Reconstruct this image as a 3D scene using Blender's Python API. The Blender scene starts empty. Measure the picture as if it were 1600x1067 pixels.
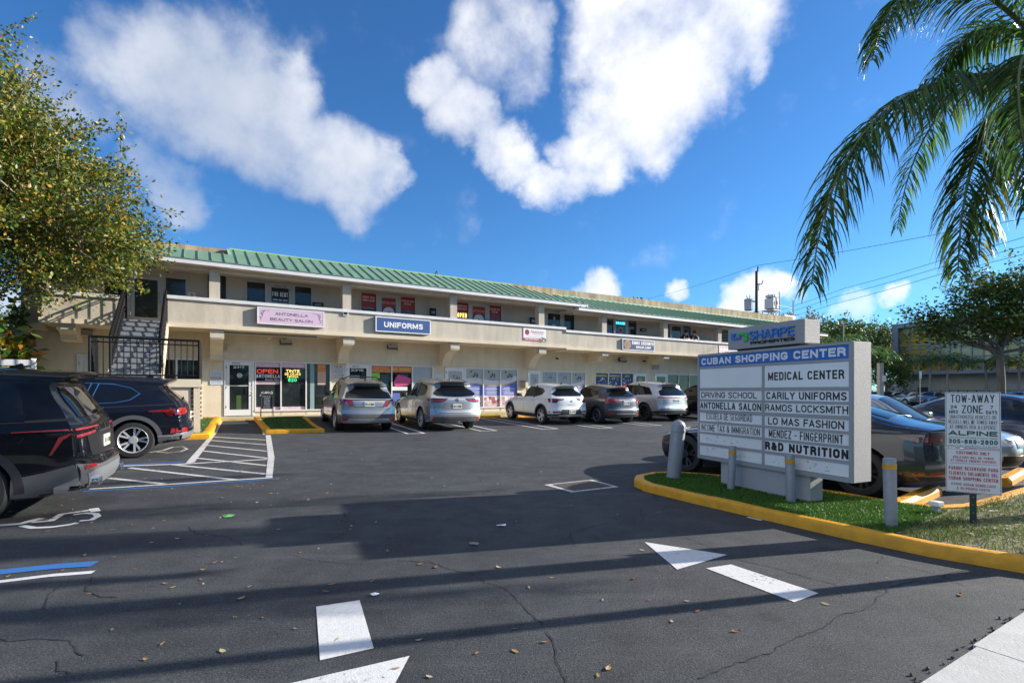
import bpy, bmesh, math, random
import numpy as np
from mathutils import Vector, Matrix, Euler
from mathutils.bvhtree import BVHTree
from mathutils.geometry import delaunay_2d_cdt

SC = bpy.context.scene
COL = SC.collection
R = math.radians
random.seed(7)

# ------------------------------------------------------------------ camera, light, exposure
EYE = 1.53
cam_d = bpy.data.cameras.new('camera')
cam_d.lens = 18.0
cam_d.sensor_width = 36.0
cam_d.shift_y = 0.0484
cam_d.clip_end = 3000
cam_d.clip_start = 0.05
cam = bpy.data.objects.new('camera', cam_d)
COL.objects.link(cam)
cam.location = (0, 0, EYE)
cam.rotation_euler = (R(90), 0, 0)
SC.camera = cam

SUN_TO = Vector((2.52, 0.625, 1.0)).normalized()
sun_d = bpy.data.lights.new('sun', 'SUN')
sun_d.energy = 4.9
sun_d.angle = R(0.53)
sun_d.color = (1.0, 0.925, 0.82)
sun = bpy.data.objects.new('sun', sun_d)
COL.objects.link(sun)
sun.rotation_euler = (-SUN_TO).to_track_quat('-Z', 'Y').to_euler()
sun.location = (30, 10, 30)

SC.view_settings.view_transform = 'Standard'
SC.view_settings.look = 'None'
SC.view_settings.exposure = 0.98
SC.view_settings.gamma = 1.0


def nd(nt, kind, **kw):
    n = nt.nodes.new(kind)
    for k, v in kw.items():
        if k in n.inputs:
            n.inputs[k].default_value = v
        else:
            setattr(n, k, v)
    return n


def make_world():
    w = bpy.data.worlds.new('World')
    SC.world = w
    w.use_nodes = True
    nt = w.node_tree
    nt.nodes.clear()
    L = nt.links.new
    out = nt.nodes.new('ShaderNodeOutputWorld')
    bg = nt.nodes.new('ShaderNodeBackground')
    bg.inputs['Strength'].default_value = 0.14
    L(bg.outputs[0], out.inputs['Surface'])
    sky = nt.nodes.new('ShaderNodeTexSky')
    sky.sky_type = 'NISHITA'
    sky.sun_disc = False
    sky.sun_elevation = math.asin(SUN_TO.z)
    sky.sun_rotation = math.atan2(SUN_TO.x, SUN_TO.y)
    sky.air_density = 1.0
    sky.dust_density = 0.3
    sky.ozone_density = 2.2
    # polarised, deep blue
    tint = nd(nt, 'ShaderNodeMix', data_type='RGBA', blend_type='MULTIPLY')
    tint.inputs[0].default_value = 1.0
    tint.inputs[7].default_value = (0.215, 0.445, 0.68, 1)
    L(sky.outputs[0], tint.inputs[6])
    tc = nt.nodes.new('ShaderNodeTexCoord')
    vec = tc.outputs['Generated']
    for sca, amp, det in ((3.2, .16, 3.0), (11.0, .085, 6.0), (30.0, .018, 3.0)):
        n1 = nd(nt, 'ShaderNodeTexNoise', Scale=sca, Detail=det, Roughness=0.6)
        L(tc.outputs['Generated'], n1.inputs['Vector'])
        sub = nd(nt, 'ShaderNodeVectorMath', operation='SUBTRACT')
        sub.inputs[1].default_value = (.5, .5, .5)
        L(n1.outputs['Color'], sub.inputs[0])
        scl = nd(nt, 'ShaderNodeVectorMath', operation='SCALE')
        scl.inputs['Scale'].default_value = amp
        L(sub.outputs[0], scl.inputs[0])
        add = nd(nt, 'ShaderNodeVectorMath', operation='ADD')
        L(vec, add.inputs[0])
        L(scl.outputs[0], add.inputs[1])
        vec = add.outputs[0]
    nrm = nd(nt, 'ShaderNodeVectorMath', operation='NORMALIZE')
    L(vec, nrm.inputs[0])
    # cloud masses: direction (as tangent of azimuth / elevation) and radius
    masses = [(190, 45, 60), (240, 75, 70), (300, 105, 78), (360, 130, 82), (410, 165, 80), (440, 215, 66), (500, 250, 62),
              (555, 280, 52), (600, 277, 34), (455, 135, 44), (285, 265, 40), (308, 312, 32), (255, 225, 42), (95, 120, 50),
              (770, 15, 66), (762, 80, 66), (808, 110, 50), (692, 140, 40), (732, 185, 44), (775, 228, 38), (815, 258, 34),
              (850, 290, 28), (835, 50, 34), (960, 15, 66), (1040, 30, 84), (1115, 20, 78), (1000, 100, 74), (1060, 120, 64),
              (965, 170, 58), (1010, 188, 52), (935, 228, 46), (930, 262, 40), (885, 285, 32), (1138, 70, 44),
              (1000, -80, 110), (1120, -80, 100), (800, -90, 60), (1063, 458, 20), (1212, 464, 30), (1170, 476, 24),
              (1247, 462, 22), (940, 459, 26), (905, 461, 14), (15, 480, 34), (1345, 500, 22), (1395, 480, 16),
              (-500, 300, 200), (2300, 350, 200)]
    field = None
    thin = ((770, 15), (762, 80), (808, 110), (835, 50), (285, 265), (308, 312), (255, 225), (95, 120), (1098, 352), (1345, 500), (1395, 480), (190, 45), (905, 461))
    masses = [(Vector(((px - 800) / 800, 1, (611 - py) / 800)), rad / 800, .74 if (px, py) in thin else 1.0) for px, py, rad in masses]
    masses += [(Vector(v), q, 1.0) for v, q in (((-.8, -.8, .9), .36), ((1.1, -.7, 1.0), .36), ((.1, -.5, 1.6), .45), ((-1, -.6, .6), .34), ((-.2, .2, 1.6), .36), ((1.2, -.5, .7), .30), ((-.9, .1, 1.1), .34), ((-.7, -1, .3), .12), ((-.9, -.9, .5), .15))]  # clouds behind and overhead, out of view, added as fill light
    for d, rad, wt in masses:
        ang = rad / d.length * 0.92
        d.normalize()
        dp = nd(nt, 'ShaderNodeVectorMath', operation='DOT_PRODUCT')
        dp.inputs[1].default_value = d
        L(nrm.outputs[0], dp.inputs[0])
        mr = nd(nt, 'ShaderNodeMapRange', interpolation_type='SMOOTHSTEP')
        mr.inputs['From Min'].default_value = math.cos(ang * 1.85)
        mr.inputs['From Max'].default_value = math.cos(ang * 0.1)
        mr.inputs['To Max'].default_value = wt
        L(dp.outputs['Value'], mr.inputs['Value'])
        if field is None:
            field = mr.outputs[0]
        else:
            mx = nd(nt, 'ShaderNodeMath', operation='SMOOTH_MAX')
            mx.inputs[2].default_value = 0.15
            L(field, mx.inputs[0])
            L(mr.outputs[0], mx.inputs[1])
            field = mx.outputs[0]
    n2 = nd(nt, 'ShaderNodeTexNoise', Scale=10.0, Detail=9.0, Roughness=0.58)
    L(tc.outputs['Generated'], n2.inputs['Vector'])
    nn = nd(nt, 'ShaderNodeMath', operation='MULTIPLY_ADD')
    nn.inputs[1].default_value = 1.5
    nn.inputs[2].default_value = -0.75
    L(n2.outputs['Fac'], nn.inputs[0])
    sm = nd(nt, 'ShaderNodeMath', operation='ADD')
    L(field, sm.inputs[0])
    L(nn.outputs[0], sm.inputs[1])
    den = nd(nt, 'ShaderNodeMapRange', interpolation_type='SMOOTHSTEP')
    den.inputs['From Min'].default_value = 0.20
    den.inputs['From Max'].default_value = 1.28
    L(sm.outputs[0], den.inputs['Value'])
    # sunward clouds whiter, others greyer, soft mottling
    n3 = nd(nt, 'ShaderNodeTexNoise', Scale=4.5, Detail=5.0, Roughness=0.5)
    L(tc.outputs['Generated'], n3.inputs['Vector'])
    sd = nd(nt, 'ShaderNodeVectorMath', operation='DOT_PRODUCT')
    sd.inputs[1].default_value = SUN_TO
    L(tc.outputs['Generated'], sd.inputs[0])
    sdm = nd(nt, 'ShaderNodeMapRange')
    sdm.inputs['From Min'].default_value = 0.0
    sdm.inputs['From Max'].default_value = 0.75
    L(sd.outputs['Value'], sdm.inputs['Value'])
    mm = nd(nt, 'ShaderNodeMath', operation='MULTIPLY_ADD')
    mm.inputs[1].default_value = 0.9
    L(n3.outputs['Fac'], mm.inputs[0])
    L(sdm.outputs[0], mm.inputs[2])
    cr = nt.nodes.new('ShaderNodeValToRGB')
    cr.color_ramp.elements[0].position = 0.35
    cr.color_ramp.elements[0].color = (2.2, 2.45, 2.95, 1)
    cr.color_ramp.elements[1].position = 1.05
    cr.color_ramp.elements[1].color = (4.3, 4.3, 4.4, 1)
    L(mm.outputs[0], cr.inputs[0])
    sx = nt.nodes.new('ShaderNodeSeparateXYZ')
    L(tc.outputs['Generated'], sx.inputs[0])
    bk = nd(nt, 'ShaderNodeMapRange')
    bk.inputs['From Min'].default_value = -.05
    bk.inputs['From Max'].default_value = -.45
    L(sx.outputs['Y'], bk.inputs['Value'])
    wh = nd(nt, 'ShaderNodeMix', data_type='RGBA')
    wh.inputs[7].default_value = (6.2, 6.1, 6.0, 1)  # added clouds behind the view brightened further for fill
    L(bk.outputs[0], wh.inputs[0])
    L(cr.outputs[0], wh.inputs[6])
    mix = nd(nt, 'ShaderNodeMix', data_type='RGBA')
    dm = nd(nt, 'ShaderNodeMath', operation='MULTIPLY')
    dm.inputs[1].default_value = 0.96
    L(den.outputs[0], dm.inputs[0])
    L(dm.outputs[0], mix.inputs[0])
    L(tint.outputs[2], mix.inputs[6])
    L(wh.outputs[2], mix.inputs[7])
    L(mix.outputs[2], bg.inputs['Color'])


make_world()

# ------------------------------------------------------------------ site frame: t runs along the shop front, n runs into it
TD = (0.8517, 0.5240)
ND = (-0.5240, 0.8517)
ANG = math.atan2(TD[1], TD[0])


def B(t, n, z=0.0):
    return Vector((TD[0] * t + ND[0] * n, TD[1] * t + ND[1] * n, z))


def TN(x, y):
    return (TD[0] * x + TD[1] * y, ND[0] * x + ND[1] * y)


def gz(x, y):
    """height of the tarmac: flat by the street, rising gently towards the shops"""
    t, n = TN(x, y)
    k = max(0.0, n - 8.5)
    if n < 10.5:
        k = 0.0 if n < 6.5 else (n - 6.5) ** 2 / 8.0
    k = min(k, 16.0)
    if -3.5 < t < 5.8 and n > 17.6:   # ramp up to the salon door
        r = min(1, (n - 17.6) / 3.2)
        w = min(1, (t + 3.5) / 1.5, (5.8 - t) / 1.3)
        k += 4.6 * r * r * (3 - 2 * r) * w * w * (3 - 2 * w)
    f = max(0, 1 - .0087 * (max(t, -30) - 1.4)) * (1 if t < 42 else max(0, 1 - (t - 42) / 15))
    return .0275 * k * f


def at(px, py):
    """where a survey sight line meets the tarmac"""
    u = (px - 800) / 800
    v = (611 - py) / 800
    z = 0
    for i in range(80):
        s = (EYE - z) / (-v)
        z = .5 * z + .5 * gz(u * s, s)
    return (u * s, s, z)


def fac(px, py, n=22.64):
    """survey sight line to a plane parallel to the shop front -> (t, z)"""
    u = (px - 800) / 800
    s = n / (ND[0] * u + ND[1])
    return (s * (TD[0] * u + TD[1]), EYE + (611 - py) / 800 * s)


# ------------------------------------------------------------------ mesh helpers
class MB:
    def __init__(self):
        self.v = []
        self.f = []
        self.m = []

    def quad(self, a, b, c, d, mi=0):
        i = len(self.v)
        self.v += [tuple(a), tuple(b), tuple(c), tuple(d)]
        self.f.append((i, i + 1, i + 2, i + 3))
        self.m.append(mi)

    def add(self, vs, fs, mi=0):
        i = len(self.v)
        self.v += [tuple(p) for p in vs]
        for f in fs:
            self.f.append(tuple(i + k for k in f))
            self.m.append(mi)

    def box(self, x0, x1, y0, y1, z0, z1, mi=0, mat=None):
        vs = [Vector(p) for p in ((x0, y0, z0), (x1, y0, z0), (x1, y1, z0), (x0, y1, z0), (x0, y0, z1), (x1, y0, z1), (x1, y1, z1), (x0, y1, z1))]
        if mat is not None:
            vs = [mat @ p for p in vs]
        self.add(vs, [(3, 2, 1, 0), (4, 5, 6, 7), (0, 1, 5, 4), (1, 2, 6, 5), (2, 3, 7, 6), (3, 0, 4, 7)], mi)
        return self

    def bbox(self, x0, x1, y0, y1, z0, z1, b=.01, mi=0, mat=None):
        """box with chamfered edges"""
        bm = bmesh.new()
        vs = [bm.verts.new(p) for p in ((x0, y0, z0), (x1, y0, z0), (x1, y1, z0), (x0, y1, z0), (x0, y0, z1), (x1, y0, z1), (x1, y1, z1), (x0, y1, z1))]
        for f in [(3, 2, 1, 0), (4, 5, 6, 7), (0, 1, 5, 4), (1, 2, 6, 5), (2, 3, 7, 6), (3, 0, 4, 7)]:
            bm.faces.new([vs[k] for k in f])
        bmesh.ops.bevel(bm, geom=list(bm.edges), offset=b, segments=2, affect='EDGES', profile=.5)
        bm.verts.index_update()
        vv = [mat @ v.co if mat is not None else v.co for v in bm.verts]
        self.add(vv, [[v.index for v in f.verts] for f in bm.faces], mi)
        bm.free()
        return self

    def cyl(self, p0, p1, r0, r1=None, n=12, mi=0, caps=True):
        r1 = r0 if r1 is None else r1
        p0 = Vector(p0)
        p1 = Vector(p1)
        d = (p1 - p0).normalized()
        a = d.orthogonal().normalized()
        b = d.cross(a)
        vs = []
        for (p, r) in ((p0, r0), (p1, r1)):
            for k in range(n):
                q = 2 * math.pi * k / n
                vs.append(p + (a * math.cos(q) + b * math.sin(q)) * r)
        fs = [(k, (k + 1) % n, n + (k + 1) % n, n + k) for k in range(n)]
        if caps:
            fs += [tuple(range(n - 1, -1, -1)), tuple(range(n, 2 * n))]
        self.add(vs, fs, mi)
        return self

    def tube(self, pts, r, n=8, mi=0, caps=True):
        pts = [Vector(p) for p in pts]
        rs = r if isinstance(r, (list, tuple)) else [r] * len(pts)
        vs = []
        a = None
        for i, p in enumerate(pts):
            d = (pts[min(i + 1, len(pts) - 1)] - pts[max(i - 1, 0)]).normalized()
            if a is None:
                a = d.orthogonal().normalized()
            a = (a - d * a.dot(d))
            if a.length < 1e-5:
                a = d.orthogonal()
            a.normalize()
            b = d.cross(a)
            for k in range(n):
                q = 2 * math.pi * k / n
                vs.append(p + (a * math.cos(q) + b * math.sin(q)) * rs[i])
        fs = []
        for i in range(len(pts) - 1):
            for k in range(n):
                fs.append((i * n + k, i * n + (k + 1) % n, (i + 1) * n + (k + 1) % n, (i + 1) * n + k))
        if caps:
            fs += [tuple(range(n - 1, -1, -1)), tuple(range((len(pts) - 1) * n, len(pts) * n))]
        self.add(vs, fs, mi)
        return self

    def lathe(self, prof, c=(0, 0, 0), n=24, axis='z', mi=0, caps=True):
        """prof: (radius, height) pairs"""
        vs = []
        for (r, h) in prof:
            for k in range(n):
                q = 2 * math.pi * k / n
                x, y = r * math.cos(q), r * math.sin(q)
                p = (x, y, h) if axis == 'z' else ((h, x, y) if axis == 'x' else (y, h, x))
                vs.append((p[0] + c[0], p[1] + c[1], p[2] + c[2]))
        fs = []
        for i in range(len(prof) - 1):
            for k in range(n):
                fs.append((i * n + k, i * n + (k + 1) % n, (i + 1) * n + (k + 1) % n, (i + 1) * n + k))
        m = len(prof) - 1
        if abs(prof[0][0] - prof[-1][0]) < 1e-6 and len(prof) > 3:   # closed ring
            fs += [(m * n + k, m * n + (k + 1) % n, (k + 1) % n, k) for k in range(n)]
        elif caps:
            fs.append(tuple(range(n - 1, -1, -1)))
            fs.append(tuple(range(m * n, len(prof) * n)))
        self.add(vs, fs, mi)
        return self

    def prism(self, poly, fn0, fn1, mi=0):
        """poly: 2-D points; fn0/fn1 map them to the two end faces"""
        n = len(poly)
        vs = [fn0(p) for p in poly] + [fn1(p) for p in poly]
        fs = [tuple(range(n - 1, -1, -1)), tuple(range(n, 2 * n))] + [(k, (k + 1) % n, n + (k + 1) % n, n + k) for k in range(n)]
        self.add(vs, fs, mi)
        return self

    def build(self, name, mats, parent=None, smooth=None, loc=None, rot=None):
        me = bpy.data.meshes.new(name)
        me.from_pydata(self.v, [], self.f)
        mats = mats if isinstance(mats, (list, tuple)) else [mats]
        for m in mats:
            me.materials.append(m)
        if len(mats) > 1:
            me.polygons.foreach_set('material_index', self.m)
        bm = bmesh.new()
        bm.from_mesh(me)
        bmesh.ops.recalc_face_normals(bm, faces=bm.faces)
        bm.to_mesh(me)
        bm.free()
        if smooth is not None:
            me.polygons.foreach_set('use_smooth', [True] * len(me.polygons))
            if smooth:
                me.set_sharp_from_angle(angle=R(smooth))
        me.update()
        o = bpy.data.objects.new(name, me)
        COL.objects.link(o)
        if parent is not None:
            o.parent = parent
        if loc is not None:
            o.location = loc
        if rot is not None:
            o.rotation_euler = rot
        return o


def thing(name, label, cat, loc=(0, 0, 0), rot=(0, 0, 0), group=None):
    o = bpy.data.objects.new(name, None)
    o.empty_display_size = .2
    COL.objects.link(o)
    o.location = loc
    o.rotation_euler = rot
    tag(o, label, cat, group)
    return o


def tag(o, label=None, cat=None, group=None, kind=None):
    if label:
        o['label'] = label
    if cat:
        o['category'] = cat
    if group:
        o['group'] = group
    if kind:
        o['kind'] = kind
    return o


def copy_tree(o, parent=None):
    c = o.copy()
    COL.objects.link(c)
    if parent is not None:
        c.parent = parent
    for ch in list(o.children):
        copy_tree(ch, c)
    return c


_tc = {}


def text_geo(s, bold=0.0, shear=0.0, spacing=1.0):
    key = (s, bold, shear, spacing)
    if key in _tc:
        return _tc[key]
    c = bpy.data.curves.new('lettering', 'FONT')
    c.body = s
    c.offset = bold
    c.shear = shear
    c.space_character = spacing
    c.resolution_u = 2
    o = bpy.data.objects.new('lettering', c)
    COL.objects.link(o)
    dg = bpy.context.evaluated_depsgraph_get()
    dg.update()
    me = bpy.data.meshes.new_from_object(o.evaluated_get(dg))
    vs = np.array([v.co[:2] for v in me.vertices]) if len(me.vertices) else np.zeros((1, 2))
    fs = [tuple(p.vertices) for p in me.polygons]
    bpy.data.objects.remove(o)
    bpy.data.curves.remove(c)
    bpy.data.meshes.remove(me)
    lo, hi = vs.min(0), vs.max(0)
    vs = (vs - lo) / np.maximum(hi - lo, 1e-6)
    _tc[key] = (vs, fs, (hi - lo))
    return _tc[key]


# block capitals drawn as strokes: glyph -> (relative width, strokes on a unit box)
def _arc(cx, cy, rx, ry, a0, a1, n=7):
    return [(cx + rx * math.cos(R(a0 + (a1 - a0) * k / n)), cy + ry * math.sin(R(a0 + (a1 - a0) * k / n))) for k in range(n + 1)]


_O = _arc(.5, .72, .5, .28, 0, 180) + _arc(.5, .28, .5, .28, 180, 360) + [(1, .72)]
GLY = {
    'A': (1.05, [[(0, 0), (.5, 1), (1, 0)], [(.2, .28), (.8, .28)]]),
    'B': (1, [[(0, 0), (0, 1)], [(0, 1), (.6, 1)] + _arc(.6, .76, .36, .24, 90, -90, 5) + [(0, .52)], [(.5, .52), (.62, .52)] + _arc(.62, .26, .38, .26, 90, -90, 5) + [(0, 0)]]),
    'C': (1, [_arc(.5, .72, .5, .28, 34, 180) + _arc(.5, .28, .5, .28, 180, 326)]),
    'D': (1, [[(0, 0), (0, 1)], [(0, 1), (.5, 1)] + _arc(.5, .70, .5, .30, 90, 0, 5) + _arc(.5, .30, .5, .30, 0, -90, 5) + [(0, 0)]]),
    'E': (.88, [[(0, 0), (0, 1)], [(0, 1), (1, 1)], [(0, .52), (.85, .52)], [(0, 0), (1, 0)]]),
    'F': (.84, [[(0, 0), (0, 1)], [(0, 1), (1, 1)], [(0, .50), (.85, .50)]]),
    'G': (1.03, [_arc(.5, .72, .5, .28, 34, 180) + _arc(.5, .28, .5, .28, 180, 350) + [(1, .46), (.58, .46)]]),
    'H': (1, [[(0, 0), (0, 1)], [(1, 0), (1, 1)], [(0, .51), (1, .51)]]),
    'I': (.0, [[(.5, 0), (.5, 1)]]),
    'J': (.85, [[(1, 1), (1, .28)] + _arc(.5, .28, .5, .28, 0, -175)]),
    'K': (1.02, [[(0, 0), (0, 1)], [(1, 1), (.05, .40)], [(.32, .58), (1, 0)]]),
    'L': (.84, [[(0, 1), (0, 0)], [(0, 0), (1, 0)]]),
    'M': (1.28, [[(0, 0), (0, 1)], [(0, 1), (.5, .15)], [(.5, .15), (1, 1)], [(1, 1), (1, 0)]]),
    'N': (1.04, [[(0, 0), (0, 1)], [(0, 1), (1, 0)], [(1, 0), (1, 1)]]),
    'O': (1.04, [_O]),
    'P': (.96, [[(0, 0), (0, 1)], [(0, 1), (.6, 1)] + _arc(.6, .73, .4, .27, 90, -90, 5) + [(0, .46)]]),
    'Q': (1.04, [_O, [(.55, .25), (1, -.02)]]),
    'R': (1, [[(0, 0), (0, 1)], [(0, 1), (.6, 1)] + _arc(.6, .75, .38, .25, 90, -90, 5) + [(0, .50)], [(.5, .5), (.75, .42), (.92, .25), (1, 0)]]),
    'S': (.98, [_arc(.5, .76, .48, .24, 30, 200, 6) + [(.25, .60), (.75, .44)] + _arc(.5, .25, .5, .25, 30, -152, 7)]),
    'T': (.94, [[(.5, 0), (.5, 1)], [(0, 1), (1, 1)]]),
    'U': (1, [[(0, 1), (0, .28)] + _arc(.5, .28, .5, .28, 180, 360) + [(1, 1)]]),
    'V': (1.02, [[(0, 1), (.5, 0)], [(.5, 0), (1, 1)]]),
    'W': (1.42, [[(0, 1), (.25, 0)], [(.25, 0), (.5, .9)], [(.5, .9), (.75, 0)], [(.75, 0), (1, 1)]]),
    'X': (1.02, [[(0, 0), (1, 1)], [(0, 1), (1, 0)]]),
    'Y': (1.02, [[(0, 1), (.5, .45)], [(1, 1), (.5, .45)], [(.5, .45), (.5, 0)]]),
    'Z': (.94, [[(0, 1), (1, 1)], [(1, 1), (0, 0)], [(0, 0), (1, 0)]]),
    '0': (.92, [_O]),
    '1': (.5, [[(.8, 0), (.8, 1)], [(.8, 1), (0, .78)]]),
    '2': (.9, [_arc(.5, .72, .5, .28, 170, -20, 7) + [(0, 0)], [(0, 0), (1, 0)]]),
    '3': (.9, [_arc(.48, .76, .46, .24, 165, -80, 7), _arc(.48, .26, .52, .26, 85, -165, 7)]),
    '4': (.95, [[(.75, 0), (.75, 1)], [(.75, 1), (0, .28)], [(0, .28), (1, .28)]]),
    '5': (.9, [[(.9, 1), (.12, 1), (.06, .52)], [(.06, .52)] + _arc(.48, .32, .52, .32, 110, -165, 8)]),
    '6': (.92, [_arc(.5, .72, .5, .28, 20, 180, 5) + _arc(.5, .29, .5, .29, 180, 360, 6) + _arc(.5, .29, .5, .29, 0, 175, 5)]),
    '7': (.88, [[(0, 1), (1, 1)], [(1, 1), (.35, 0)]]),
    '8': (.92, [_arc(.5, .76, .46, .24, -90, 270, 10), _arc(.5, .26, .5, .26, 90, 450, 10)]),
    '9': (.92, [_arc(.5, .28, .5, .28, 200, 360, 5) + _arc(.5, .71, .5, .29, 0, 180, 6) + _arc(.5, .71, .5, .29, 180, 355, 5)]),
    '-': (.42, [[(0, .45), (1, .45)]]), '.': (.0, [[(.5, 0), (.5, .02)]]), ',': (.0, [[(.5, .02), (.5, -.08)]]), ' ': (.30, []),
    '(': (.3, [_arc(1, .5, 1, .6, 125, 235, 5)]), ')': (.3, [_arc(0, .5, 1, .6, 55, -55, 5)]),
    '$': (.95, [[(.97, .74)] + _arc(.5, .74, .48, .22, 5, 200, 6) + [(.25, .58), (.75, .44)] + _arc(.5, .27, .5, .23, 30, -185, 7), [(.5, -.06), (.5, 1.06)]]),
    '&': (1.1, [[(1, 0), (.2, .72)] + _arc(.42, .80, .26, .20, 200, -10, 6) + [(.55, .60), (.05, .36)] + _arc(.40, .24, .40, .24, 150, 330, 6) + [(1, .50)]]),
}
_blk = {}


def block_text(s, asp, t, gap):
    """union of thick strokes for a line of capitals asp times as wide as high; t: stroke thickness"""
    key = (s, round(asp, 2), t, gap)
    if key in _blk:
        return _blk[key]
    base = sum(GLY.get(c, GLY['O'])[0] for c in s)
    nI = len(s)
    fixed = nI * t + (nI - 1) * gap
    k = (asp - fixed) / max(base, .01)
    if k < .16:   # very condensed: thin the strokes
        f = asp / (fixed + base * .26)
        t, gap = t * min(1, f), gap * min(1, f)
        fixed = nI * t + (nI - 1) * gap
        k = (asp - fixed) / max(base, .01)
    V, F = [], []
    x = 0
    for c in s:
        w, strokes = GLY.get(c, GLY['O'])
        gw = w * k
        allv, allf = [], []
        for st in strokes:
            pts = [Vector((t / 2 + p[0] * gw, t / 2 + p[1] * (1 - t))) for p in st]
            if w == 0:
                pts = [Vector((t / 2, t / 2 + p[1] * (1 - t))) for p in st]
            for i in range(len(pts) - 1):
                a, b = pts[i], pts[i + 1]
                d = b - a
                if d.length < 1e-5:
                    continue
                d.normalize()
                n = Vector((-d.y, d.x)) * t / 2
                smooth_ = len(pts) > 4
                ea = t / 2 if (i == 0 or not smooth_) else t * .18
                eb = t / 2 if (i == len(pts) - 2 or not smooth_) else t * .18
                poly = [a - d * ea + n, b + d * eb + n, b + d * eb - n, a - d * ea - n]
                # clip to the letter box
                for (ax, lim, sg_) in ((0, 0, 1), (0, gw + t, -1), (1, 0, 1), (1, 1, -1)):
                    if c in ',$(Q)' and ax == 1:
                        continue
                    out = []
                    for j in range(len(poly)):
                        p, q = poly[j], poly[(j + 1) % len(poly)]
                        dp, dq = (p[ax] - lim) * sg_, (q[ax] - lim) * sg_
                        if dp >= -1e-9:
                            out.append(p)
                        if (dp > 0) != (dq > 0) and abs(dp - dq) > 1e-9:
                            out.append(p.lerp(q, dp / (dp - dq)))
                    poly = out
                    if len(poly) < 3:
                        break
                if len(poly) >= 3:
                    i0 = len(allv)
                    allv += poly
                    allf.append(list(range(i0, i0 + len(poly)))[::-1])
        if allv:
            r = delaunay_2d_cdt(allv, [], allf, 1, 1e-4)
            i0 = len(V)
            V += [(v.x + x, v.y) for v in r[0]]
            F += [tuple(i0 + q for q in f) for f, src in zip(r[2], r[5]) if len(src)]
        x += gw + t + gap
    _blk[key] = (V, F)
    return _blk[key]


def put_text(mb, s, cx, cz, w, h, y=0.0, bold=0.01, shear=0.0, spacing=1.0, mi=0, mat=None):
    """letters standing in the local x-z plane at depth y, centred on (cx, cz), filling w x h"""
    if s.upper() == s:
        vs, fs = block_text(s, w / h, .13 + 2.2 * bold, .10 * spacing + bold)
        pts = [Vector((cx - w / 2 + p[0] * h + shear * p[1] * h, y, cz + (p[1] - .5) * h)) for p in vs]
    else:
        vs, fs, dim = text_geo(s, min(bold, .02), shear, spacing)
        pts = [Vector((cx + (p[0] - .5) * w, y, cz + (p[1] - .5) * h)) for p in vs]
    if mat is not None:
        pts = [mat @ p for p in pts]
    mb.add(pts, fs, mi)


# ------------------------------------------------------------------ materials
_mats = {}


def mat(name, col, rough=.6, metal=0.0, spec=.5, coat=0.0, var=0.0, vs=3.0, bump=0.0, bs=40.0, detail=4.0, emit=None, es=1.0, stretch=None, fleck=None):
    """plain surface with optional colour mottling (var at scale vs) and fine bump"""
    if name in _mats:
        return _mats[name]
    m = bpy.data.materials.new(name)
    m.use_nodes = True
    nt = m.node_tree
    b = nt.nodes['Principled BSDF']
    b.inputs['Base Color'].default_value = (*col, 1)
    b.inputs['Roughness'].default_value = rough
    b.inputs['Metallic'].default_value = metal
    b.inputs['Specular IOR Level'].default_value = spec
    b.inputs['Coat Weight'].default_value = coat
    b.inputs['Coat Roughness'].default_value = .03
    L = nt.links.new
    if var or bump:
        tc = nt.nodes.new('ShaderNodeTexCoord')
        vec = tc.outputs['Object']
        if stretch:
            mp = nt.nodes.new('ShaderNodeMapping')
            mp.inputs['Scale'].default_value = stretch
            L(vec, mp.inputs['Vector'])
            vec = mp.outputs[0]
    if var:
        n = nd(nt, 'ShaderNodeTexNoise', Scale=vs, Detail=detail, Roughness=.6)
        L(vec, n.inputs['Vector'])
        r = nt.nodes.new('ShaderNodeValToRGB')
        r.color_ramp.elements[0].position = .3
        r.color_ramp.elements[1].position = .7
        r.color_ramp.elements[0].color = (*[max(0, c * (1 - var)) for c in col], 1)
        r.color_ramp.elements[1].color = (*[min(1, c * (1 + var)) for c in col], 1)
        if fleck:
            e = r.color_ramp.elements.new(.76)
            e.color = (*fleck, 1)
        L(n.outputs['Fac'], r.inputs[0])
        L(r.outputs[0], b.inputs['Base Color'])
        mr = nd(nt, 'ShaderNodeMapRange')
        mr.inputs['To Min'].default_value = max(0, rough * .85)
        mr.inputs['To Max'].default_value = min(1, rough * 1.15)
        L(n.outputs['Fac'], mr.inputs['Value'])
        L(mr.outputs[0], b.inputs['Roughness'])
    if bump:
        n = nd(nt, 'ShaderNodeTexNoise', Scale=bs, Detail=6.0, Roughness=.65)
        L(vec, n.inputs['Vector'])
        bp = nt.nodes.new('ShaderNodeBump')
        bp.inputs['Strength'].default_value = min(1.0, bump)
        bp.inputs['Distance'].default_value = .02
        L(n.outputs['Fac'], bp.inputs['Height'])
        L(bp.outputs[0], b.inputs['Normal'])
    if emit:
        b.inputs['Emission Color'].default_value = (*emit, 1)
        b.inputs['Emission Strength'].default_value = es
    _mats[name] = m
    return m


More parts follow.
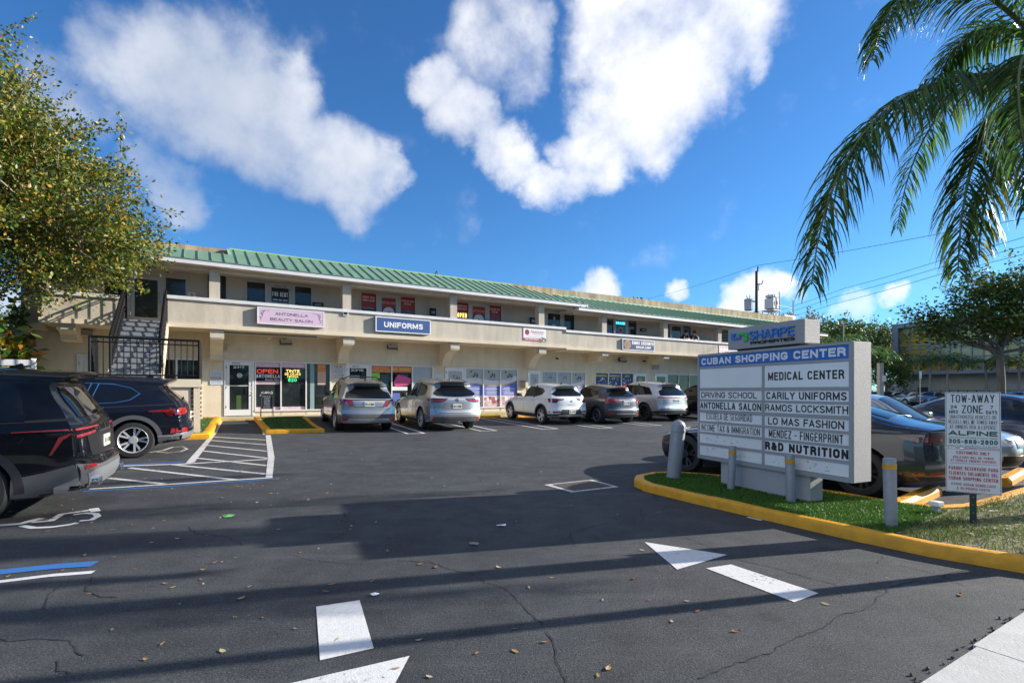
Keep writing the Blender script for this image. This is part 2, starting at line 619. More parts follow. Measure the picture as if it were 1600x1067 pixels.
def leaf_mat(name, cols, rough=.5, trans=.25):
    """one of several colours per leaf, some light passing through"""
    m = bpy.data.materials.new(name)
    m.use_nodes = True
    nt = m.node_tree
    nt.nodes.clear()
    L = nt.links.new
    out = nt.nodes.new('ShaderNodeOutputMaterial')
    g = nt.nodes.new('ShaderNodeNewGeometry')
    r = nt.nodes.new('ShaderNodeValToRGB')
    r.color_ramp.interpolation = 'LINEAR'
    while len(r.color_ramp.elements) < len(cols):
        r.color_ramp.elements.new(.5)
    for i, (p, c) in enumerate(cols):
        r.color_ramp.elements[i].position = p
        r.color_ramp.elements[i].color = (*c, 1)
    L(g.outputs['Random Per Island'], r.inputs[0])
    b = nt.nodes.new('ShaderNodeBsdfPrincipled')
    b.inputs['Roughness'].default_value = rough
    b.inputs['Specular IOR Level'].default_value = .4
    L(r.outputs[0], b.inputs['Base Color'])
    t = nt.nodes.new('ShaderNodeBsdfTranslucent')
    L(r.outputs[0], t.inputs['Color'])
    mx = nt.nodes.new('ShaderNodeMixShader')
    mx.inputs[0].default_value = trans
    L(b.outputs[0], mx.inputs[1])
    L(t.outputs[0], mx.inputs[2])
    L(mx.outputs[0], out.inputs['Surface'])
    return m


M_white = mat('white painted metal', (.74, .74, .73), .45, var=.05, vs=5)
M_black = mat('black painted metal', (.012, .012, .014), .4)
M_rail = mat('black railing paint', (.007, .007, .008), .6, spec=.15)
M_rubber = mat('tyre rubber', (.022, .022, .023), .75, var=.2, vs=12)
M_glassdark = mat('dark window glass', (.010, .012, .014), .02, spec=.8)
M_chrome = mat('chrome', (.75, .76, .78), .12, metal=1.0)
M_alu = mat('cast alloy', (.62, .63, .65), .30, metal=.45)
M_yellow = mat('yellow kerb paint', (.70, .325, .008), .55, var=.16, vs=7, bump=.4, bs=30, detail=9, fleck=(.20, .14, .06))
M_conc = mat('concrete', (.40, .385, .355), .85, var=.12, vs=6, bump=.3, bs=60)
M_grey = mat('grey painted metal', (.20, .21, .225), .5, var=.05, vs=4)
M_letters_black = mat('black lettering', (.018, .017, .016), .55)
M_letters_white = mat('white lettering', (.78, .78, .78), .5)
M_letters_red = mat('red lettering', (.42, .045, .05), .5)
M_letters_green = mat('green lettering', (.015, .085, .06), .5)
M_panel_white = mat('white acrylic panel', (.66, .66, .66), .35, var=.05, vs=2.5)
# ------------------------------------------------------------------ ground
def asphalt_mat():
    m = bpy.data.materials.new('tarmac')
    m.use_nodes = True
    nt = m.node_tree
    L = nt.links.new
    b = nt.nodes['Principled BSDF']
    tc = nt.nodes.new('ShaderNodeTexCoord')
    V = tc.outputs['Object']

    def noise(s, d=5.0, r=.6):
        n = nd(nt, 'ShaderNodeTexNoise', Scale=s, Detail=d, Roughness=r)
        L(V, n.inputs['Vector'])
        return n.outputs['Fac']

    def ramp(src, p0, c0, p1, c1):
        r = nt.nodes.new('ShaderNodeValToRGB')
        r.color_ramp.elements[0].position = p0
        r.color_ramp.elements[0].color = (*c0, 1)
        r.color_ramp.elements[1].position = p1
        r.color_ramp.elements[1].color = (*c1, 1)
        L(src, r.inputs[0])
        return r.outputs[0]

    def mul(a, c, f=1.0, bt='MULTIPLY'):
        x = nd(nt, 'ShaderNodeMix', data_type='RGBA', blend_type=bt)
        x.inputs[0].default_value = f
        L(a, x.inputs[6])
        L(c, x.inputs[7])
        return x.outputs[2]
    big = ramp(noise(.22, 4), .3, (.033, .0365, .041), .72, (.063, .068, .074))
    med = ramp(noise(2.4, 6, .7), .30, (.66, .66, .67), .70, (1.30, 1.29, 1.28))
    fine = ramp(noise(70, 4, .7), .34, (.36, .36, .37), .68, (1.85, 1.84, 1.83))
    c = mul(mul(big, med), fine)
    # pale stone flecks
    vo = nd(nt, 'ShaderNodeTexVoronoi', Scale=95.0)
    L(V, vo.inputs['Vector'])
    fl = ramp(vo.outputs['Distance'], .14, (1, 1, 1), .24, (0, 0, 0))
    sel = ramp(noise(38, 2), .50, (0, 0, 0), .62, (1, 1, 1))
    fm = mul(fl, sel)
    x = nd(nt, 'ShaderNodeMix', data_type='RGBA')
    L(fm, x.inputs[0])
    L(c, x.inputs[6])
    x.inputs[7].default_value = (.26, .26, .255, 1)
    # dusty scuffs along the driving lane
    mp = nt.nodes.new('ShaderNodeMapping')
    mp.inputs['Rotation'].default_value = (0, 0, -.45)
    mp.inputs['Scale'].default_value = (.35, 2.2, 1)
    L(V, mp.inputs['Vector'])
    ns = nd(nt, 'ShaderNodeTexNoise', Scale=1.3, Detail=6.0, Roughness=.65)
    L(mp.outputs[0], ns.inputs['Vector'])
    sc = ramp(ns.outputs['Fac'], .55, (0, 0, 0), .8, (.55, .55, .55))
    y = nd(nt, 'ShaderNodeMix', data_type='RGBA')
    L(sc, y.inputs[0])
    L(x.outputs[2], y.inputs[6])
    y.inputs[7].default_value = (.115, .114, .112, 1)
    # oil drips and old spills
    no = nd(nt, 'ShaderNodeTexNoise', Scale=.9, Detail=7.0, Roughness=.7)
    L(V, no.inputs['Vector'])
    oil = ramp(no.outputs['Fac'], .60, (1, 1, 1), .72, (.55, .55, .56))
    L(mul(y.outputs[2], oil), b.inputs['Base Color'])
    b.inputs['Roughness'].default_value = .76
    b.inputs['Specular IOR Level'].default_value = .30
    bp = nt.nodes.new('ShaderNodeBump')
    bp.inputs['Strength'].default_value = .8
    bp.inputs['Distance'].default_value = .014
    nb = nd(nt, 'ShaderNodeTexNoise', Scale=110.0, Detail=4.0, Roughness=.7)
    L(V, nb.inputs['Vector'])
    L(nb.outputs['Fac'], bp.inputs['Height'])
    L(bp.outputs[0], b.inputs['Normal'])
    return m


def paint_mat(name, col, wear=.42):
    m = bpy.data.materials.new(name)
    m.use_nodes = True
    nt = m.node_tree
    L = nt.links.new
    b = nt.nodes['Principled BSDF']
    tc = nt.nodes.new('ShaderNodeTexCoord')
    n = nd(nt, 'ShaderNodeTexNoise', Scale=24.0, Detail=8.0, Roughness=.75)
    L(tc.outputs['Object'], n.inputs['Vector'])
    n2 = nd(nt, 'ShaderNodeTexNoise', Scale=2.0, Detail=3.0)
    L(tc.outputs['Object'], n2.inputs['Vector'])
    ma = nd(nt, 'ShaderNodeMath', operation='MULTIPLY_ADD')
    ma.inputs[1].default_value = .35
    L(n2.outputs['Fac'], ma.inputs[0])
    L(n.outputs['Fac'], ma.inputs[2])
    r = nt.nodes.new('ShaderNodeValToRGB')
    e = r.color_ramp.elements
    e[0].position = wear
    e[0].color = (.06, .06, .06, 1)
    e[1].position = wear + .035
    e[1].color = (*[c * .82 for c in col], 1)
    q = e.new(wear + .35)
    q.color = (*col, 1)
    L(ma.outputs[0], r.inputs[0])
    L(r.outputs[0], b.inputs['Base Color'])
    b.inputs['Roughness'].default_value = .7
    bp = nt.nodes.new('ShaderNodeBump')
    bp.inputs['Strength'].default_value = .4
    bp.inputs['Distance'].default_value = .008
    nb = nd(nt, 'ShaderNodeTexNoise', Scale=90.0, Detail=3.0)
    L(tc.outputs['Object'], nb.inputs['Vector'])
    L(nb.outputs['Fac'], bp.inputs['Height'])
    L(bp.outputs[0], b.inputs['Normal'])
    return m


M_tarmac = asphalt_mat()
M_pwhite = paint_mat('white road paint', (.66, .66, .65), .51)
M_pwhite2 = paint_mat('worn white road paint', (.60, .58, .55), .55)
M_pblue = paint_mat('blue road paint', (.03, .15, .42), .50)
M_turf = mat('artificial turf backing', (.020, .060, .010), .9, var=.3, vs=14)
M_soil = mat('dry soil and litter', (.16, .15, .075), .95, var=.45, vs=9, bump=.6, bs=35, fleck=(.42, .37, .28))
M_side = mat('pavement concrete', (.46, .455, .44), .85, var=.16, vs=3.5, bump=.35, bs=70)
M_walk = mat('shop walkway concrete', (.42, .385, .30), .8, var=.12, vs=2.5, bump=.2, bs=50)


def axis_steps(a, b, lo, hi, fine, far):
    v = list(np.arange(lo, hi + fine * .5, fine))
    x, s = hi, fine
    while x < b:
        s *= 1.6
        x = min(b, x + s)
        v.append(x)
    x, s = lo, fine
    while x > a:
        s *= 1.6
        x = max(a, x - s)
        v.insert(0, x)
    return v


def ground_sheet():
    ts = axis_steps(-1500, 1800, -30, 60, .5, 80)
    ns = axis_steps(-1500, 1800, -4, 30, .5, 80)
    mb = MB()
    vs = []
    for n in ns:
        for t in ts:
            p = B(t, n)
            vs.append((p.x, p.y, gz(p.x, p.y)))
    w = len(ts)
    fs = [(j * w + i, j * w + i + 1, (j + 1) * w + i + 1, (j + 1) * w + i) for j in range(len(ns) - 1) for i in range(w - 1)]
    mb.add(vs, fs)
    o = mb.build('parking_lot', M_tarmac, smooth=60)
    tag(o, kind='structure')
    return o


lot = ground_sheet()


def drape(polys, name, m, h=.004, zfn=None, step=.45, parent=None):
    """flat painted shapes laid on the tarmac; polys: lists of (x, y) world points"""
    zf = zfn or gz
    mb = MB()
    for poly in polys:
        pts = []
        for i, p in enumerate(poly):
            q = poly[(i + 1) % len(poly)]
            d = math.hypot(q[0] - p[0], q[1] - p[1])
            k = max(1, int(d / step))
            for j in range(k):
                pts.append((p[0] + (q[0] - p[0]) * j / k, p[1] + (q[1] - p[1]) * j / k))
        nb = len(pts)
        edges = [(i, (i + 1) % nb) for i in range(nb)]
        xs = [p[0] for p in pts]
        ys = [p[1] for p in pts]
        inner = []
        if max(xs) - min(xs) > 1.2 and max(ys) - min(ys) > 1.2:
            for gx in np.arange(min(xs), max(xs), step):
                for gy in np.arange(min(ys), max(ys), step):
                    inner.append((gx, gy))
        r = delaunay_2d_cdt([Vector(p) for p in pts + inner], edges, [], 1, 1e-5)
        mb.add([(v.x, v.y, zf(v.x, v.y) + h) for v in r[0]], [tuple(f) for f in r[2]])
    o = mb.build(name, m, parent)
    return o


def stroke(pts, w):
    """polyline (world x, y) to a band polygon"""
    L_, R_ = [], []
    ws = w if isinstance(w, (list, tuple)) else [w] * len(pts)
    for i, p in enumerate(pts):
        a = pts[max(0, i - 1)]
        b = pts[min(len(pts) - 1, i + 1)]
        d = Vector((b[0] - a[0], b[1] - a[1])).normalized()
        nrm = Vector((-d.y, d.x)) * ws[i] / 2
        L_.append((p[0] + nrm.x, p[1] + nrm.y))
        R_.append((p[0] - nrm.x, p[1] - nrm.y))
    return L_ + R_[::-1]


def P(*pp):
    return [at(*p)[:2] for p in pp]


def mark(name, polys, m, h=.004):
    o = drape(polys, name, m, h)
    tag(o, kind='structure')
    o.parent = lot
    return o


# arrows of the entrance lane
mark('lane_arrow', [P((1007, 847), (1058, 890), (1136, 867)), P((1103, 888), (1142, 882), (1279, 927), (1241, 941))], M_pwhite)
mark('lane_arrow', [P((494, 948), (562, 938), (584, 1013), (500, 1032)), P((640, 1025), (598, 1105), (380, 1085))], M_pwhite)
# hatched access aisle
hatch = []
for a, b in (((332, 682.5), (417, 687.5)), ((328, 688), (417, 695)), ((321, 695.5), (418, 705)), ((313.5, 704), (419, 716)), ((305, 715.5), (418, 727.5)),
             ((270, 726), (415, 740.5)), ((202, 731), (372, 750)), ((170, 747), (256, 756))):
    hatch.append(stroke(P(a, b), .09))
mark('access_aisle_hatching', hatch, M_pwhite2)
mark('access_aisle_line', [P((346, 656), (349.8, 656), (304, 722.5), (288, 726)),
                           P((415, 680), (418.7, 715), (415, 746), (425.5, 746), (428.9, 715), (423, 680)),
                           P((409.5, 656), (412.2, 656), (414, 679), (410.5, 679)),
                           stroke(P((150, 737), (172, 729), (290, 725), (417, 718)), .11),
                           stroke(P((140, 764.5), (256, 757.5), (426, 746.5)), .08)], M_pwhite2, .007)
mark('accessible_bay_line', [stroke(P((130, 768), (256, 760.5), (430, 748.3)), .07), stroke(P((180, 727.5), (235, 724.5), (288, 721.5)), .10),
                             stroke(P((-160, 905), (0, 894), (88, 885), (148, 881)), .15)], M_pblue, .005)
mark('bay_line', [stroke(P((-160, 920), (0, 909), (80, 899), (146, 894)), .075)], M_pwhite)


def sym(z, ox, oy):
    return lambda *pp: P(*[(ox + x / z, oy + y / z) for x, y in pp])


q = sym(4.105, 0, 570)
mark('accessible_symbol', [stroke(q((-140, 1047), (0, 1030), (130, 1020), (205, 1000), (272, 984)), .10),
                           stroke(q((205, 1010), (325, 1001), (395, 958), (605, 929)), .085), stroke(q((600, 921), (615, 942)), .10),
                           stroke(q((140, 1032), (215, 1046), (330, 1041), (440, 1026), (495, 1014)), .07),
                           stroke(q((512, 1001), (585, 995), (628, 972), (612, 955), (545, 951), (470, 962)), .07)], M_pwhite)
q = sym(4.0, 120, 640)
mark('accessible_symbol', [stroke(q((455, 268), (540, 255), (600, 234), (672, 230)), .075), stroke(q((500, 264), (570, 270), (650, 262), (690, 246), (668, 236)), .06)], M_pwhite2)

# hairpin bay dividers in front of the shops
hair = []
for (pa, pb) in (((637.5, 677.8), (663.5, 677.3)), ((752, 673.5), (776, 673)), ((849.4, 670.7), (872, 670)), ((939.4, 669.4), (957, 668.4)), ((1012, 665.3), (1034, 664.7)), ((1110, 661), (1128, 660.5))):
    a, b = at(*pa)[:2], at(*pb)[:2]
    d = Vector((math.cos(R(118)), math.sin(R(118))))
    ta, na = TN(*a)
    ln = (20.6 - na) / d.dot(Vector(ND))
    a2 = (a[0] + d.x * ln, a[1] + d.y * ln)
    b2 = (b[0] + d.x * ln, b[1] + d.y * ln)
    hair += [stroke([a, a2], .085), stroke([b, b2], .085), stroke([a, b], .085)]
for i in range(0, len(hair), 3):
    mark('hairpin_bay_line', hair[i:i + 2], M_pwhite)
    mark('hairpin_bay_line', hair[i + 2:i + 3], M_pwhite, .007)
mark('crossing_stripe', [stroke(P((1168, 808), (1190, 813)), .05)], M_pwhite)

# cracks
rc = random.Random(3)


def crack(pts, z, ox, oy, w):
    pp = [(ox + x / z, oy + y / z) for x, y in pts]
    w0 = [at(*p)[:2] for p in pp]
    out = []
    for i in range(len(w0) - 1):
        a, b = w0[i], w0[i + 1]
        k = max(2, int(math.hypot(b[0] - a[0], b[1] - a[1]) / .05))
        for j in range(k):
            f = j / k
            out.append((a[0] + (b[0] - a[0]) * f + rc.uniform(-.014, .014), a[1] + (b[1] - a[1]) * f + rc.uniform(-.014, .014)))
    out.append(w0[-1])
    ws = [w * .8 * rc.uniform(.3, 1.3) for _ in out]
    mb = MB()
    s = stroke(out, ws)
    n = len(out)
    vs = [(x, y, gz(x, y) + .0035) for x, y in s]
    fs = [(i, i + 1, 2 * n - 2 - i, 2 * n - 1 - i) for i in range(n - 1)]
    mb.add(vs, fs)
    return mb


M_crack = mat('crack filler', (.017, .017, .018), .95)
CR = [([(150, 440), (280, 445), (330, 465), (430, 490), (500, 525), (570, 545), (620, 600), (660, 640), (700, 670), (735, 715), (760, 760), (770, 820), (800, 880), (812, 918)], 2.5, 560, 700, .011),
      ([(280, 300), (360, 330), (430, 370), (520, 395), (640, 420), (760, 460), (880, 485), (1045, 515)], 2.5, 960, 720, .011),
      ([(1370, 425), (1290, 445), (1280, 470), (1170, 470), (1090, 490), (1050, 520), (1000, 570), (930, 590), (850, 620), (800, 660), (700, 695), (600, 750), (480, 790), (330, 850)], 2.5, 960, 720, .014),
      ([(1110, 405), (1250, 440), (1370, 490)], 2.5, 960, 720, .009), ([(105, 180), (104, 205), (112, 232)], 2.5, 960, 720, .012), ([(1030, 400), (1048, 375)], 2.5, 960, 720, .01),
      ([(670, 200), (730, 205), (770, 235), (880, 245), (950, 280)], 2.5, 0, 740, .014), ([(250, 430), (190, 480), (175, 530)], 2.5, 0, 740, .012),
      ([(360, 400), (345, 455), (375, 480), (460, 485)], 2.5, 0, 740, .012), ([(1115, 310), (1220, 340), (1420, 355)], 2.5, 0, 740, .009),
      ([(0, 640), (30, 652), (180, 645), (270, 655), (330, 712)], 2.5, 0, 740, .012), ([(210, 735), (225, 770), (270, 783)], 2.5, 0, 740, .011),
      ([(1340, 150), (1375, 200), (1345, 235), (1290, 260)], 2.5, 0, 740, .012), ([(720, 390), (780, 405), (850, 380), (820, 340), (900, 310), (980, 290)], 2.5, 560, 700, .012),
      ([(1130, 160), (1160, 190), (1165, 215)], 2.5, 560, 700, .012)]
cmb = MB()
for c in CR:
    m_ = crack(*c)
    cmb.add(m_.v, m_.f)
o = cmb.build('tarmac_crack', M_crack, lot)
o['kind'] = 'structure'

# ------------------------------------------------------------------ kerbs, islands, walkway, pavement
def kerb(name, pts_tn, w=.16, h=.14, inward=1, m=None, parent=None, zb=None, closed=False, lower_end=0):
    """kerb swept along (t, n) points; width goes to the left of the path when inward = 1"""
    n = len(pts_tn)
    prof = [(0, -.25), (0, .75), (.12, .94), (.25, 1.0), (.8, 1.0), (1.0, .93), (1.0, -.25)]
    vs, fs = [], []
    P2 = [Vector(p) for p in pts_tn]
    dense = []
    rng = range(n if closed else n - 1)
    for i in rng:
        a, b = P2[i], P2[(i + 1) % n]
        k = max(1, int((b - a).length / .5))
        for j in range(k):
            dense.append(a.lerp(b, j / k))
    if not closed:
        dense.append(P2[-1])
    n = len(dense)
    for i, p in enumerate(dense):
        a = dense[(i - 1) % n] if (closed or i > 0) else dense[0]
        b = dense[(i + 1) % n] if (closed or i < n - 1) else dense[-1]
        d = (b - a).normalized()
        nr = Vector((-d.y, d.x)) * inward
        hh = h
        if lower_end and i < lower_end:
            hh = h * (.25 + .75 * i / lower_end)
        hh *= 1 + .04 * math.sin(i * 2.3)
        for (o_, z) in prof:
            q_ = p + nr * (o_ * w)
            wp = B(q_.x, q_.y)
            vs.append((wp.x, wp.y, gz(wp.x, wp.y) + z * hh))
    m_ = len(prof)
    rr = range(n if closed else n - 1)
    for i in rr:
        for k in range(m_ - 1):
            a = i * m_ + k
            b = ((i + 1) % n) * m_ + k
            fs.append((a, a + 1, b + 1, b))
    mb = MB()
    mb.add(vs, fs)
    if not closed:
        mb.f.append(tuple(range(m_)))
        mb.m.append(0)
        mb.f.append(tuple(range((n - 1) * m_, n * m_))[::-1])
        mb.m.append(0)
    return mb.build(name, m or M_yellow, parent, smooth=50)


isl = [(6.15, .95), (5.92, 1.4), (5.76, 2.0), (5.72, 2.6), (5.74, 3.6), (5.76, 4.7), (5.82, 5.6), (5.98, 5.98), (6.3, 6.27), (6.75, 6.34), (7.15, 6.18), (7.45, 5.8), (7.62, 5.2), (7.68, 4.2),
       (7.66, 3.1), (7.78, 2.68), (8.15, 2.52), (9, 2.5)] + [(t, 2.5) for t in range(12, 47, 3)]
k1 = kerb('entrance_kerb', isl, h=.125, inward=-1)
tag(k1, kind='structure')


def sheet(name, tn_poly, h, m, step=.6):
    return drape([[tuple(B(*p)[:2]) for p in tn_poly]], name, m, h, step=step)


turf_poly = [(5.83, 2.35), (5.84, 3.6), (5.86, 4.7), (5.96, 5.5), (6.1, 5.88), (6.36, 6.12), (6.73, 6.19), (7.07, 6.05), (7.33, 5.7), (7.47, 5.15), (7.58, 4.2), (7.56, 3.1), (7.63, 2.62), (7.55, 2.45)]
tag(sheet('turf_base', turf_poly, .115, M_turf), kind='structure')
park_poly = [(6.2, .98), (5.98, 1.42), (5.83, 2.0), (5.80, 2.36), (7.6, 2.6), (8.15, 2.44), (46, 2.42), (46, .98)]
tag(sheet('parkway_soil', park_poly, .10, M_soil, 1.0), kind='structure')

# pavement along the street, in slabs
pv = MB()
for k in range(-12, 34):
    t0, t1 = k * 1.52 + .9, (k + 1) * 1.52 + .888
    for (n0, n1) in ((-1.2, -.03), (-.02, 1.15)):
        j = .012 * math.sin(k * 5.1)
        vs = [B(t0, n0), B(t1, n0), B(t1, n1 + j), B(t0, n1 - j)]
        pv.add([(v.x, v.y, .02) for v in vs] + [(v.x, v.y, -.1) for v in vs], [(0, 1, 2, 3), (0, 1, 5, 4), (1, 2, 6, 5), (2, 3, 7, 6), (3, 0, 4, 7)])
tag(pv.build('pavement', M_side), kind='structure')

# crumbled tarmac edge against the pavement
eg = MB()
re_ = random.Random(5)
for k in range(80):
    t = re_.uniform(2.5, 7)
    p = B(t, 1.15 + abs(re_.gauss(0, .035)))
    s = re_.uniform(.003, .009)
    a = Matrix.Translation((p.x, p.y, .004 + s * .4)) @ Euler((re_.random() * 3, re_.random() * 3, re_.random() * 6)).to_matrix().to_4x4()
    eg.box(-s, s, -s * .8, s * .8, -s * .6, s * .6, mat=a)
tag(eg.build('tarmac_crumbs', mat('tarmac crumb', (.06, .06, .062), .9)), kind='stuff')


def zbase(t):
    return .555 - .0038 * (t - .9)


# raised walkway along the shop fronts
wk = MB()
T0, T1 = -6.5, 41.5
seg = [T0 + (T1 - T0) * i / 32 for i in range(33)]
for i in range(32):
    a, b = seg[i], seg[i + 1]
    g0, g1 = [min(gz(*B(t, 20.95)[:2]), zbase(t) - .05) - .2 for t in (a, b)]
    vs = [B(a, 21.06, zbase(a)), B(b, 21.06, zbase(b)), B(b, 22.75, zbase(b)), B(a, 22.75, zbase(a)), B(a, 21.06, g0), B(b, 21.06, g1)]
    wk.add(vs, [(0, 1, 2, 3), (4, 5, 1, 0)])
tag(wk.build('shop_walkway', M_walk), kind='structure')
kb = MB()
for i in range(32):
    a, b = seg[i], seg[i + 1]
    vs = [B(a, 20.9, zbase(a) - .012), B(b, 20.9, zbase(b) - .012), B(b, 21.057, zbase(b) - .004), B(a, 21.057, zbase(a) - .004), B(a, 20.88, zbase(a) - .6), B(b, 20.88, zbase(b) - .6)]
    kb.add(vs, [(0, 1, 2, 3), (4, 5, 1, 0)])
tag(kb.build('walkway_kerb', mat('faded yellow kerb', (.55, .40, .13), .7, var=.25, vs=3)), kind='structure')


def px_tn(px, py, z=0.0):
    u = (px - 800) / 800
    s = (EYE - z) * 800 / (py - 611)
    return TN(u * s, s)


def island_bed(name, corners, h=.13, w=.17):
    """kerbed rectangle with turf, corners in (t, n) going round"""
    k = kerb(name, corners, w=w, h=h, inward=1, closed=True)
    tag(k, kind='structure')
    c = Vector((sum(p[0] for p in corners) / len(corners), sum(p[1] for p in corners) / len(corners)))
    inn = [tuple(c + (Vector(p) - c) * (1 - (w - .01) / max(.3, (Vector(p) - c).length))) for p in corners]
    b = sheet('turf_base', inn, h - .02, M_turf)
    tag(b, kind='structure')
    return inn


bedR = [TN(*at(416, 678)[:2]), TN(*at(507, 676)[:2]), (0, 0), (0, 0)]
bedR[2] = (bedR[1][0] + .10, 20.83)
bedR[3] = (bedR[0][0] - .02, 20.83)
bed_in = island_bed('planting_bed_kerb', bedR)
tl = TN(*at(327, 686)[:2])
bedL = [(tl[0] - 1.5, tl[1] + .1), tl, (TN(*at(345, 657)[:2])[0], 20.83), (tl[0] - 1.5, 20.83)]
bedL_in = island_bed('planting_bed_kerb', bedL, h=.16, w=.22)

# storm drain with a painted surround
dr = [at(850, 757.5)[:2], at(893, 769.5)[:2], at(967, 761)[:2], at(925, 749.5)[:2]]
dc = Vector((sum(p[0] for p in dr) / 4, sum(p[1] for p in dr) / 4))
inn = [dc + (Vector(p) - dc) * .76 for p in dr]
mark('drain_surround', [[dr[i], dr[(i + 1) % 4], tuple(inn[(i + 1) % 4]), tuple(inn[i])] for i in range(4)], M_pwhite2, .005)
gr = thing('storm_drain', 'rusty iron storm drain grate inside a white painted square on the tarmac', 'drain', (dc.x, dc.y, 0))
gm = MB()
e1, e2 = inn[1] - inn[0], inn[3] - inn[0]
for i in range(15):
    a = inn[0] + e1 * (i / 14.0) - dc
    b = a + e2
    d = e1.normalized() * .018
    gm.add([(a.x - d.x, a.y - d.y, .012), (a.x + d.x, a.y + d.y, .012), (b.x + d.x, b.y + d.y, .012), (b.x - d.x, b.y - d.y, .012)], [(0, 1, 2, 3)])
for i in range(4):
    a = inn[0] + e2 * (i / 3.0) - dc
    b = a + e1
    d = e2.normalized() * .02
    gm.add([(a.x - d.x, a.y - d.y, .008), (a.x + d.x, a.y + d.y, .008), (b.x + d.x, b.y + d.y, .008), (b.x - d.x, b.y - d.y, .008)], [(0, 1, 2, 3)])
gm.build('grate', mat('rusty iron', (.085, .070, .060), .8, var=.4, vs=20), gr)
pm = MB()
pm.add([(*(p - dc), .005) for p in inn], [(0, 1, 2, 3)])  # flat black sheet, painted as the shade under the grate
pm.build('pit', mat('painted drain shade', (.004, .004, .004), .9), gr)


# grass blades, litter
def blades(name, polys_tn, count, hmin, hmax, m, z0, w=.006, seed=1, bend=.5, dens=None):
    rg = np.random.RandomState(seed)
    pts = []
    from mathutils.geometry import intersect_point_tri_2d  # noqa
    poly = np.array(polys_tn)

    def inside(x, y):
        c = False
        j = len(poly) - 1
        for i in range(len(poly)):
            if (poly[i][1] > y) != (poly[j][1] > y) and x < (poly[j][0] - poly[i][0]) * (y - poly[i][1]) / (poly[j][1] - poly[i][1]) + poly[i][0]:
                c = not c
            j = i
        return c
    lo, hi = poly.min(0), poly.max(0)
    vs, fs = [], []
    n = 0
    tries = 0
    while n < count and tries < count * 6:
        tries += 1
        t, q = rg.uniform(lo[0], hi[0]), rg.uniform(lo[1], hi[1])
        if not inside(t, q) or (dens and rg.rand() > dens(t, q)):
            continue
        p = B(t, q)
        zz = gz(p.x, p.y) + z0
        a = rg.uniform(0, 6.283)
        h = rg.uniform(hmin, hmax)
        dx, dy = math.cos(a) * w, math.sin(a) * w
        b_ = rg.uniform(-1, 1, 2) * h * bend
        i = len(vs)
        vs += [(p.x - dx, p.y - dy, zz), (p.x + dx, p.y + dy, zz), (p.x + b_[0] * .4 + dx * .6, p.y + b_[1] * .4 + dy * .6, zz + h * .6), (p.x + b_[0] * .4 - dx * .6, p.y + b_[1] * .4 - dy * .6, zz + h * .6), (p.x + b_[0], p.y + b_[1], zz + h)]
        fs += [(i, i + 1, i + 2, i + 3), (i + 3, i + 2, i + 4)]
        n += 1
    mb = MB()
    mb.v, mb.f, mb.m = vs, fs, [0] * len(fs)
    me = bpy.data.meshes.new(name)
    me.from_pydata(vs, [], fs)
    me.materials.append(m)
    o = bpy.data.objects.new(name, me)
    COL.objects.link(o)
    tag(o, kind='stuff')
    return o


M_blade_t = leaf_mat('artificial grass', [(0, (.045, .12, .012)), (.6, (.085, .20, .020)), (1, (.12, .24, .04))], .5, .2)
M_blade_n = leaf_mat('parkway grass', [(0, (.06, .12, .02)), (.6, (.13, .21, .04)), (.8, (.24, .25, .08)), (1, (.36, .30, .16))], .7, .2)
o = blades('artificial_turf', turf_poly, 30000, .018, .034, M_blade_t, .115, w=.005, seed=2)
o['label'] = 'short bright green artificial turf around the foot of the shop directory sign'
o['category'] = 'turf'
blades('artificial_turf', bed_in, 6000, .02, .035, M_blade_t, .11, w=.006, seed=3)
blades('artificial_turf', bedL_in, 4000, .02, .035, M_blade_t, .14, w=.006, seed=4)


def patchy(t, n):
    return .25 + .75 * max(0, math.sin(t * 2.1 + 1.3 * math.sin(n * 4)) * math.sin(n * 3.3 + t) + .35)


near_park = [(6.2, 1.05), (5.95, 2.0), (5.93, 2.33), (7.55, 2.42), (13, 2.32), (13, 1.05)]
blades('grass', near_park, 15000, .02, .075, M_blade_n, .10, w=.004, seed=5, bend=.9, dens=patchy)
blades('grass', [(13, 1.05), (13, 2.3), (40, 2.3), (40, 1.05)], 9000, .03, .09, M_blade_n, .10, w=.012, seed=6, bend=.9)


def litter(name, spots, m, smin, smax, seed, zf):
    rg = random.Random(seed)
    mb = MB()
    for (x, y) in spots:
        s = rg.uniform(smin, smax)
        a = rg.uniform(0, 6.28)
        c, sn = math.cos(a), math.sin(a)
        z = zf(x, y)
        k = rg.uniform(.3, .5)
        cu = rg.uniform(.05, .35) * s
        tilt = rg.uniform(-.15, .15)
        loc = [(-s, 0, cu * .6), (-.3 * s, -k * s, .1 * cu), (.5 * s, -k * s * .8, .15 * cu), (s, 0, cu), (.5 * s, k * s * .8, .3 * cu + tilt * s), (-.3 * s, k * s, .3 * cu + tilt * s)]
        mid = [(-.3 * s, 0, 0), (.5 * s, 0, .1 * cu)]
        vs = [(x + p[0] * c - p[1] * sn, y + p[0] * sn + p[1] * c, z + .006 + max(0, p[2])) for p in loc + mid]
        mb.add(vs, [(0, 1, 6), (1, 2, 7, 6), (2, 3, 7), (3, 4, 7), (4, 5, 6, 7), (5, 0, 6)])
    o = mb.build(name, m)
    tag(o, kind='stuff')
    return o


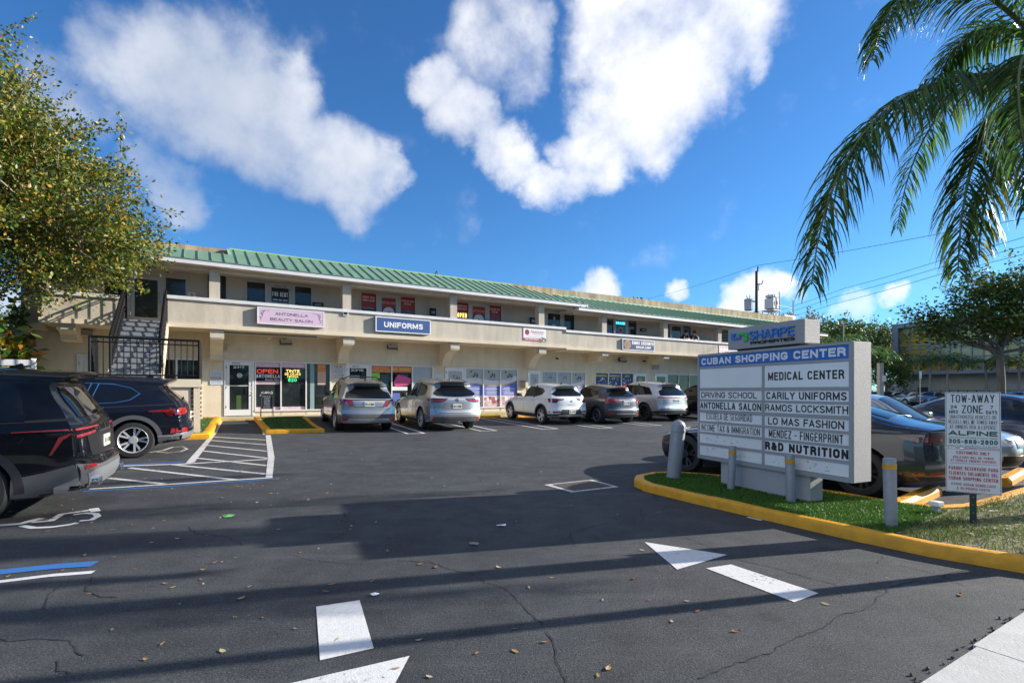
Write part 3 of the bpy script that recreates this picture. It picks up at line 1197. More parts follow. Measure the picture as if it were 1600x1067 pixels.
M_dead = leaf_mat('fallen leaf', [(0, (.16, .075, .025)), (.35, (.30, .15, .05)), (.7, (.42, .28, .12)), (1, (.50, .42, .26))], .6, .1)
rl = random.Random(12)
spots = []
for _ in range(170):   # thick under the tree on the left
    spots.append((rl.gauss(-5.6, 1.7), rl.gauss(8.0, 1.9)))
for _ in range(80):
    y = rl.uniform(2.3, 9)
    spots.append((rl.uniform(-1.1, .3) * y, y))
for _ in range(36):
    y = rl.uniform(2.5, 12)
    spots.append((rl.uniform(-.3, .95) * y, y))
for px, py in ((804, 983), (935, 1056), (805, 1018), (270, 918), (314, 906), (318, 913), (258, 912), (335, 880), (254, 1007), (348, 1018), (228, 1031), (462, 983), (619, 1045), (671, 1058), (1150, 987), (1290, 944), (1318, 930), (1074, 940), (1090, 955), (1500, 930), (942, 938), (1015, 938)):
    spots.append(at(px, py)[:2])
o = litter('fallen_leaves', spots, M_dead, .016, .036, 4, gz)
o['label'] = 'dry brown and tan leaves scattered over the tarmac'
o['category'] = 'leaves'
pk = []
for _ in range(520):
    t, n = rl.uniform(5.95, 12), rl.uniform(1.05, 2.4)
    p = B(t, n)
    pk.append((p.x, p.y))
litter('leaf_litter', pk, leaf_mat('bleached leaf', [(0, (.22, .15, .08)), (.5, (.42, .34, .22)), (1, (.60, .55, .45))], .7, .1), .015, .045, 8, lambda x, y: .105)
# scraps of paper and a green wrapper
for (px, py, s, m, lab) in ((784, 822, .055, M_letters_white, 'crumpled white paper scrap lying in the shadow of the directory sign'), (741, 851, .05, mat('brown paper', (.30, .24, .18), .8), 'small brown paper scrap on the tarmac at the edge of the long shadow'),
                            (358, 807, .085, mat('green wrapper', (.16, .45, .12), .5), 'flat green wrapper on the tarmac near the wheelchair symbol'), (586, 930, .035, M_letters_white, 'tiny white paper scrap beside the white painted lane block')):
    x, y, z = at(px, py)
    rp = random.Random(px)
    mb = MB()
    n = 7
    ring = [(s * (1 if k % 2 else .7) * math.cos(k * 6.283 / n) * 1.3, s * (.8 if k % 2 else .6) * math.sin(k * 6.283 / n), .006 + rp.random() * s * .3) for k in range(n)]
    mb.add([(0, 0, .006 + s * .3)] + ring, [(0, k + 1, (k + 1) % n + 1) for k in range(n)])
    o = mb.build('paper_scrap' if 'paper' in lab else 'wrapper', m, loc=(x, y, z))
    tag(o, lab, 'litter')
# ------------------------------------------------------------------ shopping centre
def stucco(name, col, var=.07, streak=.10):
    m = bpy.data.materials.new(name)
    m.use_nodes = True
    nt = m.node_tree
    L = nt.links.new
    b = nt.nodes['Principled BSDF']
    tc = nt.nodes.new('ShaderNodeTexCoord')
    n = nd(nt, 'ShaderNodeTexNoise', Scale=1.4, Detail=6.0, Roughness=.6)
    L(tc.outputs['Object'], n.inputs['Vector'])
    mp = nt.nodes.new('ShaderNodeMapping')
    mp.inputs['Scale'].default_value = (3.0, 3.0, .40)
    L(tc.outputs['Object'], mp.inputs['Vector'])
    n2 = nd(nt, 'ShaderNodeTexNoise', Scale=1.0, Detail=5.0, Roughness=.6)
    L(mp.outputs[0], n2.inputs['Vector'])
    r = nt.nodes.new('ShaderNodeValToRGB')
    r.color_ramp.elements[0].position = .3
    r.color_ramp.elements[1].position = .7
    r.color_ramp.elements[0].color = (*[c * (1 - var) for c in col], 1)
    r.color_ramp.elements[1].color = (*[c * (1 + var) for c in col], 1)
    L(n.outputs['Fac'], r.inputs[0])
    r2 = nt.nodes.new('ShaderNodeValToRGB')
    r2.color_ramp.elements[0].position = .35
    r2.color_ramp.elements[1].position = .6
    r2.color_ramp.elements[0].color = (1 - streak, 1 - streak, 1 - streak, 1)
    r2.color_ramp.elements[1].color = (1, 1, 1, 1)
    L(n2.outputs['Fac'], r2.inputs[0])
    x = nd(nt, 'ShaderNodeMix', data_type='RGBA', blend_type='MULTIPLY')
    x.inputs[0].default_value = 1
    L(r.outputs[0], x.inputs[6])
    L(r2.outputs[0], x.inputs[7])
    L(x.outputs[2], b.inputs['Base Color'])
    b.inputs['Roughness'].default_value = .88
    b.inputs['Specular IOR Level'].default_value = .25
    bp = nt.nodes.new('ShaderNodeBump')
    bp.inputs['Strength'].default_value = .35
    bp.inputs['Distance'].default_value = .015
    nb = nd(nt, 'ShaderNodeTexNoise', Scale=9.0, Detail=8.0, Roughness=.6)
    L(tc.outputs['Object'], nb.inputs['Vector'])
    L(nb.outputs['Fac'], bp.inputs['Height'])
    L(bp.outputs[0], b.inputs['Normal'])
    return m


M_wall = stucco('beige stucco', (.70, .60, .44), streak=.08)
M_par = stucco('pale stucco', (.54, .485, .395), streak=.20)
M_ledge = stucco('cream painted ledge', (.66, .57, .43), streak=.06)
M_up = stucco('taupe painted wall', (.52, .46, .395), streak=.05)
M_soff = stucco('cream soffit', (.64, .535, .385), streak=0)
M_upsoff = mat('painted timber soffit', (.54, .47, .385), .8, var=.05)
M_cap = mat('white parapet cap', (.62, .62, .62), .7, var=.10, vs=2, bump=.2, bs=30)
M_fas = mat('white fascia', (.64, .64, .66), .6, var=.05, vs=2)
M_roof = mat('green metal roofing', (.15, .255, .17), .45, spec=.35, var=.10, vs=1.2)
M_ridge = mat('pale green ridge metal', (.28, .48, .28), .4, spec=.6, var=.08, vs=2)
M_rparapet = stucco('weathered concrete parapet', (.46, .37, .25), var=.2, streak=.45)
M_frame = mat('white window frame', (.70, .70, .68), .4, var=.03)
M_frame2 = mat('grey window frame', (.46, .46, .45), .45, var=.03)
M_int = mat('shop interior', (.05, .055, .055), .8, var=.6, vs=1.2)


def pane_mat(name, base, rough=.03, spec=.9):
    return mat(name, base, rough, spec=.5, var=.5, vs=1.6)


M_pane = pane_mat('storefront glass', (.022, .028, .030))
M_pane2 = pane_mat('upper window glass', (.030, .036, .042), .05)
M_pane_teal = pane_mat('teal tinted glass', (.012, .030, .028))
M_frost = mat('frosted film', (.36, .39, .41), .35, var=.06, vs=3)

center = thing('shopping_center', 'long two-storey beige shopping center with green metal roof and upstairs balcony', 'building', (0, 0, 0), (0, 0, ANG))
SPLIT = 16.35
TL, TR = -4.9, 41.0
NF = 22.64


def bpart(name, mb, m, parent=None, smooth=None):
    return mb.build(name, m, parent or center, smooth)


# units: list of (kind, x0 px, x1 px), head height px
G_UNITS = [
    ('A', [('d', 351, 396), ('p', 399, 438), ('p', 440, 477.5), ('p', 479, 516)], 566),
    ('B', [('d', 540, 578.4), ('p', 579.4, 611), ('p', 613, 643.5), ('p', 645, 676)], 571),
    ('C', [('d', 695.6, 726.6), ('p', 727.5, 754.5), ('p', 755.5, 781.4), ('p', 782, 808.5)], 576),
    ('D', [('d', 824.5, 845), ('p', 846.6, 869.5), ('p', 870.2, 892.5), ('p', 893, 914.4)], 580.6),
    ('E', [('p', 930, 950), ('p', 951, 970.5), ('p', 971, 989.6), ('d', 991, 1010.5)], 583),
    ('F', [('d', 1023, 1042), ('p', 1042.7, 1059.8), ('p', 1060, 1076.8), ('p', 1077, 1096)], 585.2),
    ('L', [('d', 121, 141)], 555), ('M', [('p', 224, 255), ('p', 257, 275), ('p', 277, 311)], 561)]
U_UNITS = [
    ('W0', [('p', 162, 200), ('d', 201.5, 255), ('p', 258, 291)], 430),
    ('W1', [('p', 385, 415), ('d', 417, 458), ('p', 460, 487)], 444),
    ('W2', [('p', 563.5, 588.5), ('d', 590.5, 623.8), ('p', 625, 648.8)], 460.5),
    ('W3', [('p', 712.5, 732), ('d', 733.5, 762.4), ('p', 763.7, 783.4)], 474.5),
    ('W4', [('p', 846, 851), ('d', 852, 879), ('p', 880.5, 897.6)], 486.5),
    ('W5', [('p', 945.9, 958.5), ('d', 959, 980), ('p', 980.8, 994.4)], 497),
    ('W6', [('p', 1042, 1046.6), ('d', 1047, 1066), ('p', 1066.6, 1079)], 507),
    ('W7', [('d', 1125, 1141)], 512)]


def resolve(units, upper):
    res = {}
    for name, cells, yh in units:
        cc = []
        for k, x0, x1 in cells:
            cc.append((k, fac(x0, 600)[0], fac(x1, 600)[0]))
        xm = (cells[0][1] + cells[-1][2]) / 2
        zh = fac(xm, yh)[1]
        res[name] = (cc, zh)
    return res


GU = resolve(G_UNITS, False)
UU = resolve(U_UNITS, True)


def wall_strip(name, units, z_of, z1, m, n0, n1, sill, tl, tr):
    mb = MB()
    ops = sorted((u[0][0][1] - .03, u[0][-1][2] + .03, u) for u in units.values())
    cur = tl
    for a, b, u in ops:
        # pier, in lengths following the floor level
        mb.box(cur, a, n0, n1, z_of(cur) - .3, z1)
        mb.box(a, b, n0, n1, u[1] + .03, z1)
        # sill below window cells
        for k, c0, c1 in u[0]:
            if k == 'p':
                mb.box(max(a, c0 - .06), min(b, c1 + .06), n0 + (.002 if sill else 0), n1, z_of(c0) - .3, z_of(c0) + sill)
        cur = b
    mb.box(cur, tr, n0, n1, z_of(cur) - .3, z1)
    return bpart(name, mb, m)


wall_strip('ground_floor_wall', GU, zbase, 3.76, M_wall, NF, NF + .2, .17, TL, TR)
wall_strip('upper_wall', UU, lambda t: 4.06, 5.99, M_up, NF, NF + .2, .05, TL, TR)
mb = MB()
mb.box(TL, TR, NF + .35, NF + .4, .2, 3.7)
mb.box(TL, TR, NF + .35, NF + .4, 3.9, 6.2)
bpart('interior', mb, M_int)
mb = MB()   # body of the building behind the fronts
mb.box(TL, TL + .2, NF + .2, 34, -.2, 6.95)
mb.box(TR - .2, TR, NF + .2, 34, -.2, 6.95)
mb.box(TL, TR, 33.8, 34.002, -.2, 7.1)
mb.box(TL + .2, TR - .2, NF + .45, 33.8, 6.6, 6.8)
bpart('outer_wall', mb, M_wall)

# unit frames
colour = {}


def flat(c, rough=.5, emit=None, es=1.0):
    k = 'print %02x%02x%02x' % tuple(int(255 * min(1, q)) for q in c) + (' lit' if emit else '')
    return mat(k, c, rough, emit=emit, es=es)


PANE = {}


def frame_unit(name, u, zs, upper):
    cells, zh = u
    FM = M_frame2 if upper else M_frame
    fr = MB()
    win = None
    fw = .05
    ps = [c for c in cells if c[0] == 'p']
    groups, cur = [], []
    for c in cells:
        if c[0] == 'p':
            cur.append(c)
        else:
            if cur:
                groups.append(cur)
            cur = []
    if cur:
        groups.append(cur)
    panes = []
    for gi, g in enumerate(groups):
        mb = MB()
        a, b = g[0][1] - .03, g[-1][2] + .03
        zb = zs(a) + (.05 if upper else .17)
        mb.box(a, b, NF - .035, NF + .07, zh - fw + .03, zh + .03)
        mb.box(a, b, NF - .05, NF + .07, zb, zb + fw)
        edges = [a] + [(g[i][2] + g[i + 1][1]) / 2 for i in range(len(g) - 1)] + [b]
        for i, e in enumerate(edges):
            w0, w1 = (e, e + fw) if i == 0 else ((e - fw, e) if i == len(edges) - 1 else (e - fw / 2, e + fw / 2))
            mb.box(w0, w1, NF - .034, NF + .07, zb + fw, zh - fw + .03)
        w = bpart('upper_window' if upper else 'shop_window', mb, FM)
        for i in range(len(g)):
            x0, x1 = edges[i] + fw * (.5 if i else 1), edges[i + 1] - fw * (.5 if i < len(g) - 1 else 1)
            pb = MB()
            pb.box(x0, x1, NF + .03, NF + .045, zb + fw, zh - fw + .03)
            mm = M_pane2 if upper else M_pane
            if name in ('C', 'D') or (name == 'B' and i == 2):
                mm = M_frost
            if name == 'F':
                mm = M_pane_teal
            bpart('pane', pb, mm, w)
            panes.append(dict(p=w, x0=x0, x1=x1, z0=zb + fw, z1=zh - fw + .03))
    doors = []
    for k, a, b in cells:
        if k != 'd':
            continue
        z0 = zs(a) + .012
        mb = MB()
        mb.box(a - .02, a + .045, NF - .03, NF + .07, z0, zh + .03)
        mb.box(b - .045, b + .02, NF - .03, NF + .07, z0, zh + .03)
        mb.box(a + .045, b - .045, NF - .03, NF + .07, zh - .02, zh + .03)
        d0, d1 = a + .05, b - .05
        st = .115
        dz = zh - .025
        mb.box(d0, d0 + st, NF - .015, NF + .03, z0 + .01, dz)
        mb.box(d1 - st, d1, NF - .015, NF + .03, z0 + .01, dz)
        mb.box(d0 + st, d1 - st, NF - .015, NF + .03, dz - .13, dz)
        mb.box(d0 + st, d1 - st, NF - .015, NF + .03, z0 + .01, z0 + .24)
        w = bpart('upper_door' if upper else 'shop_door', mb, FM)
        pb = MB()
        pb.box(d0 + st, d1 - st, NF + .003, NF + .015, z0 + .24, dz - .13)
        bpart('pane', pb, (M_frost if name in ('C', 'D') else (M_pane2 if upper else M_pane)), w)
        hb = MB()
        hx = d1 - st * .5
        hb.tube([(hx, NF - .016, z0 + 1.18), (hx, NF - .07, z0 + 1.16), (hx, NF - .07, z0 + .92), (hx, NF - .016, z0 + .90)], .011, 6)
        hb.cyl((hx, NF - .014, z0 + .80), (hx, NF - .03, z0 + .80), .025, n=10)
        for hz in (z0 + .3, z0 + 1.05, z0 + 1.85):
            hb.box(d0 - .018, d0 + .012, NF - .034, NF - .016, hz, min(hz + .10, dz))
        bpart('handle', hb, M_chrome, w, 40)
        doors.append(dict(n=NF, p=w, x0=d0 + st, x1=d1 - st, z0=z0 + .24, z1=dz - .13, dz=dz))
    PANE[name] = (panes, doors)


for k, u in GU.items():
    frame_unit(k, u, zbase, False)
for k, u in UU.items():
    frame_unit(k, u, lambda t: 3.93, True)


class Print:
    """flat prints on one pane; coordinates are fractions of the pane, v from the bottom"""
    def __init__(self, pane, n=None):
        self.p = pane
        self.n = n or pane.get('n', NF + .026)
        self.mb = MB()
        self.ms = []

    def mi(self, m):
        if m not in self.ms:
            self.ms.append(m)
        return self.ms.index(m)

    def X(self, u):
        return self.p['x0'] + (self.p['x1'] - self.p['x0']) * u

    def Z(self, v):
        return self.p['z0'] + (self.p['z1'] - self.p['z0']) * v

    def rect(self, u0, u1, v0, v1, m, lay=0):
        self.mb.box(self.X(u0), self.X(u1), self.n - .0022 * lay - .002, self.n - .0022 * lay, self.Z(v0), self.Z(v1), self.mi(m))

    def poly(self, pts, m, lay=0):
        n0 = self.n - .0022 * lay
        self.mb.prism(pts, lambda q: (self.X(q[0]), n0 - .002, self.Z(q[1])), lambda q: (self.X(q[0]), n0, self.Z(q[1])), self.mi(m))

    def disc(self, u, v, r, m, lay=0, sq=1.0):
        asp = (self.p['z1'] - self.p['z0']) / (self.p['x1'] - self.p['x0'])
        self.poly([(u + r * math.cos(k * .3927), v + r / asp * sq * math.sin(k * .3927)) for k in range(16)], m, lay)

    def text(self, s, u, v, w, h, m, lay=1, bold=.012, shear=0):
        put_text(self.mb, s, self.X(u), self.Z(v), w * (self.p['x1'] - self.p['x0']), h * (self.p['z1'] - self.p['z0']), self.n - .0022 * lay - .001, bold, shear, mi=self.mi(m))

    def done(self, name='window_poster'):
        o = self.mb.build(name, self.ms, self.p['p'])
        return o


c_pink = flat((.62, .38, .46))
c_white = flat((.70, .70, .69))
c_red = flat((.36, .030, .028))
c_orange = flat((.62, .20, .06))
c_yel = flat((.66, .44, .06))
c_dark = flat((.014, .015, .017))
c_navy = flat((.02, .035, .14))
c_blue = flat((.09, .13, .42))
c_lblue = flat((.20, .26, .42))
c_grey = flat((.30, .33, .35))
c_skin = flat((.60, .26, .24))
c_green = flat((.22, .55, .05))
c_hot = flat((.58, .08, .22))
n_red = flat((.5, .05, .04), emit=(1.0, .10, .07), es=.32)
n_yel = flat((.6, .5, .1), emit=(1.0, .72, .18), es=.8)
n_grn = flat((.1, .5, .2), emit=(.05, .9, .30), es=.6)
n_cyan = flat((.1, .5, .6), emit=(.05, .65, 1.0), es=1.3)

PA, DA = PANE['A']
p = Print(PA[0])
p.rect(0, 1, .90, 1, c_pink)
p.text('PELUQUERIA', .5, .95, .92, .055, c_white)
p.text('OPEN', .48, .815, .86, .085, n_red, bold=.03)
p.text('ANTONELLA', .5, .715, .98, .075, c_white, bold=.04)
p.text('Beauty Salon', .68, .635, .6, .04, c_white, bold=.02, shear=.25)
p.rect(0, 1, .54, .605, c_pink)
p.text('UNISEX', .5, .572, .6, .035, c_white)
p.rect(0, 1, .0, .065, c_pink)
p.text('PELUQUERIA', .5, .033, .92, .04, c_white)
p.done()
p = Print(PA[1])
p.rect(0, 1, .90, 1, c_pink)
p.text('PELUQUERIA', .5, .95, .92, .055, c_white)
p.text('TINTE', .47, .83, .58, .06, n_yel, bold=.03)
p.text('DE CEJAS', .47, .765, .66, .05, n_yel, bold=.02)
p.text('HENNA', .47, .71, .46, .04, n_yel, bold=.02)
p.text('$20', .45, .64, .36, .075, n_grn, bold=.03)
p.rect(0, 1, .0, .065, c_pink)
p.text('PELUQUERIA', .5, .033, .92, .04, c_white)
p.done()
p = Print(PA[2])
p.rect(.15, .33, 0, 1, flat((.22, .33, .33)))  # painted reflection of a column in the glass, no poster
p.rect(.47, .83, .54, .99, flat((.60, .42, .34)))
p.rect(.47, .83, .82, .99, c_orange, 1)
p.text('BODA', .65, .94, .28, .04, c_yel, 2)
for k in range(5):
    p.rect(.52, .78, .60 + .045 * k, .615 + .045 * k, c_orange, 1)
p.done()
p = Print(DA[0])
p.text('2317', .48, .955, .58, .05, c_white, 1, .03)
p.disc(.52, .77, .14, c_white, 1)
p.disc(.52, .77, .10, c_dark, 2)
p.rect(.44, .60, .755, .785, c_white, 3)
p.rect(0, 1, .53, .545, c_white)
p.rect(.35, .60, .0, .32, flat((.05, .10, .02)))
p.done()
d = dict(p=DA[0]['p'], x0=DA[0]['x0'], x1=DA[0]['x1'], z0=DA[0]['dz'] - .12, z1=DA[0]['dz'])
p = Print(d, NF - .016)
p.text('4010', .32, .55, .42, .5, M_letters_black, 1, .03)
p.done('lettering')

PB, DB = PANE['B']
p = Print(DB[0])
p.text('2315', .45, .95, .75, .06, c_white, 1, .03)
for k in range(6):
    p.rect(.05, .60, .80 - k * .03, .815 - k * .03, flat((.40, .50, .46)))
p.rect(.70, .9, .6, .92, c_dark)
p.done()
d = dict(p=DB[0]['p'], x0=DB[0]['x0'], x1=DB[0]['x1'], z0=DB[0]['dz'] - .12, z1=DB[0]['dz'])
p = Print(d, NF - .016)
p.text('4010', .35, .55, .42, .45, M_letters_black, 1, .03)
p.done('lettering')
p = Print(PB[0])
p.rect(0, 1, .84, 1, flat((.58, .13, .06)))
p.text('UNIFORMES', .5, .945, .8, .04, c_yel)
p.text('MEDICOS', .5, .885, .9, .06, c_yel)
p.poly([(.0, .83), (.42, .83), (.45, .72), (.36, .70), (.36, .50), (.06, .50), (.06, .70), (0, .70)], c_green)
p.poly([(.45, .80), (.9, .80), (.98, .66), (.88, .64), (.88, .40), (.50, .40), (.50, .66)], flat((.02, .07, .07)))
p.done()
p = Print(PB[1])
p.rect(0, 1, .85, 1, flat((.58, .13, .06)))
p.text('305 6436000', .5, .925, .94, .085, c_yel, 1, .04)
p.poly([(.30, .80), (.70, .76), (.98, .70), (.94, .58), (.80, .55), (.50, .53), (.16, .52), (.08, .62), (.18, .70)], c_hot)
p.text('OPEN', .62, .78, .34, .05, flat((.05, .06, .35)), 1, .03)
p.rect(.0, .78, .42, .51, c_white)
p.rect(.05, .4, .15, .36, c_blue)
p.done()


def figure_logo(p, u, v, s, ca, cb):
    p.disc(u - .14 * s, v + .14 * s * .5, .05 * s, cb, 1)
    p.poly([(u - .22 * s, v + .06 * s), (u - .16 * s, v + .02 * s), (u - .10 * s, v + .06 * s), (u - .13 * s, v - .08 * s), (u - .19 * s, v - .08 * s)], ca, 1)
    p.disc(u + .12 * s, v + .12 * s * .5, .07 * s, ca, 1)
    p.text('N', u + .15 * s, v - .02 * s, .22 * s, .11 * s, cb, 2, .04)
    p.text('&', u - .02 * s, v - .05 * s, .10 * s, .06 * s, cb, 2, .02)
    p.poly([(u + .10 * s, v - .085 * s), (u + .34 * s, v - .075 * s), (u + .34 * s, v - .09 * s), (u + .10 * s, v - .10 * s)], ca, 1)


def clinic(p, full, wave, low=True, faint=False):
    ca, cb = (flat((.33, .35, .36)), flat((.16, .19, .26))) if faint else (flat((.50, .40, .06)), c_navy)
    figure_logo(p, .46, .86, 1.0 if not faint else .9, ca, cb)
    for k in range(2):
        p.rect(.24, .70, .745 - k * .03, .757 - k * .03, c_lblue if not faint else c_grey)
    if full:
        n = 12
        yw = [wave(k / n) for k in range(n + 1)]
        p.poly([(0, .02)] + [(1, .02)] + [(1 - k / n, yw[n - k] + .10 + (.06 if k else 0)) for k in range(n + 1)], flat((.62, .62, .66)), 0)
        p.poly([(0, .30)] + [(1, .30)] + [(1 - k / n, yw[n - k]) for k in range(n + 1)], c_blue, 1)
        p.poly([(k / n, yw[k] + .028) for k in range(n + 1)] + [(1 - k / n, yw[n - k]) for k in range(n + 1)], c_yel, 2)
        for k in range(6):
            w = (.62, .74, .5, .7, .56, .64)[k]
            p.rect(.5 - w / 2, .5 + w / 2, .50 - k * .035, .51 - k * .035, c_white, 2)
        p.rect(0, 1, .02, .28, flat((.55, .50, .50)), 1)
        rk = random.Random(int(p.p['x0'] * 10))
        for k in range(26):
            p.disc(rk.uniform(.1, .9), rk.uniform(.06, .24), rk.uniform(.05, .13), rk.choice([c_skin, flat((.62, .40, .38)), flat((.45, .10, .10)), flat((.56, .33, .30)), c_white]), 2 + k % 3)


PC, DC = PANE['C']
p = Print(DC[0])
figure_logo(p, .55, .80, 1.0, flat((.46, .38, .12)), c_navy)
p.done()
p = Print(PC[0])
clinic(p, True, lambda u: .56 + .05 * math.sin(u * 2.6 + .3))
p.done()
p = Print(PC[1])
clinic(p, True, lambda u: .585 - .045 * math.sin(u * 2.4))
p.done()
p = Print(PC[2])
clinic(p, True, lambda u: .55 + .15 * u * u + .02 * math.sin(u * 3))
p.done()
PD, DD = PANE['D']
p = Print(DD[0])
figure_logo(p, .5, .82, .9, flat((.33, .35, .36)), flat((.22, .25, .30)))
p.done()
for i in (0, 1):
    p = Print(PD[i])
    clinic(p, False, None, faint=True)
    p.done()
p = Print(PD[2])
clinic(p, True, lambda u: .50 + .15 * u * u)
p.done()
PE, DE = PANE['E']
for i, w in enumerate(('RESIDENTIAL', 'COMMERCIAL', 'AUTO')):
    p = Print(PE[i])
    p.rect(0, 1, .58, 1, c_navy)
    p.text(w, .5, .92, .86 if i < 2 else .4, .075, flat((.50, .58, .05)), 1, .03)
    rk = random.Random(i + 3)
    for k in range(14):
        u, v = rk.uniform(.08, .92), rk.uniform(.64, .84)
        p.rect(u - rk.uniform(.02, .07), u + rk.uniform(.02, .07), v - rk.uniform(.01, .03), v + rk.uniform(.01, .03), rk.choice([c_lblue, c_white, c_blue, c_grey]), 1 + k % 3)
    if i == 2:
        p.disc(.32, .52, .30, n_red, 5, .7)
        p.text('OPEN', .32, .52, .4, .05, c_white, 7, .03)
    p.done()
p = Print(DE[0])
p.rect(.25, .62, .72, .96, flat((.30, .28, .22)))
p.rect(.32, .55, .60, .78, flat((.28, .17, .08)), 1)
p.done()

PW, DW = PANE['W1']
p = Print(DW[0])
p.rect(.0, 1, .70, 1, c_dark)
p.text('FOR RENT', .5, .83, .9, .12, c_white, 1, .03)
p.text('(305) 889-2800', .5, .68, .85, .05, c_white, 1, .02)
p.rect(0, 1, .30, .62, flat((.30, .36, .42)))
p.done()
d = dict(p=DW[0]['p'], x0=DW[0]['x0'], x1=DW[0]['x1'], z0=DW[0]['dz'] - .12, z1=DW[0]['dz'])
p = Print(d, NF - .016)
p.text('Suite 14', .5, .5, .65, .5, M_letters_black, 1, .02, .1)
p.done('lettering')
for w in ('W2', 'W3'):
    PW, DW = PANE[w]
    for i, pn in enumerate((PW[0], DW[0], PW[1])):
        p = Print(pn)
        p.rect(0, 1, .66 if i != 1 else .72, 1, c_red)
        if i == 0:
            p.text('PIERDE PESO', .5, .90, .78, .05, c_white)
            p.text('GANA SALUD', .5, .83, .78, .05, c_white)
            if w == 'W2':
                p.rect(.1, .9, .63, .65, c_grey, 1)
                p.disc(.5, .35, .40, flat((.42, .36, .22)))
            else:
                p.text('OPEN', .5, .66, .8, .12, n_yel, 2, .06)
        elif i == 1:
            p.text('NUTRICION', .5, .86, .9, .08, flat((.55, .30, .28)), 1, .03)
            p.disc(.5, .56, .42, c_white, 1)
            p.poly([(.36, .54), (.50, .62), (.66, .55), (.60, .52), (.40, .51)], c_red, 2)
        else:
            p.text('CLUB DE VIDA', .5, .90, .86, .05, c_white)
            p.text('SANA', .5, .83, .5, .05, c_white)
            p.disc(.5, .42, .34, flat((.45, .50, .52)) if w == 'W2' else flat((.50, .30, .36)))
        p.done()
PW, DW = PANE['W4']
p = Print(DW[0])
p.text('8', .52, .84, .14, .10, c_white, 1, .02)
p.disc(.5, .55, .22, c_grey)
p.done()
PW, DW = PANE['W5']
p = Print(DW[0])
p.text('GRAND', .5, .90, .96, .11, n_cyan, 1, .04)
p.disc(.5, .64, .26, c_grey, 1)
p.disc(.5, .63, .15, c_red, 2)
p.rect(.2, .8, .40, .44, c_white)
p.done()
for i in (0, 1):
    p = Print(PW[i])
    p.text('TAXES' if i else 'NOTARY', .5, .92, .9, .07, c_grey, 1, .02)
    if i:
        p.text('2515', .5, .72, .5, .06, c_white, 1, .02)
        p.disc(.5, .42, .26, flat((.35, .18, .05)))
    p.done()
PW, DW = PANE['W6']
for pn in (PW[0], PW[1]):
    p = Print(pn)
    p.rect(0, 1, .45, 1, flat((.05, .11, .26)))
    if pn is PW[1]:
        p.text('INCOME TAX', .5, .88, .8, .06, c_grey, 1)
        p.rect(.15, .85, .55, .72, flat((.30, .40, .42)), 1)
    p.done()
p = Print(DW[0])
p.rect(.3, .8, .45, .75, c_grey)
p.text('SUITE', .5, .90, .7, .06, flat((.3, .26, .18)), 1)
p.done()
PW, DW = PANE['W7']
p = Print(DW[0])
for k in range(9):
    p.rect(0, 1, .98 - k * .07, .945 - k * .07, c_grey)
p.done()

# balcony: slab, ledge, parapet, cap, brackets, columns
def run(name, m, a, b, n0, n1, z0, z1):
    mb = MB()
    mb.box(a, b, n0, n1, z0, z1)
    return bpart(name, mb, m)


STL, STR = -2.12, -.86   # stair opening
for (a, b, dz) in ((-4.12, STL, -.15), (STR, SPLIT, 0), (SPLIT + .003, TR, -.13)):
    run('balcony_ledge', M_ledge, a - (.06 if a < -4 else 0), b, 21.17, 21.30, 3.755 + dz * .5, 3.905 + dz * .5)
    run('balcony_parapet', M_par, a, b, 21.25, 21.40, 3.907 + dz * .5, 4.72 + dz)
    run('parapet_cap', M_cap, a - .02, b, 21.18, 21.47, 4.722 + dz, 4.84 + dz)
    run('balcony_slab', M_soff, a, b, 21.302, 22.638, 3.75 + dz * .5, 3.895 + dz * .5)
run('balcony_slab', M_soff, STL + .002, STR - .002, 21.32, 22.638, 3.75, 3.895)
mb = MB()
mb.box(-4.12, -4.0, 21.403, 22.638, 3.84, 4.57)
mb.box(STL - .12, STL - .004, 21.403, 21.9, 3.84, 4.60)
mb.box(STR + .004, STR + .12, 21.403, 21.9, 3.90, 4.72)
bpart('parapet_return', mb, M_par)


def bracket(t, w, big, dz=0):
    top = 3.748 + dz
    if big:
        pr = [(0, top), (1.33, top), (1.33, top - .34), (1.28, top - .36), (1.05, top - .385), (.84, top - .45), (.66, top - .56), (.52, top - .70), (.43, top - .86), (.40, top - 1.03), (0, top - 1.03)]
        # stepped tip
    else:
        pr = [(0, top), (1.33, top), (1.33, top - .22), (1.27, top - .24), (1.08, top - .27), (.96, top - .34), (.90, top - .44), (.88, top - .52), (0, top - .52)]
    mb = MB()
    mb.prism(pr, lambda q: (t - w / 2, NF - .002 - q[0], q[1]), lambda q: (t + w / 2, NF - .002 - q[0], q[1]))
    o = bpart('bracket', mb, M_soff)
    mb = MB()
    mb.box(t - w / 2 - .015, t + w / 2 + .015, NF - 1.33 - .025, NF - 1.33 + .22, top - .001 - (.30 if big else .2), top - .002)
    bpart('bracket_tip', mb, M_par, o)


COLS = [.54, 5.2, 9.97, 14.85, 19.05, 23.9, 28.96, 33.8, 38.6]
for i, t in enumerate(COLS):
    s2 = t > SPLIT
    bracket(t + .08, .42, not s2, -.065 if s2 else 0)
    mb = MB()
    mb.box(t - .17, t + .17, 21.27, 21.61, (4.842 if not s2 else 4.712), (5.93 if not s2 else 5.75))
    bpart('column', mb, M_up if False else M_par)
bracket(-3.55, .42, False, -.05)
mb = MB()
mb.box(-4.25, -3.95, 21.27, 21.55, 4.68, 5.93)
bpart('column', mb, M_par)

# eaves, soffits and standing seam roofs
ZE = 6.115
E2 = 16.95
RS = .438


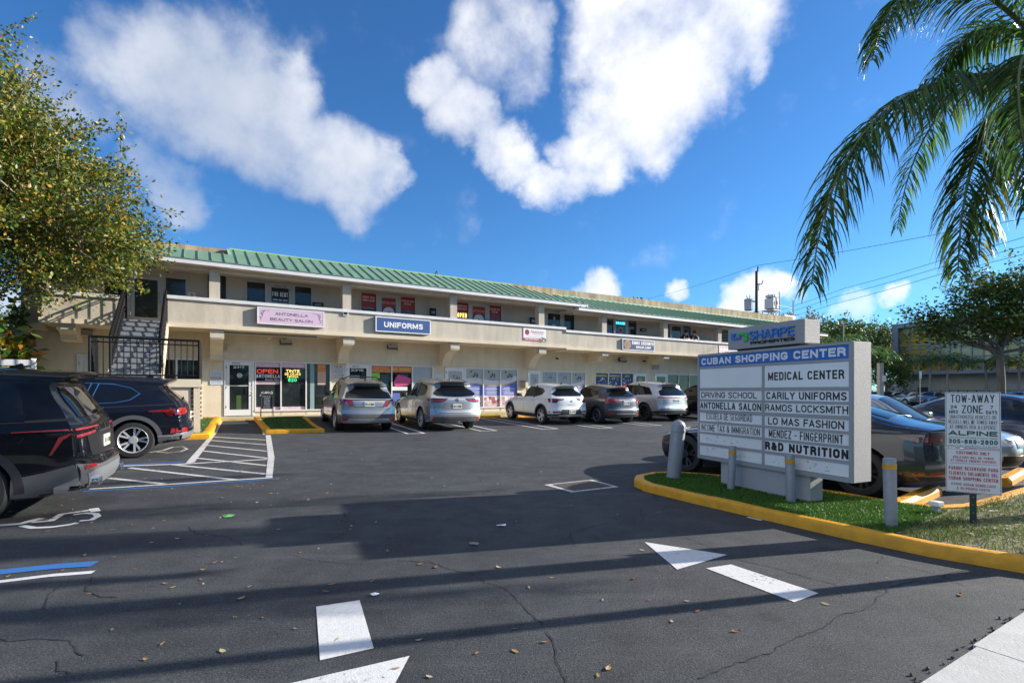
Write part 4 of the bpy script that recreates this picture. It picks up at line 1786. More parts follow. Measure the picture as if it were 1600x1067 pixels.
def roof_section(t0, t1, ze, top_of, seam0, name='roof'):
    """sloped roof; top_of(t) gives the depth n of its upper edge"""
    mb = MB()
    ts = sorted(set([t0, t1] + [x for x in (1.09, 14.27) if t0 < x < t1]))
    for a, b in zip(ts[:-1], ts[1:]):
        na, nb = top_of(a + 1e-4), top_of(b - 1e-4)
        za, zb = ze + (na - 20.86) * RS, ze + (nb - 20.86) * RS
        vs = [(a, 20.86, ze), (b, 20.86, ze), (b, nb, zb), (a, na, za), (a, 20.86, ze - .03), (b, 20.86, ze - .03), (b, nb, zb - .03), (a, na, za - .03)]
        mb.add(vs, [(0, 1, 2, 3), (4, 7, 6, 5), (0, 4, 5, 1), (2, 6, 7, 3), (1, 5, 6, 2), (0, 3, 7, 4)])
    t = seam0
    up = Vector((0, -RS, 1)).normalized()
    while t < t1 - .02:
        nt_ = top_of(t) - .01
        if nt_ > 20.95:
            a = Vector((t, 20.85, ze - .002))
            b = Vector((t, nt_, ze + (nt_ - 20.86) * RS - .002))
            w = Vector((.013, 0, 0))
            h = up * .040
            vs = [a - w, a + w, a + w * .8 + h, a - w * .8 + h, b - w, b + w, b + w * .8 + h, b - w * .8 + h]
            mb.add(vs, [(0, 1, 2, 3), (7, 6, 5, 4), (1, 5, 6, 2), (0, 3, 7, 4), (3, 2, 6, 7)])
        t += .41
    o = bpart(name, mb, M_roof)
    return o


def top1(t):
    if t < 1.09:
        return 22.25
    if t <= 14.27:
        return 23.2
    return 23.2 - (t - 14.27) / (17.56 - 14.27) * 2.33


r1 = roof_section(TL - .6, 17.56, ZE, top1, TL - .4)
r2 = roof_section(E2, TR + .5, ZE - .19, lambda t: 22.95, E2 + .1)
mb = MB()
zr = ZE + (23.2 - 20.86) * RS
mb.box(1.09, 14.27, 23.13, 23.33, zr - .02, zr + .055)
mb.prism([(22.2, ZE + 1.34 * RS - .01), (23.3, zr - .01), (23.3, zr + .06), (22.2, ZE + 1.34 * RS + .05)], lambda q: (1.0, q[0], q[1]), lambda q: (1.088, q[0], q[1]))
bpart('ridge_cap', mb, M_ridge, r1)
mb = MB()
z2 = ZE - .19 + (22.95 - 20.86) * RS
mb.box(E2, TR + .5, 22.9, 23.34, z2 - .02, z2 + .05)
bpart('ridge_cap', mb, M_ridge, r2)
mb = MB()   # hip end facing along the front
mb.add([(14.27, 23.2, zr), (17.56, 20.86, ZE), (17.56, 23.2, ZE)], [(0, 1, 2)])
mb.add([(14.27, 23.203, zr), (17.56, 23.203, ZE), (14.27, 23.203, ZE)], [(0, 1, 2)])
bpart('hip_end', mb, M_roof, r1)
for (a, b, z0) in ((TL - .6, 17.56, 5.935), (E2, TR + .5, 5.745)):
    mb = MB()
    mb.box(a, b, 20.885, 20.93, z0, z0 + .178)
    mb.box(a, a + .04, 20.932, 22.6, z0 + .004, z0 + .16)
    mb.box(b - .04, b, 20.932, 22.9, z0 + .004, z0 + .16)
    bpart('fascia', mb, M_fas)
    mb = MB()
    mb.box(a + .05, b - .05, 20.935, 22.63, z0 + .012, z0 + .05)
    mb.box(a + .05, b - .05, 21.3, 21.58, z0 - .10, z0 + .010)
    bpart('soffit', mb, M_upsoff)
# weathered parapet of the flat roof behind
mb = MB()
ts = [TL + (TR - TL) * i / 24 for i in range(25)]
for a, b in zip(ts[:-1], ts[1:]):
    za, zb = 7.12 + (a - TL) * .0085, 7.12 + (b - TL) * .0085
    vs = [(a, 23.36, 5.9), (b, 23.36, 5.9), (b, 23.36, zb), (a, 23.36, za), (a, 23.56, 5.9), (b, 23.56, 5.9), (b, 23.56, zb), (a, 23.56, za)]
    mb.add(vs, [(0, 1, 2, 3), (3, 2, 6, 7), (4, 7, 6, 5)])
mb.box(TR - .2, TR + .01, 23.57, 34, 6.8, 7.45)
mb.box(TL - .01, TL + .2, 23.57, 34, 6.8, 7.10)
bpart('roof_parapet', mb, M_rparapet)
mb = MB()
mb.box(TL + .2, TR, 22.7, 23.355, 5.99, 6.2)
bpart('roof_curb', mb, M_rparapet)


# ------------------------------------------------------------------ outside staircase
stair = thing('staircase', 'grey outdoor staircase with black railings climbing to the balcony', 'staircase', (0, 0, 0), (0, 0, ANG))
M_step = mat('grey stair concrete', (.19, .205, .23), .8, var=.10, vs=5, bump=.2, bs=40)
M_cream = stucco('cream stair wall', (.66, .56, .42), streak=.05)
LZ = 1.86   # landing height
LN0, LN1 = 16.75, 18.1
LT0, LT1 = -2.40, .10
nst = 11
rise = (3.895 - LZ) / nst
go = (21.31 - LN1) / nst
for i in range(nst):
    mb = MB()
    n0 = LN1 + go * i
    z = LZ + rise * (i + 1)
    mb.box(STL + .03, STR - .03, n0 - .03, n0 + go + .005, z - .055, z)
    mb.box(STL + .05, STR - .05, n0, n0 + .02, z - rise, z - .056)
    mb.build('step', M_step, stair)
mb = MB()
for x0 in (STL - .02, STR - .03):
    vs = []
    for q in (x0, x0 + .05):
        vs += [(q, LN1 - .02, LZ - .18), (q, LN1 - .02, LZ + .12), (q, 21.29, 3.895 + .02), (q, 21.29, 3.895 - .35)]
    mb.add(vs, [(0, 1, 2, 3), (7, 6, 5, 4), (0, 4, 5, 1), (1, 5, 6, 2), (2, 6, 7, 3), (3, 7, 4, 0)])
mb.build('stringer', M_cream, stair)
mb = MB()
mb.box(LT0, LT1, LN0, LN1, LZ - .22, LZ)
mb.build('landing', M_cream, stair)
mb = MB()
mb.box(LT0 + .05, LT1 - .25, LN0 + .07, LN0 + .22, 0, LZ - .222)
mb.box(LT1 - .18, LT1 - .02, LN0 + .03, LN0 + .20, 0, LZ - .222)
mb.box(LT0 + .05, LT0 + .2, LN0 + .23, LN1 - .05, 0, LZ - .222)
mb.build('landing_wall', M_cream, stair)
# lower flight folds back towards the shops
nl = 9
g_end = .5
for i in range(nl):
    z = LZ - (LZ - g_end) / nl * (i + .9)
    n0 = LN1 + .02 + .27 * i
    mb = MB()
    mb.bbox(-.72, LT1 + .06, n0, n0 + .30, z - .07, z, .008)
    mb.build('step', M_cream, stair)
mb = MB()
for x0 in (-.68, -.02):
    vs = []
    for q_ in (x0, x0 + .06):
        vs += [(q_, LN1, LZ - .10), (q_, LN1, LZ - .40), (q_, LN1 + .27 * nl, g_end - .32), (q_, LN1 + .27 * nl + .1, g_end - .05)]
    mb.add(vs, [(0, 1, 2, 3), (7, 6, 5, 4), (0, 4, 5, 1), (1, 5, 6, 2), (2, 6, 7, 3), (3, 7, 4, 0)])
mb.build('stringer', M_cream, stair)


def railing(path, h=1.07, gap=.135, posts=True):
    """path of 3-D points (floor line); vertical balusters between two rails"""
    mb = MB()
    for a, b in zip(path[:-1], path[1:]):
        a, b = Vector(a), Vector(b)
        L_ = (b.xy - a.xy).length
        for z, r in ((h, .032), (h - .13, .018), (.10, .020)):
            mb.tube([a + Vector((0, 0, z)), b + Vector((0, 0, z))], r, 6)
        k = max(1, int(L_ / gap))
        for i in range(1, k):
            p_ = a.lerp(b, i / k)
            mb.cyl(p_ + Vector((0, 0, .10)), p_ + Vector((0, 0, h)), .0135, n=5, caps=False)
    for p_ in path:
        p_ = Vector(p_)
        mb.cyl(p_, p_ + Vector((0, 0, h)), .032, n=6)
    return mb.build('railing', M_rail, stair)


railing([(LT0 + .06, LN1 - .05, LZ), (LT0 + .06, LN0 + .06, LZ), (LT1 - .05, LN0 + .06, LZ), (LT1 - .02, LN1 - .05, LZ)])
railing([(STL + .05, LN1, LZ + rise), (STL + .05, 21.27, 3.93)], gap=.10)
railing([(STR - .05, LN1, LZ + rise), (STR - .05, 21.27, 3.93)], gap=.10)
railing([(LT1, LN1 + .1, LZ - .1), (LT1, LN1 + .27 * nl, g_end + .05)], gap=.13)
mb = MB()
for x0 in (STL + .10, STR - .10):
    mb.tube([(x0, LN1, LZ + rise + .9), (x0, 21.27, 3.93 + .9), (x0 + (.12 if x0 < -1.5 else -.04), 21.5, 4.9)], .018, 6)
mb.build('handrail', M_rail, stair, 60)
# ------------------------------------------------------------------ vehicles
def lerp_tab(tab, x):
    """smooth interpolation through (x, value) pairs"""
    if x <= tab[0][0]:
        return tab[0][1]
    if x >= tab[-1][0]:
        return tab[-1][1]
    for i in range(len(tab) - 1):
        if x <= tab[i + 1][0]:
            x0, y0 = tab[i]
            x1, y1 = tab[i + 1]
            h = x1 - x0
            m0 = (y1 - tab[i - 1][1]) / (x1 - tab[i - 1][0]) if i > 0 else (y1 - y0) / h
            m1 = (tab[i + 2][1] - y0) / (tab[i + 2][0] - x0) if i + 2 < len(tab) else (y1 - y0) / h
            s = (y1 - y0) / h
            if (m0 * s) <= 0:
                m0 = 0
            if (m1 * s) <= 0:
                m1 = 0
            m0 = max(min(m0, 3 * abs(s)), -3 * abs(s))
            m1 = max(min(m1, 3 * abs(s)), -3 * abs(s))
            t = (x - x0) / h
            return (2 * t ** 3 - 3 * t ** 2 + 1) * y0 + (t ** 3 - 2 * t ** 2 + t) * h * m0 + (-2 * t ** 3 + 3 * t ** 2) * y1 + (t ** 3 - t ** 2) * h * m1


def car_paint(name, col, metal=.0, rough=.32):
    m = mat(name, col, rough, metal=metal, coat=.5 if max(col) < .02 else 1.0, spec=.02 if max(col) < .02 else .5, var=.03, vs=1.5)
    return m


M_clad = mat('black plastic cladding', (.030, .030, .032), .6, var=.08, vs=8)
M_clad_grey = mat('grey plastic cladding', (.085, .087, .092), .5, var=.06, vs=8)
M_silvertrim = mat('silver bumper trim', (.42, .43, .45), .35, metal=.7)
M_tail = mat('red tail light lens', (.30, .012, .014), .12, spec=.8, coat=.6)
M_taildark = mat('dark red tail light lens', (.085, .004, .006), .10, spec=.8, coat=.6)
M_lampclear = mat('clear lamp lens', (.45, .46, .48), .10, spec=.9, coat=.6)
M_carglass = mat('tinted car glass', (.006, .007, .008), .015, spec=.5)
M_carglass_l = mat('light car glass', (.028, .034, .036), .015, spec=.6)
M_under = mat('car underside', (.006, .006, .006), .9)
M_plate = mat('licence plate white', (.62, .63, .60), .45)
M_orange = mat('plate orange blossom', (.62, .20, .03), .5)
M_plgreen = mat('plate green characters', (.03, .12, .08), .5)
M_rimdark = mat('dark alloy', (.05, .05, .055), .35, metal=.8)
M_seam = mat('panel gap', (.004, .004, .004), .8)


def build_body(S, name, mats, NS=64, NJ=6):
    """closed painted shell.  y forward, x right, rear face at y = -L/2.
    S: dict of tables.  rear(z)/front(z): offsets of end faces; top(s), belt(s), W(s), wr(s)"""
    Lh = S['L'] / 2
    W0 = S['W']

    def section(s):
        zt = lerp_tab(S['top'], s)
        zb = min(lerp_tab(S['belt'], s), zt - .012)
        w = W0 * lerp_tab(S['plan'], s)
        wr = W0 * lerp_tab(S['roofw'], s)
        zl = S['z0'] + lerp_tab(S['sill'], s)
        gh = max(.0, min(1., (zt - zb) / .25))
        # half section control points (x, z)
        sh = zb - .10
        c = [(0, zl), (.55 * w, zl), (.90 * w, zl + .004), (.965 * w, zl + .05), (w * .992, zl + .17), (w * 1.0, (zl + sh) * .5), (w * .993, sh - .06), (w * .982, sh + .02), (w * .955, zb - .008)]
        gx0, gx1 = w * .93, wr
        up = [(gx0, zb + .03 * gh), (gx0 + (gx1 - gx0) * .40, zb + (zt - zb) * .36), (gx0 + (gx1 - gx0) * .78, zb + (zt - zb) * .70),
              (gx1, zt - .055 * gh - .004), (gx1 * .90, zt - .018 * gh), (gx1 * .62, zt + .010), (gx1 * .3, zt + .022), (0, zt + .026)]
        pts = c + up
        out = []
        n = len(pts)
        for i in range(n - 1):
            p0, p1, p2, p3 = pts[max(0, i - 1)], pts[i], pts[i + 1], pts[min(n - 1, i + 2)]
            for k in range(NJ):
                t = k / NJ
                q = []
                for a in (0, 1):
                    m1 = (p2[a] - p0[a]) * .42
                    m2 = (p3[a] - p1[a]) * .42
                    q.append((2 * t ** 3 - 3 * t ** 2 + 1) * p1[a] + (t ** 3 - 2 * t ** 2 + t) * m1 + (-2 * t ** 3 + 3 * t ** 2) * p2[a] + (t ** 3 - t ** 2) * m2)
                out.append(q)
        out.append(list(pts[-1]))
        out[0][0] = 0
        return out

    def yr(x, z):
        return -Lh + lerp_tab(S['rear'], z) + S.get('rearc', .16) * (abs(x) / W0) ** S.get('rearp', 3.2)

    def yf(x, z):
        return Lh - lerp_tab(S['front'], z) - S.get('frontc', .34) * (abs(x) / W0) ** 2.6
    ss = []
    for i in range(NS + 1):
        u = i / NS
        ss.append(.5 - .5 * math.cos(math.pi * u) if False else u)
    # denser near ends
    ss = [u + .045 * math.sin(2 * math.pi * u) * -1 for u in ss]
    secs = [section(s) for s in ss]
    nj = len(secs[0])
    verts, faces = [], []
    grid = []
    for i, s in enumerate(ss):
        row = []
        for (x, z) in secs[i]:
            a, b = yr(x, z), yf(x, z)
            y = a + s * (b - a)
            row.append((x, y, z))
        grid.append(row)
    ring = 2 * nj - 2
    for row in grid:
        full = row + [(-p[0], p[1], p[2]) for p in row[-2:0:-1]]
        verts += full
    for i in range(len(ss) - 1):
        for k in range(ring):
            a = i * ring + k
            b = i * ring + (k + 1) % ring
            faces.append((a, b, b + ring, a + ring))
    # end caps: rows across
    NC = 14
    for (i0, fn, flip) in ((0, yr, False), (len(ss) - 1, yf, True)):
        base = i0 * ring
        rows = []
        for k in range(nj):
            x, y, z = grid[i0][k]
            if k == 0 or k == nj - 1:
                rows.append([base + k])
                continue
            r = [base + k]
            for c in range(1, NC):
                xx = x * (1 - 2 * c / NC)
                verts.append((xx, fn(xx, z), z))
                r.append(len(verts) - 1)
            r.append(base + ring - k)
            rows.append(r)
        for k in range(nj - 1):
            r0, r1 = rows[k], rows[k + 1]
            if len(r0) == 1 and len(r1) > 1:
                for c in range(NC):
                    f = (r0[0], r1[c], r1[c + 1])
                    faces.append(f if flip else f[::-1])
            elif len(r1) == 1:
                for c in range(NC):
                    f = (r1[0], r0[c + 1], r0[c])
                    faces.append(f if flip else f[::-1])
            else:
                for c in range(NC):
                    f = (r0[c], r0[c + 1], r1[c + 1], r1[c])
                    faces.append(f if not flip else f[::-1])
    me = bpy.data.meshes.new(name)
    me.from_pydata(verts, [], faces)
    bm = bmesh.new()
    bm.from_mesh(me)
    bmesh.ops.remove_doubles(bm, verts=bm.verts, dist=.0004)
    bmesh.ops.recalc_face_normals(bm, faces=bm.faces)
    bm.normal_update()
    bvh = BVHTree.FromBMesh(bm)
    bm.to_mesh(me)
    bm.free()
    for m in mats:
        me.materials.append(m)
    return me, bvh


class Car:
    def __init__(self, S, name, label, group, paint, loc=(0, 0, 0), rot=(0, 0, 0), cat='car'):
        self.S = S
        self.root = thing(name, label, cat, loc, rot, group)
        self.paint = paint
        me, self.bvh = build_body(S, 'body', [paint, M_under], S.get('NS', 64), S.get('NJ', 6))
        o = bpy.data.objects.new('body', me)
        COL.objects.link(o)
        self.body = o
        # wheel houses cut out of the shell
        cm = MB()
        ra = S['rw'] + S.get('gap', .055)
        for y in (S['yr'], S['yf']):
            for sgn in (-1, 1):
                cm.cyl((sgn * (S['W'] * .60), y, S['rw'] + .012), (sgn * (S['W'] + .3), y, S['rw'] + .012), ra, n=40)
        cut = cm.build('cut', M_under)
        cut.data.materials.clear()
        cut.data.materials.append(M_under)
        md = o.modifiers.new('b', 'BOOLEAN')
        md.operation = 'DIFFERENCE'
        md.object = cut
        md.solver = 'EXACT'
        md.material_mode = 'TRANSFER'
        dg = bpy.context.evaluated_depsgraph_get()
        dg.update()
        me2 = bpy.data.meshes.new_from_object(o.evaluated_get(dg))
        o.modifiers.clear()
        o.data = me2
        me2.name = 'body'
        bpy.data.objects.remove(cut)
        me2.polygons.foreach_set('use_smooth', [True] * len(me2.polygons))
        me2.set_sharp_from_angle(angle=R(38))
        o.parent = self.root
        self.wheel_mesh = {}

    def hit(self, p, d):
        h = self.bvh.ray_cast(Vector(p), Vector(d))
        if abs(d[1]) > .5:   # stay on the end face
            x = p[0]
            for _ in range(14):
                if h[0] is not None and abs(abs(h[0].y) - self.S['L'] / 2) < .42:
                    break
                x *= .975
                h = self.bvh.ray_cast(Vector((x, p[1], p[2])), Vector(d))
        if abs(d[0]) > .5:   # stay on the near flank
            z = p[2]
            for _ in range(40):
                if h[0] is not None and h[0].x * p[0] > 0:
                    break
                z -= .012
                h = self.bvh.ray_cast(Vector((p[0], p[1], z)), Vector(d))
        if h[0] is None:
            h = self.bvh.find_nearest(Vector(p) + Vector(d) * (4.0 if abs(d[1]) < .5 else 3))
        return h[0], h[1]

    def panel(self, name, poly, view, m, off=.006, step=.07, parent=None, skirt=.02, mb=None, mi=0):
        """poly on 'L'/'R' side: (y, z); 'B' back / 'F' front: (x, z); 'T' top: (x, y)"""
        pts = []
        n = len(poly)
        for i in range(n):
            a, b = Vector(poly[i]), Vector(poly[(i + 1) % n])
            k = max(1, int((b - a).length / step))
            for j in range(k):
                pts.append(a.lerp(b, j / k))
        nb = len(pts)
        xs, zs = [p.x for p in pts], [p.y for p in pts]
        inner = []
        if min(max(xs) - min(xs), max(zs) - min(zs)) > step * 1.2:
            for gx in np.arange(min(xs) + step * .5, max(xs), step):
                for gy in np.arange(min(zs) + step * .5, max(zs), step):
                    inner.append(Vector((gx, gy)))
        r = delaunay_2d_cdt(pts + inner, [(i, (i + 1) % nb) for i in range(nb)], [], 1, 1e-5)
        vs, ns = [], []
        for v in r[0]:
            if view in 'LR':
                sx = -1 if view == 'L' else 1
                loc, nr = self.hit((sx * 3, v.x, v.y), (-sx, 0, 0))
            elif view == 'B':
                loc, nr = self.hit((v.x, -5, v.y), (0, 1, 0))
            elif view == 'F':
                loc, nr = self.hit((v.x, 5, v.y), (0, -1, 0))
            else:
                loc, nr = self.hit((v.x, v.y, 4), (0, 0, -1))
            vs.append(loc + nr * off)
            ns.append(nr)
        fs = [tuple(f) for f in r[2]]
        # skirt
        cnt = {}
        for f in fs:
            for i in range(len(f)):
                e = (f[i], f[(i + 1) % len(f)])
                cnt[e] = cnt.get(e, 0) + 1
        n0 = len(vs)
        allv = vs + [v - q * (skirt + off) for v, q in zip(vs, ns)]
        for e in list(cnt):
            if (e[1], e[0]) not in cnt:
                fs.append((e[1], e[0], e[0] + n0, e[1] + n0))
        own = mb is None
        mb = mb or MB()
        mb.add(allv, fs, mi)
        if own:
            return mb.build(name, m, parent or self.root, 45)

    def both(self, name, poly, m, **kw):
        """same outline on the two sides"""
        return self.panel(name, poly, 'L', m, **kw), self.panel(name, poly, 'R', m, **kw)

    def back_pair(self, name, poly, m, **kw):
        return (self.panel(name, poly, 'B', m, **kw), self.panel(name, [(-x, z) for x, z in poly], 'B', m, **kw))

    def wheels(self, spokes=5, rim_m=None, style='twin', rr=.68):
        S = self.S
        r = S['rw']
        w = S.get('tw', .235)
        t = MB()
        t.lathe([(r * .66, -w / 2 + .02), (r * .72, -w / 2), (r * .93, -w / 2 + .004), (r * .985, -w / 2 + .025), (r, -w / 2 + .06), (r, w / 2 - .06), (r * .985, w / 2 - .025), (r * .93, w / 2 - .004), (r * .72, w / 2), (r * .66, w / 2 - .02)], n=40, axis='x')
        for k in (-.045, 0, .045):
            pass
        rm = rim_m or M_alu
        d = MB()
        d.lathe([(r * rr, -.05), (r * rr, .112), (r * rr * .97, .118), (r * rr * .93, .108), (r * rr * .90, .03), (r * rr * .88, -.05)], n=40, axis='x', caps=False)
        d.lathe([(.03, .09), (.075, .088), (.085, .06), (.085, 0)], n=16, axis='x')
        for k in range(spokes):
            a0 = 2 * math.pi * k / spokes
            for da in ((-.14, .14) if style == 'twin' else ((0,) if style == 'single' else (-.2, 0.0, .2))):
                a, b = a0 + da * .55, a0 + da * 1.5
                wid = .017 if style == 'twin' else (.034 if style == 'single' else .012)
                p0 = Vector((.072, math.cos(a) * .06, math.sin(a) * .06))
                p1 = Vector((.098, math.cos(b) * r * rr * .92, math.sin(b) * r * rr * .92))
                tn = Vector((0, -math.sin(b), math.cos(b)))
                vs = []
                for p, f in ((p0, 1.0), (p1, 1.25)):
                    vs += [p - tn * wid * f, p + tn * wid * f, p + tn * wid * f * .8 + Vector((-.03, 0, 0)), p - tn * wid * f * .8 + Vector((-.03, 0, 0))]
                d.add(vs, [(0, 1, 5, 4), (1, 2, 6, 5), (2, 3, 7, 6), (3, 0, 4, 7), (0, 3, 2, 1), (4, 5, 6, 7)])
        br = MB()
        br.lathe([(r * rr * .86, -.04), (r * rr * .86, .0), (.05, .0), (.05, -.04)], n=24, axis='x')
        tm = dm = bmesh_ = None
        i = 0
        for y in (S['yr'], S['yf']):
            for sgn in (-1, 1):
                x = sgn * (S['W'] - w / 2 - .02)
                if tm is None:
                    wo = t.build('wheel', M_rubber, self.root, 40)
                    ro = d.build('rim', rm, wo, 35)
                    bo = br.build('brake', M_under, wo)
                    tm, dm, bmm = wo.data, ro.data, bo.data
                else:
                    wo = bpy.data.objects.new('wheel', tm)
                    COL.objects.link(wo)
                    wo.parent = self.root
                    for nm, me in (('rim', dm), ('brake', bmm)):
                        c = bpy.data.objects.new(nm, me)
                        COL.objects.link(c)
                        c.parent = wo
                wo.location = (x, y, r + .003)
                wo.rotation_euler = (i * .7, 0, 0 if sgn > 0 else math.pi)
                i += 1
        return self

    def arch_trim(self, width=.075, m=None, zc=None, lowz=.24, off=.008):
        S = self.S
        ra = S['rw'] + S.get('gap', .055) - .004
        zc = S['rw'] + .012
        for y in (S['yr'], S['yf']):
            for v in 'LR':
                poly = []
                a0 = math.asin(max(-1, min(1, (lowz - zc) / ra)))
                n = 22
                for k in range(n + 1):
                    a = a0 + (math.pi - 2 * a0) * k / n
                    poly.append((y + ra * math.cos(a), zc + ra * math.sin(a)))
                rb = ra + width
                a1 = math.asin(max(-1, min(1, (lowz - zc) / rb)))
                for k in range(n, -1, -1):
                    a = a1 + (math.pi - 2 * a1) * k / n
                    poly.append((y + rb * math.cos(a), zc + rb * math.sin(a)))
                self.panel('wheel_arch', poly, v, m or M_clad, off=off, step=.2, skirt=.03)

    def plate(self, x, z, parent=None, w=.31, h=.155, tilt=0):
        loc, nr = self.hit((x, -5, z), (0, 1, 0))
        o = MB()
        o.bbox(-w / 2, w / 2, -.006, .012, -h / 2, h / 2, .004)
        p = o.build('licence_plate', M_plate, self.root)
        p.location = loc + Vector((0, -.012, 0))
        p.rotation_euler = (R(tilt), 0, 0)
        g = MB()
        rk = random.Random(int(z * 1000))
        for k, cx in enumerate((-.115, -.075, .06, .095, .125)):
            g.box(cx - .011, cx + .011, -.009, -.007, -.035, .03)
        g.build('plate_characters', M_plgreen, p)
        g = MB()
        g.lathe([(.001, 0), (.030, 0), (.030, .003), (.001, .003)], c=(-.005, -.0095, -.005), n=12, axis='y')
        g.lathe([(.001, 0), (.022, 0), (.022, .003), (.001, .003)], c=(.022, -.0105, .012), n=10, axis='y')
        g.build('plate_emblem', M_orange, p)

    def seam(self, pts, view='L', w=.008, name='panel_gap'):
        """thin dark shut line along (y, z) points"""
        a = [Vector(p) for p in pts]
        L_, R_ = [], []
        for i, p in enumerate(a):
            d = (a[min(i + 1, len(a) - 1)] - a[max(i - 1, 0)]).normalized()
            nn = Vector((-d.y, d.x)) * w / 2
            L_.append(p + nn)
            R_.append(p - nn)
        return self.panel(name, L_ + R_[::-1], view, M_seam, off=.0025, step=.12, skirt=.004)

    def mirrors(self, y, z, m=None, size=1.0):
        for sgn in (-1, 1):
            loc, nr = self.hit((sgn * 3, y, z - .03), (-sgn, 0, 0))
            mb = MB()
            mb.bbox(-.115 * size, .115 * size, -.075, .06, -.07 * size, .085 * size, .035)
            mb.bbox(-.16 * size if sgn > 0 else .06, -.06 if sgn > 0 else .16 * size, -.03, .03, -.075, -.03, .01)
            o = mb.build('door_mirror', m or self.paint, self.root, 50)
            o.location = (loc.x + sgn * .145 * size, y, z + .05)

    def handle(self, y, z, m=None):
        for sgn in (-1, 1):
            loc, nr = self.hit((sgn * 3, y, z), (-sgn, 0, 0))
            mb = MB()
            mb.bbox(-.018, .018, -.10, .10, -.013, .013, .008)
            o = mb.build('door_handle', m or self.paint, self.root, 50)
            o.location = (loc.x + sgn * .018, y, z)

    def fin(self, y, m=None):
        loc, nr = self.hit((0, y, 4), (0, 0, -1))
        mb = MB()
        pr = [(-.09, 0), (-.075, .055), (-.055, .062), (.03, .02), (.09, 0), (.09, -.01), (-.09, -.01)]
        mb.prism(pr, lambda q: (-.018 if q[1] < .03 else -.008, q[0], q[1]), lambda q: (.018 if q[1] < .03 else .008, q[0], q[1]))
        o = mb.build('antenna_fin', m or self.paint, self.root, 40)
        o.location = loc

    def wiper(self, x0, x1, z0, z1):
        mb = MB()
        pts = []
        for k in range(5):
            f = k / 4
            loc, nr = self.hit((x0 + (x1 - x0) * f, -5, z0 + (z1 - z0) * f), (0, 1, 0))
            pts.append(loc + nr * .03)
        mb.tube(pts, .010, 6)
        mb.cyl(pts[0] - Vector((0, -.03, 0)), pts[0] + Vector((0, -.015, 0)), .022, n=10)
        mb.build('rear_wiper', M_black, self.root, 50)

    def rails(self, y0, y1, x, h=.05, m=None, r=.016, cross=None):
        for sgn in (-1, 1):
            pts = []
            n = 10
            for k in range(n + 1):
                y = y0 + (y1 - y0) * k / n
                loc, nr = self.hit((sgn * x, y, 4), (0, 0, -1))
                e = min(1, min(k, n - k) / 1.3)
                pts.append(loc + Vector((0, 0, -.005 + h * e)))
            mb = MB()
            mb.tube(pts, r, 8)
            mb.build('roof_rail', m or M_black, self.root, 60)
        for yc in cross or ():
            pts = []
            for k in range(9):
                xx = -x + 2 * x * k / 8
                loc, nr = self.hit((sgn * x, yc, 4), (0, 0, -1))
                e = min(1, min(k, 8 - k) / .9)
                pts.append((xx * (1.0 if 0 < k < 8 else 1.04), yc, loc.z + .03 + .10 * e))
            mb = MB()
            mb.tube(pts, .018, 8)
            mb.build('roof_bar', M_black, self.root, 60)

    def exhaust(self, x, z, y=None, r=.036, flat_=1.0):
        for sgn in (-1, 1):
            mb = MB()
            y0 = y if y is not None else -self.S['L'] / 2 + .08
            mb.lathe([(r, .16), (r, 0), (r * .82, .0), (r * .8, .15)], c=(sgn * x, y0, z), n=14, axis='y')
            mb.build('exhaust', M_chrome, self.root, 40)


def suv(L, W, H, z0, belt, rw, wb, rear_over, hood, tumble=.80, hatch=.40, roofdrop=.06, spoiler=.10, cowl=.60, wsr=.16):
    """tables of a hatch-back body; s runs 0 at the tail to 1 at the nose"""
    a = cowl
    return dict(L=L, W=W, z0=z0, rw=rw, yr=-L / 2 + rear_over, yf=-L / 2 + rear_over + wb,
                top=[(0, H - roofdrop), (.06, H - roofdrop * .8), (.2, H - roofdrop * .25), (.36, H), (a - wsr - .06, H - .02), (a - wsr, H - .075), (a - wsr * .5, (H + hood) / 2 + .02), (a, hood + .045), (a + .04, hood + .015), (.85, hood - .04), (.96, hood - .13), (1, hood - .22)],
                belt=[(0, belt + .06), (.25, belt + .02), (.5, belt - .02), (.68, belt - .06), (1, belt - .25)],
                plan=[(0, .93), (.06, .965), (.16, .99), (.35, 1.0), (.7, 1.0), (.86, .985), (.95, .95), (1, .90)],
                roofw=[(0, tumble - .10), (.12, tumble - .04), (.3, tumble), (a - wsr, tumble - .02), (a, .86), (1, .80)],
                sill=[(0, .10), (.10, .03), (.18, 0), (.8, 0), (.92, .03), (1, .06)],
                rear=[(z0, .12), (z0 + .16, .02), (z0 + .33, 0), (.72, .045), (.86, .06), (belt - .02, .09), (belt + .10, .17), (H - .20, hatch + .02 - .04), (H - .10, hatch - spoiler + .03), (H - .05, hatch - spoiler), (H + .05, hatch - spoiler + .08)],
                front=[(z0, .10), (z0 + .2, .01), (.55, 0), (.75, .03), (hood - .1, .10), (hood + .05, .20)])


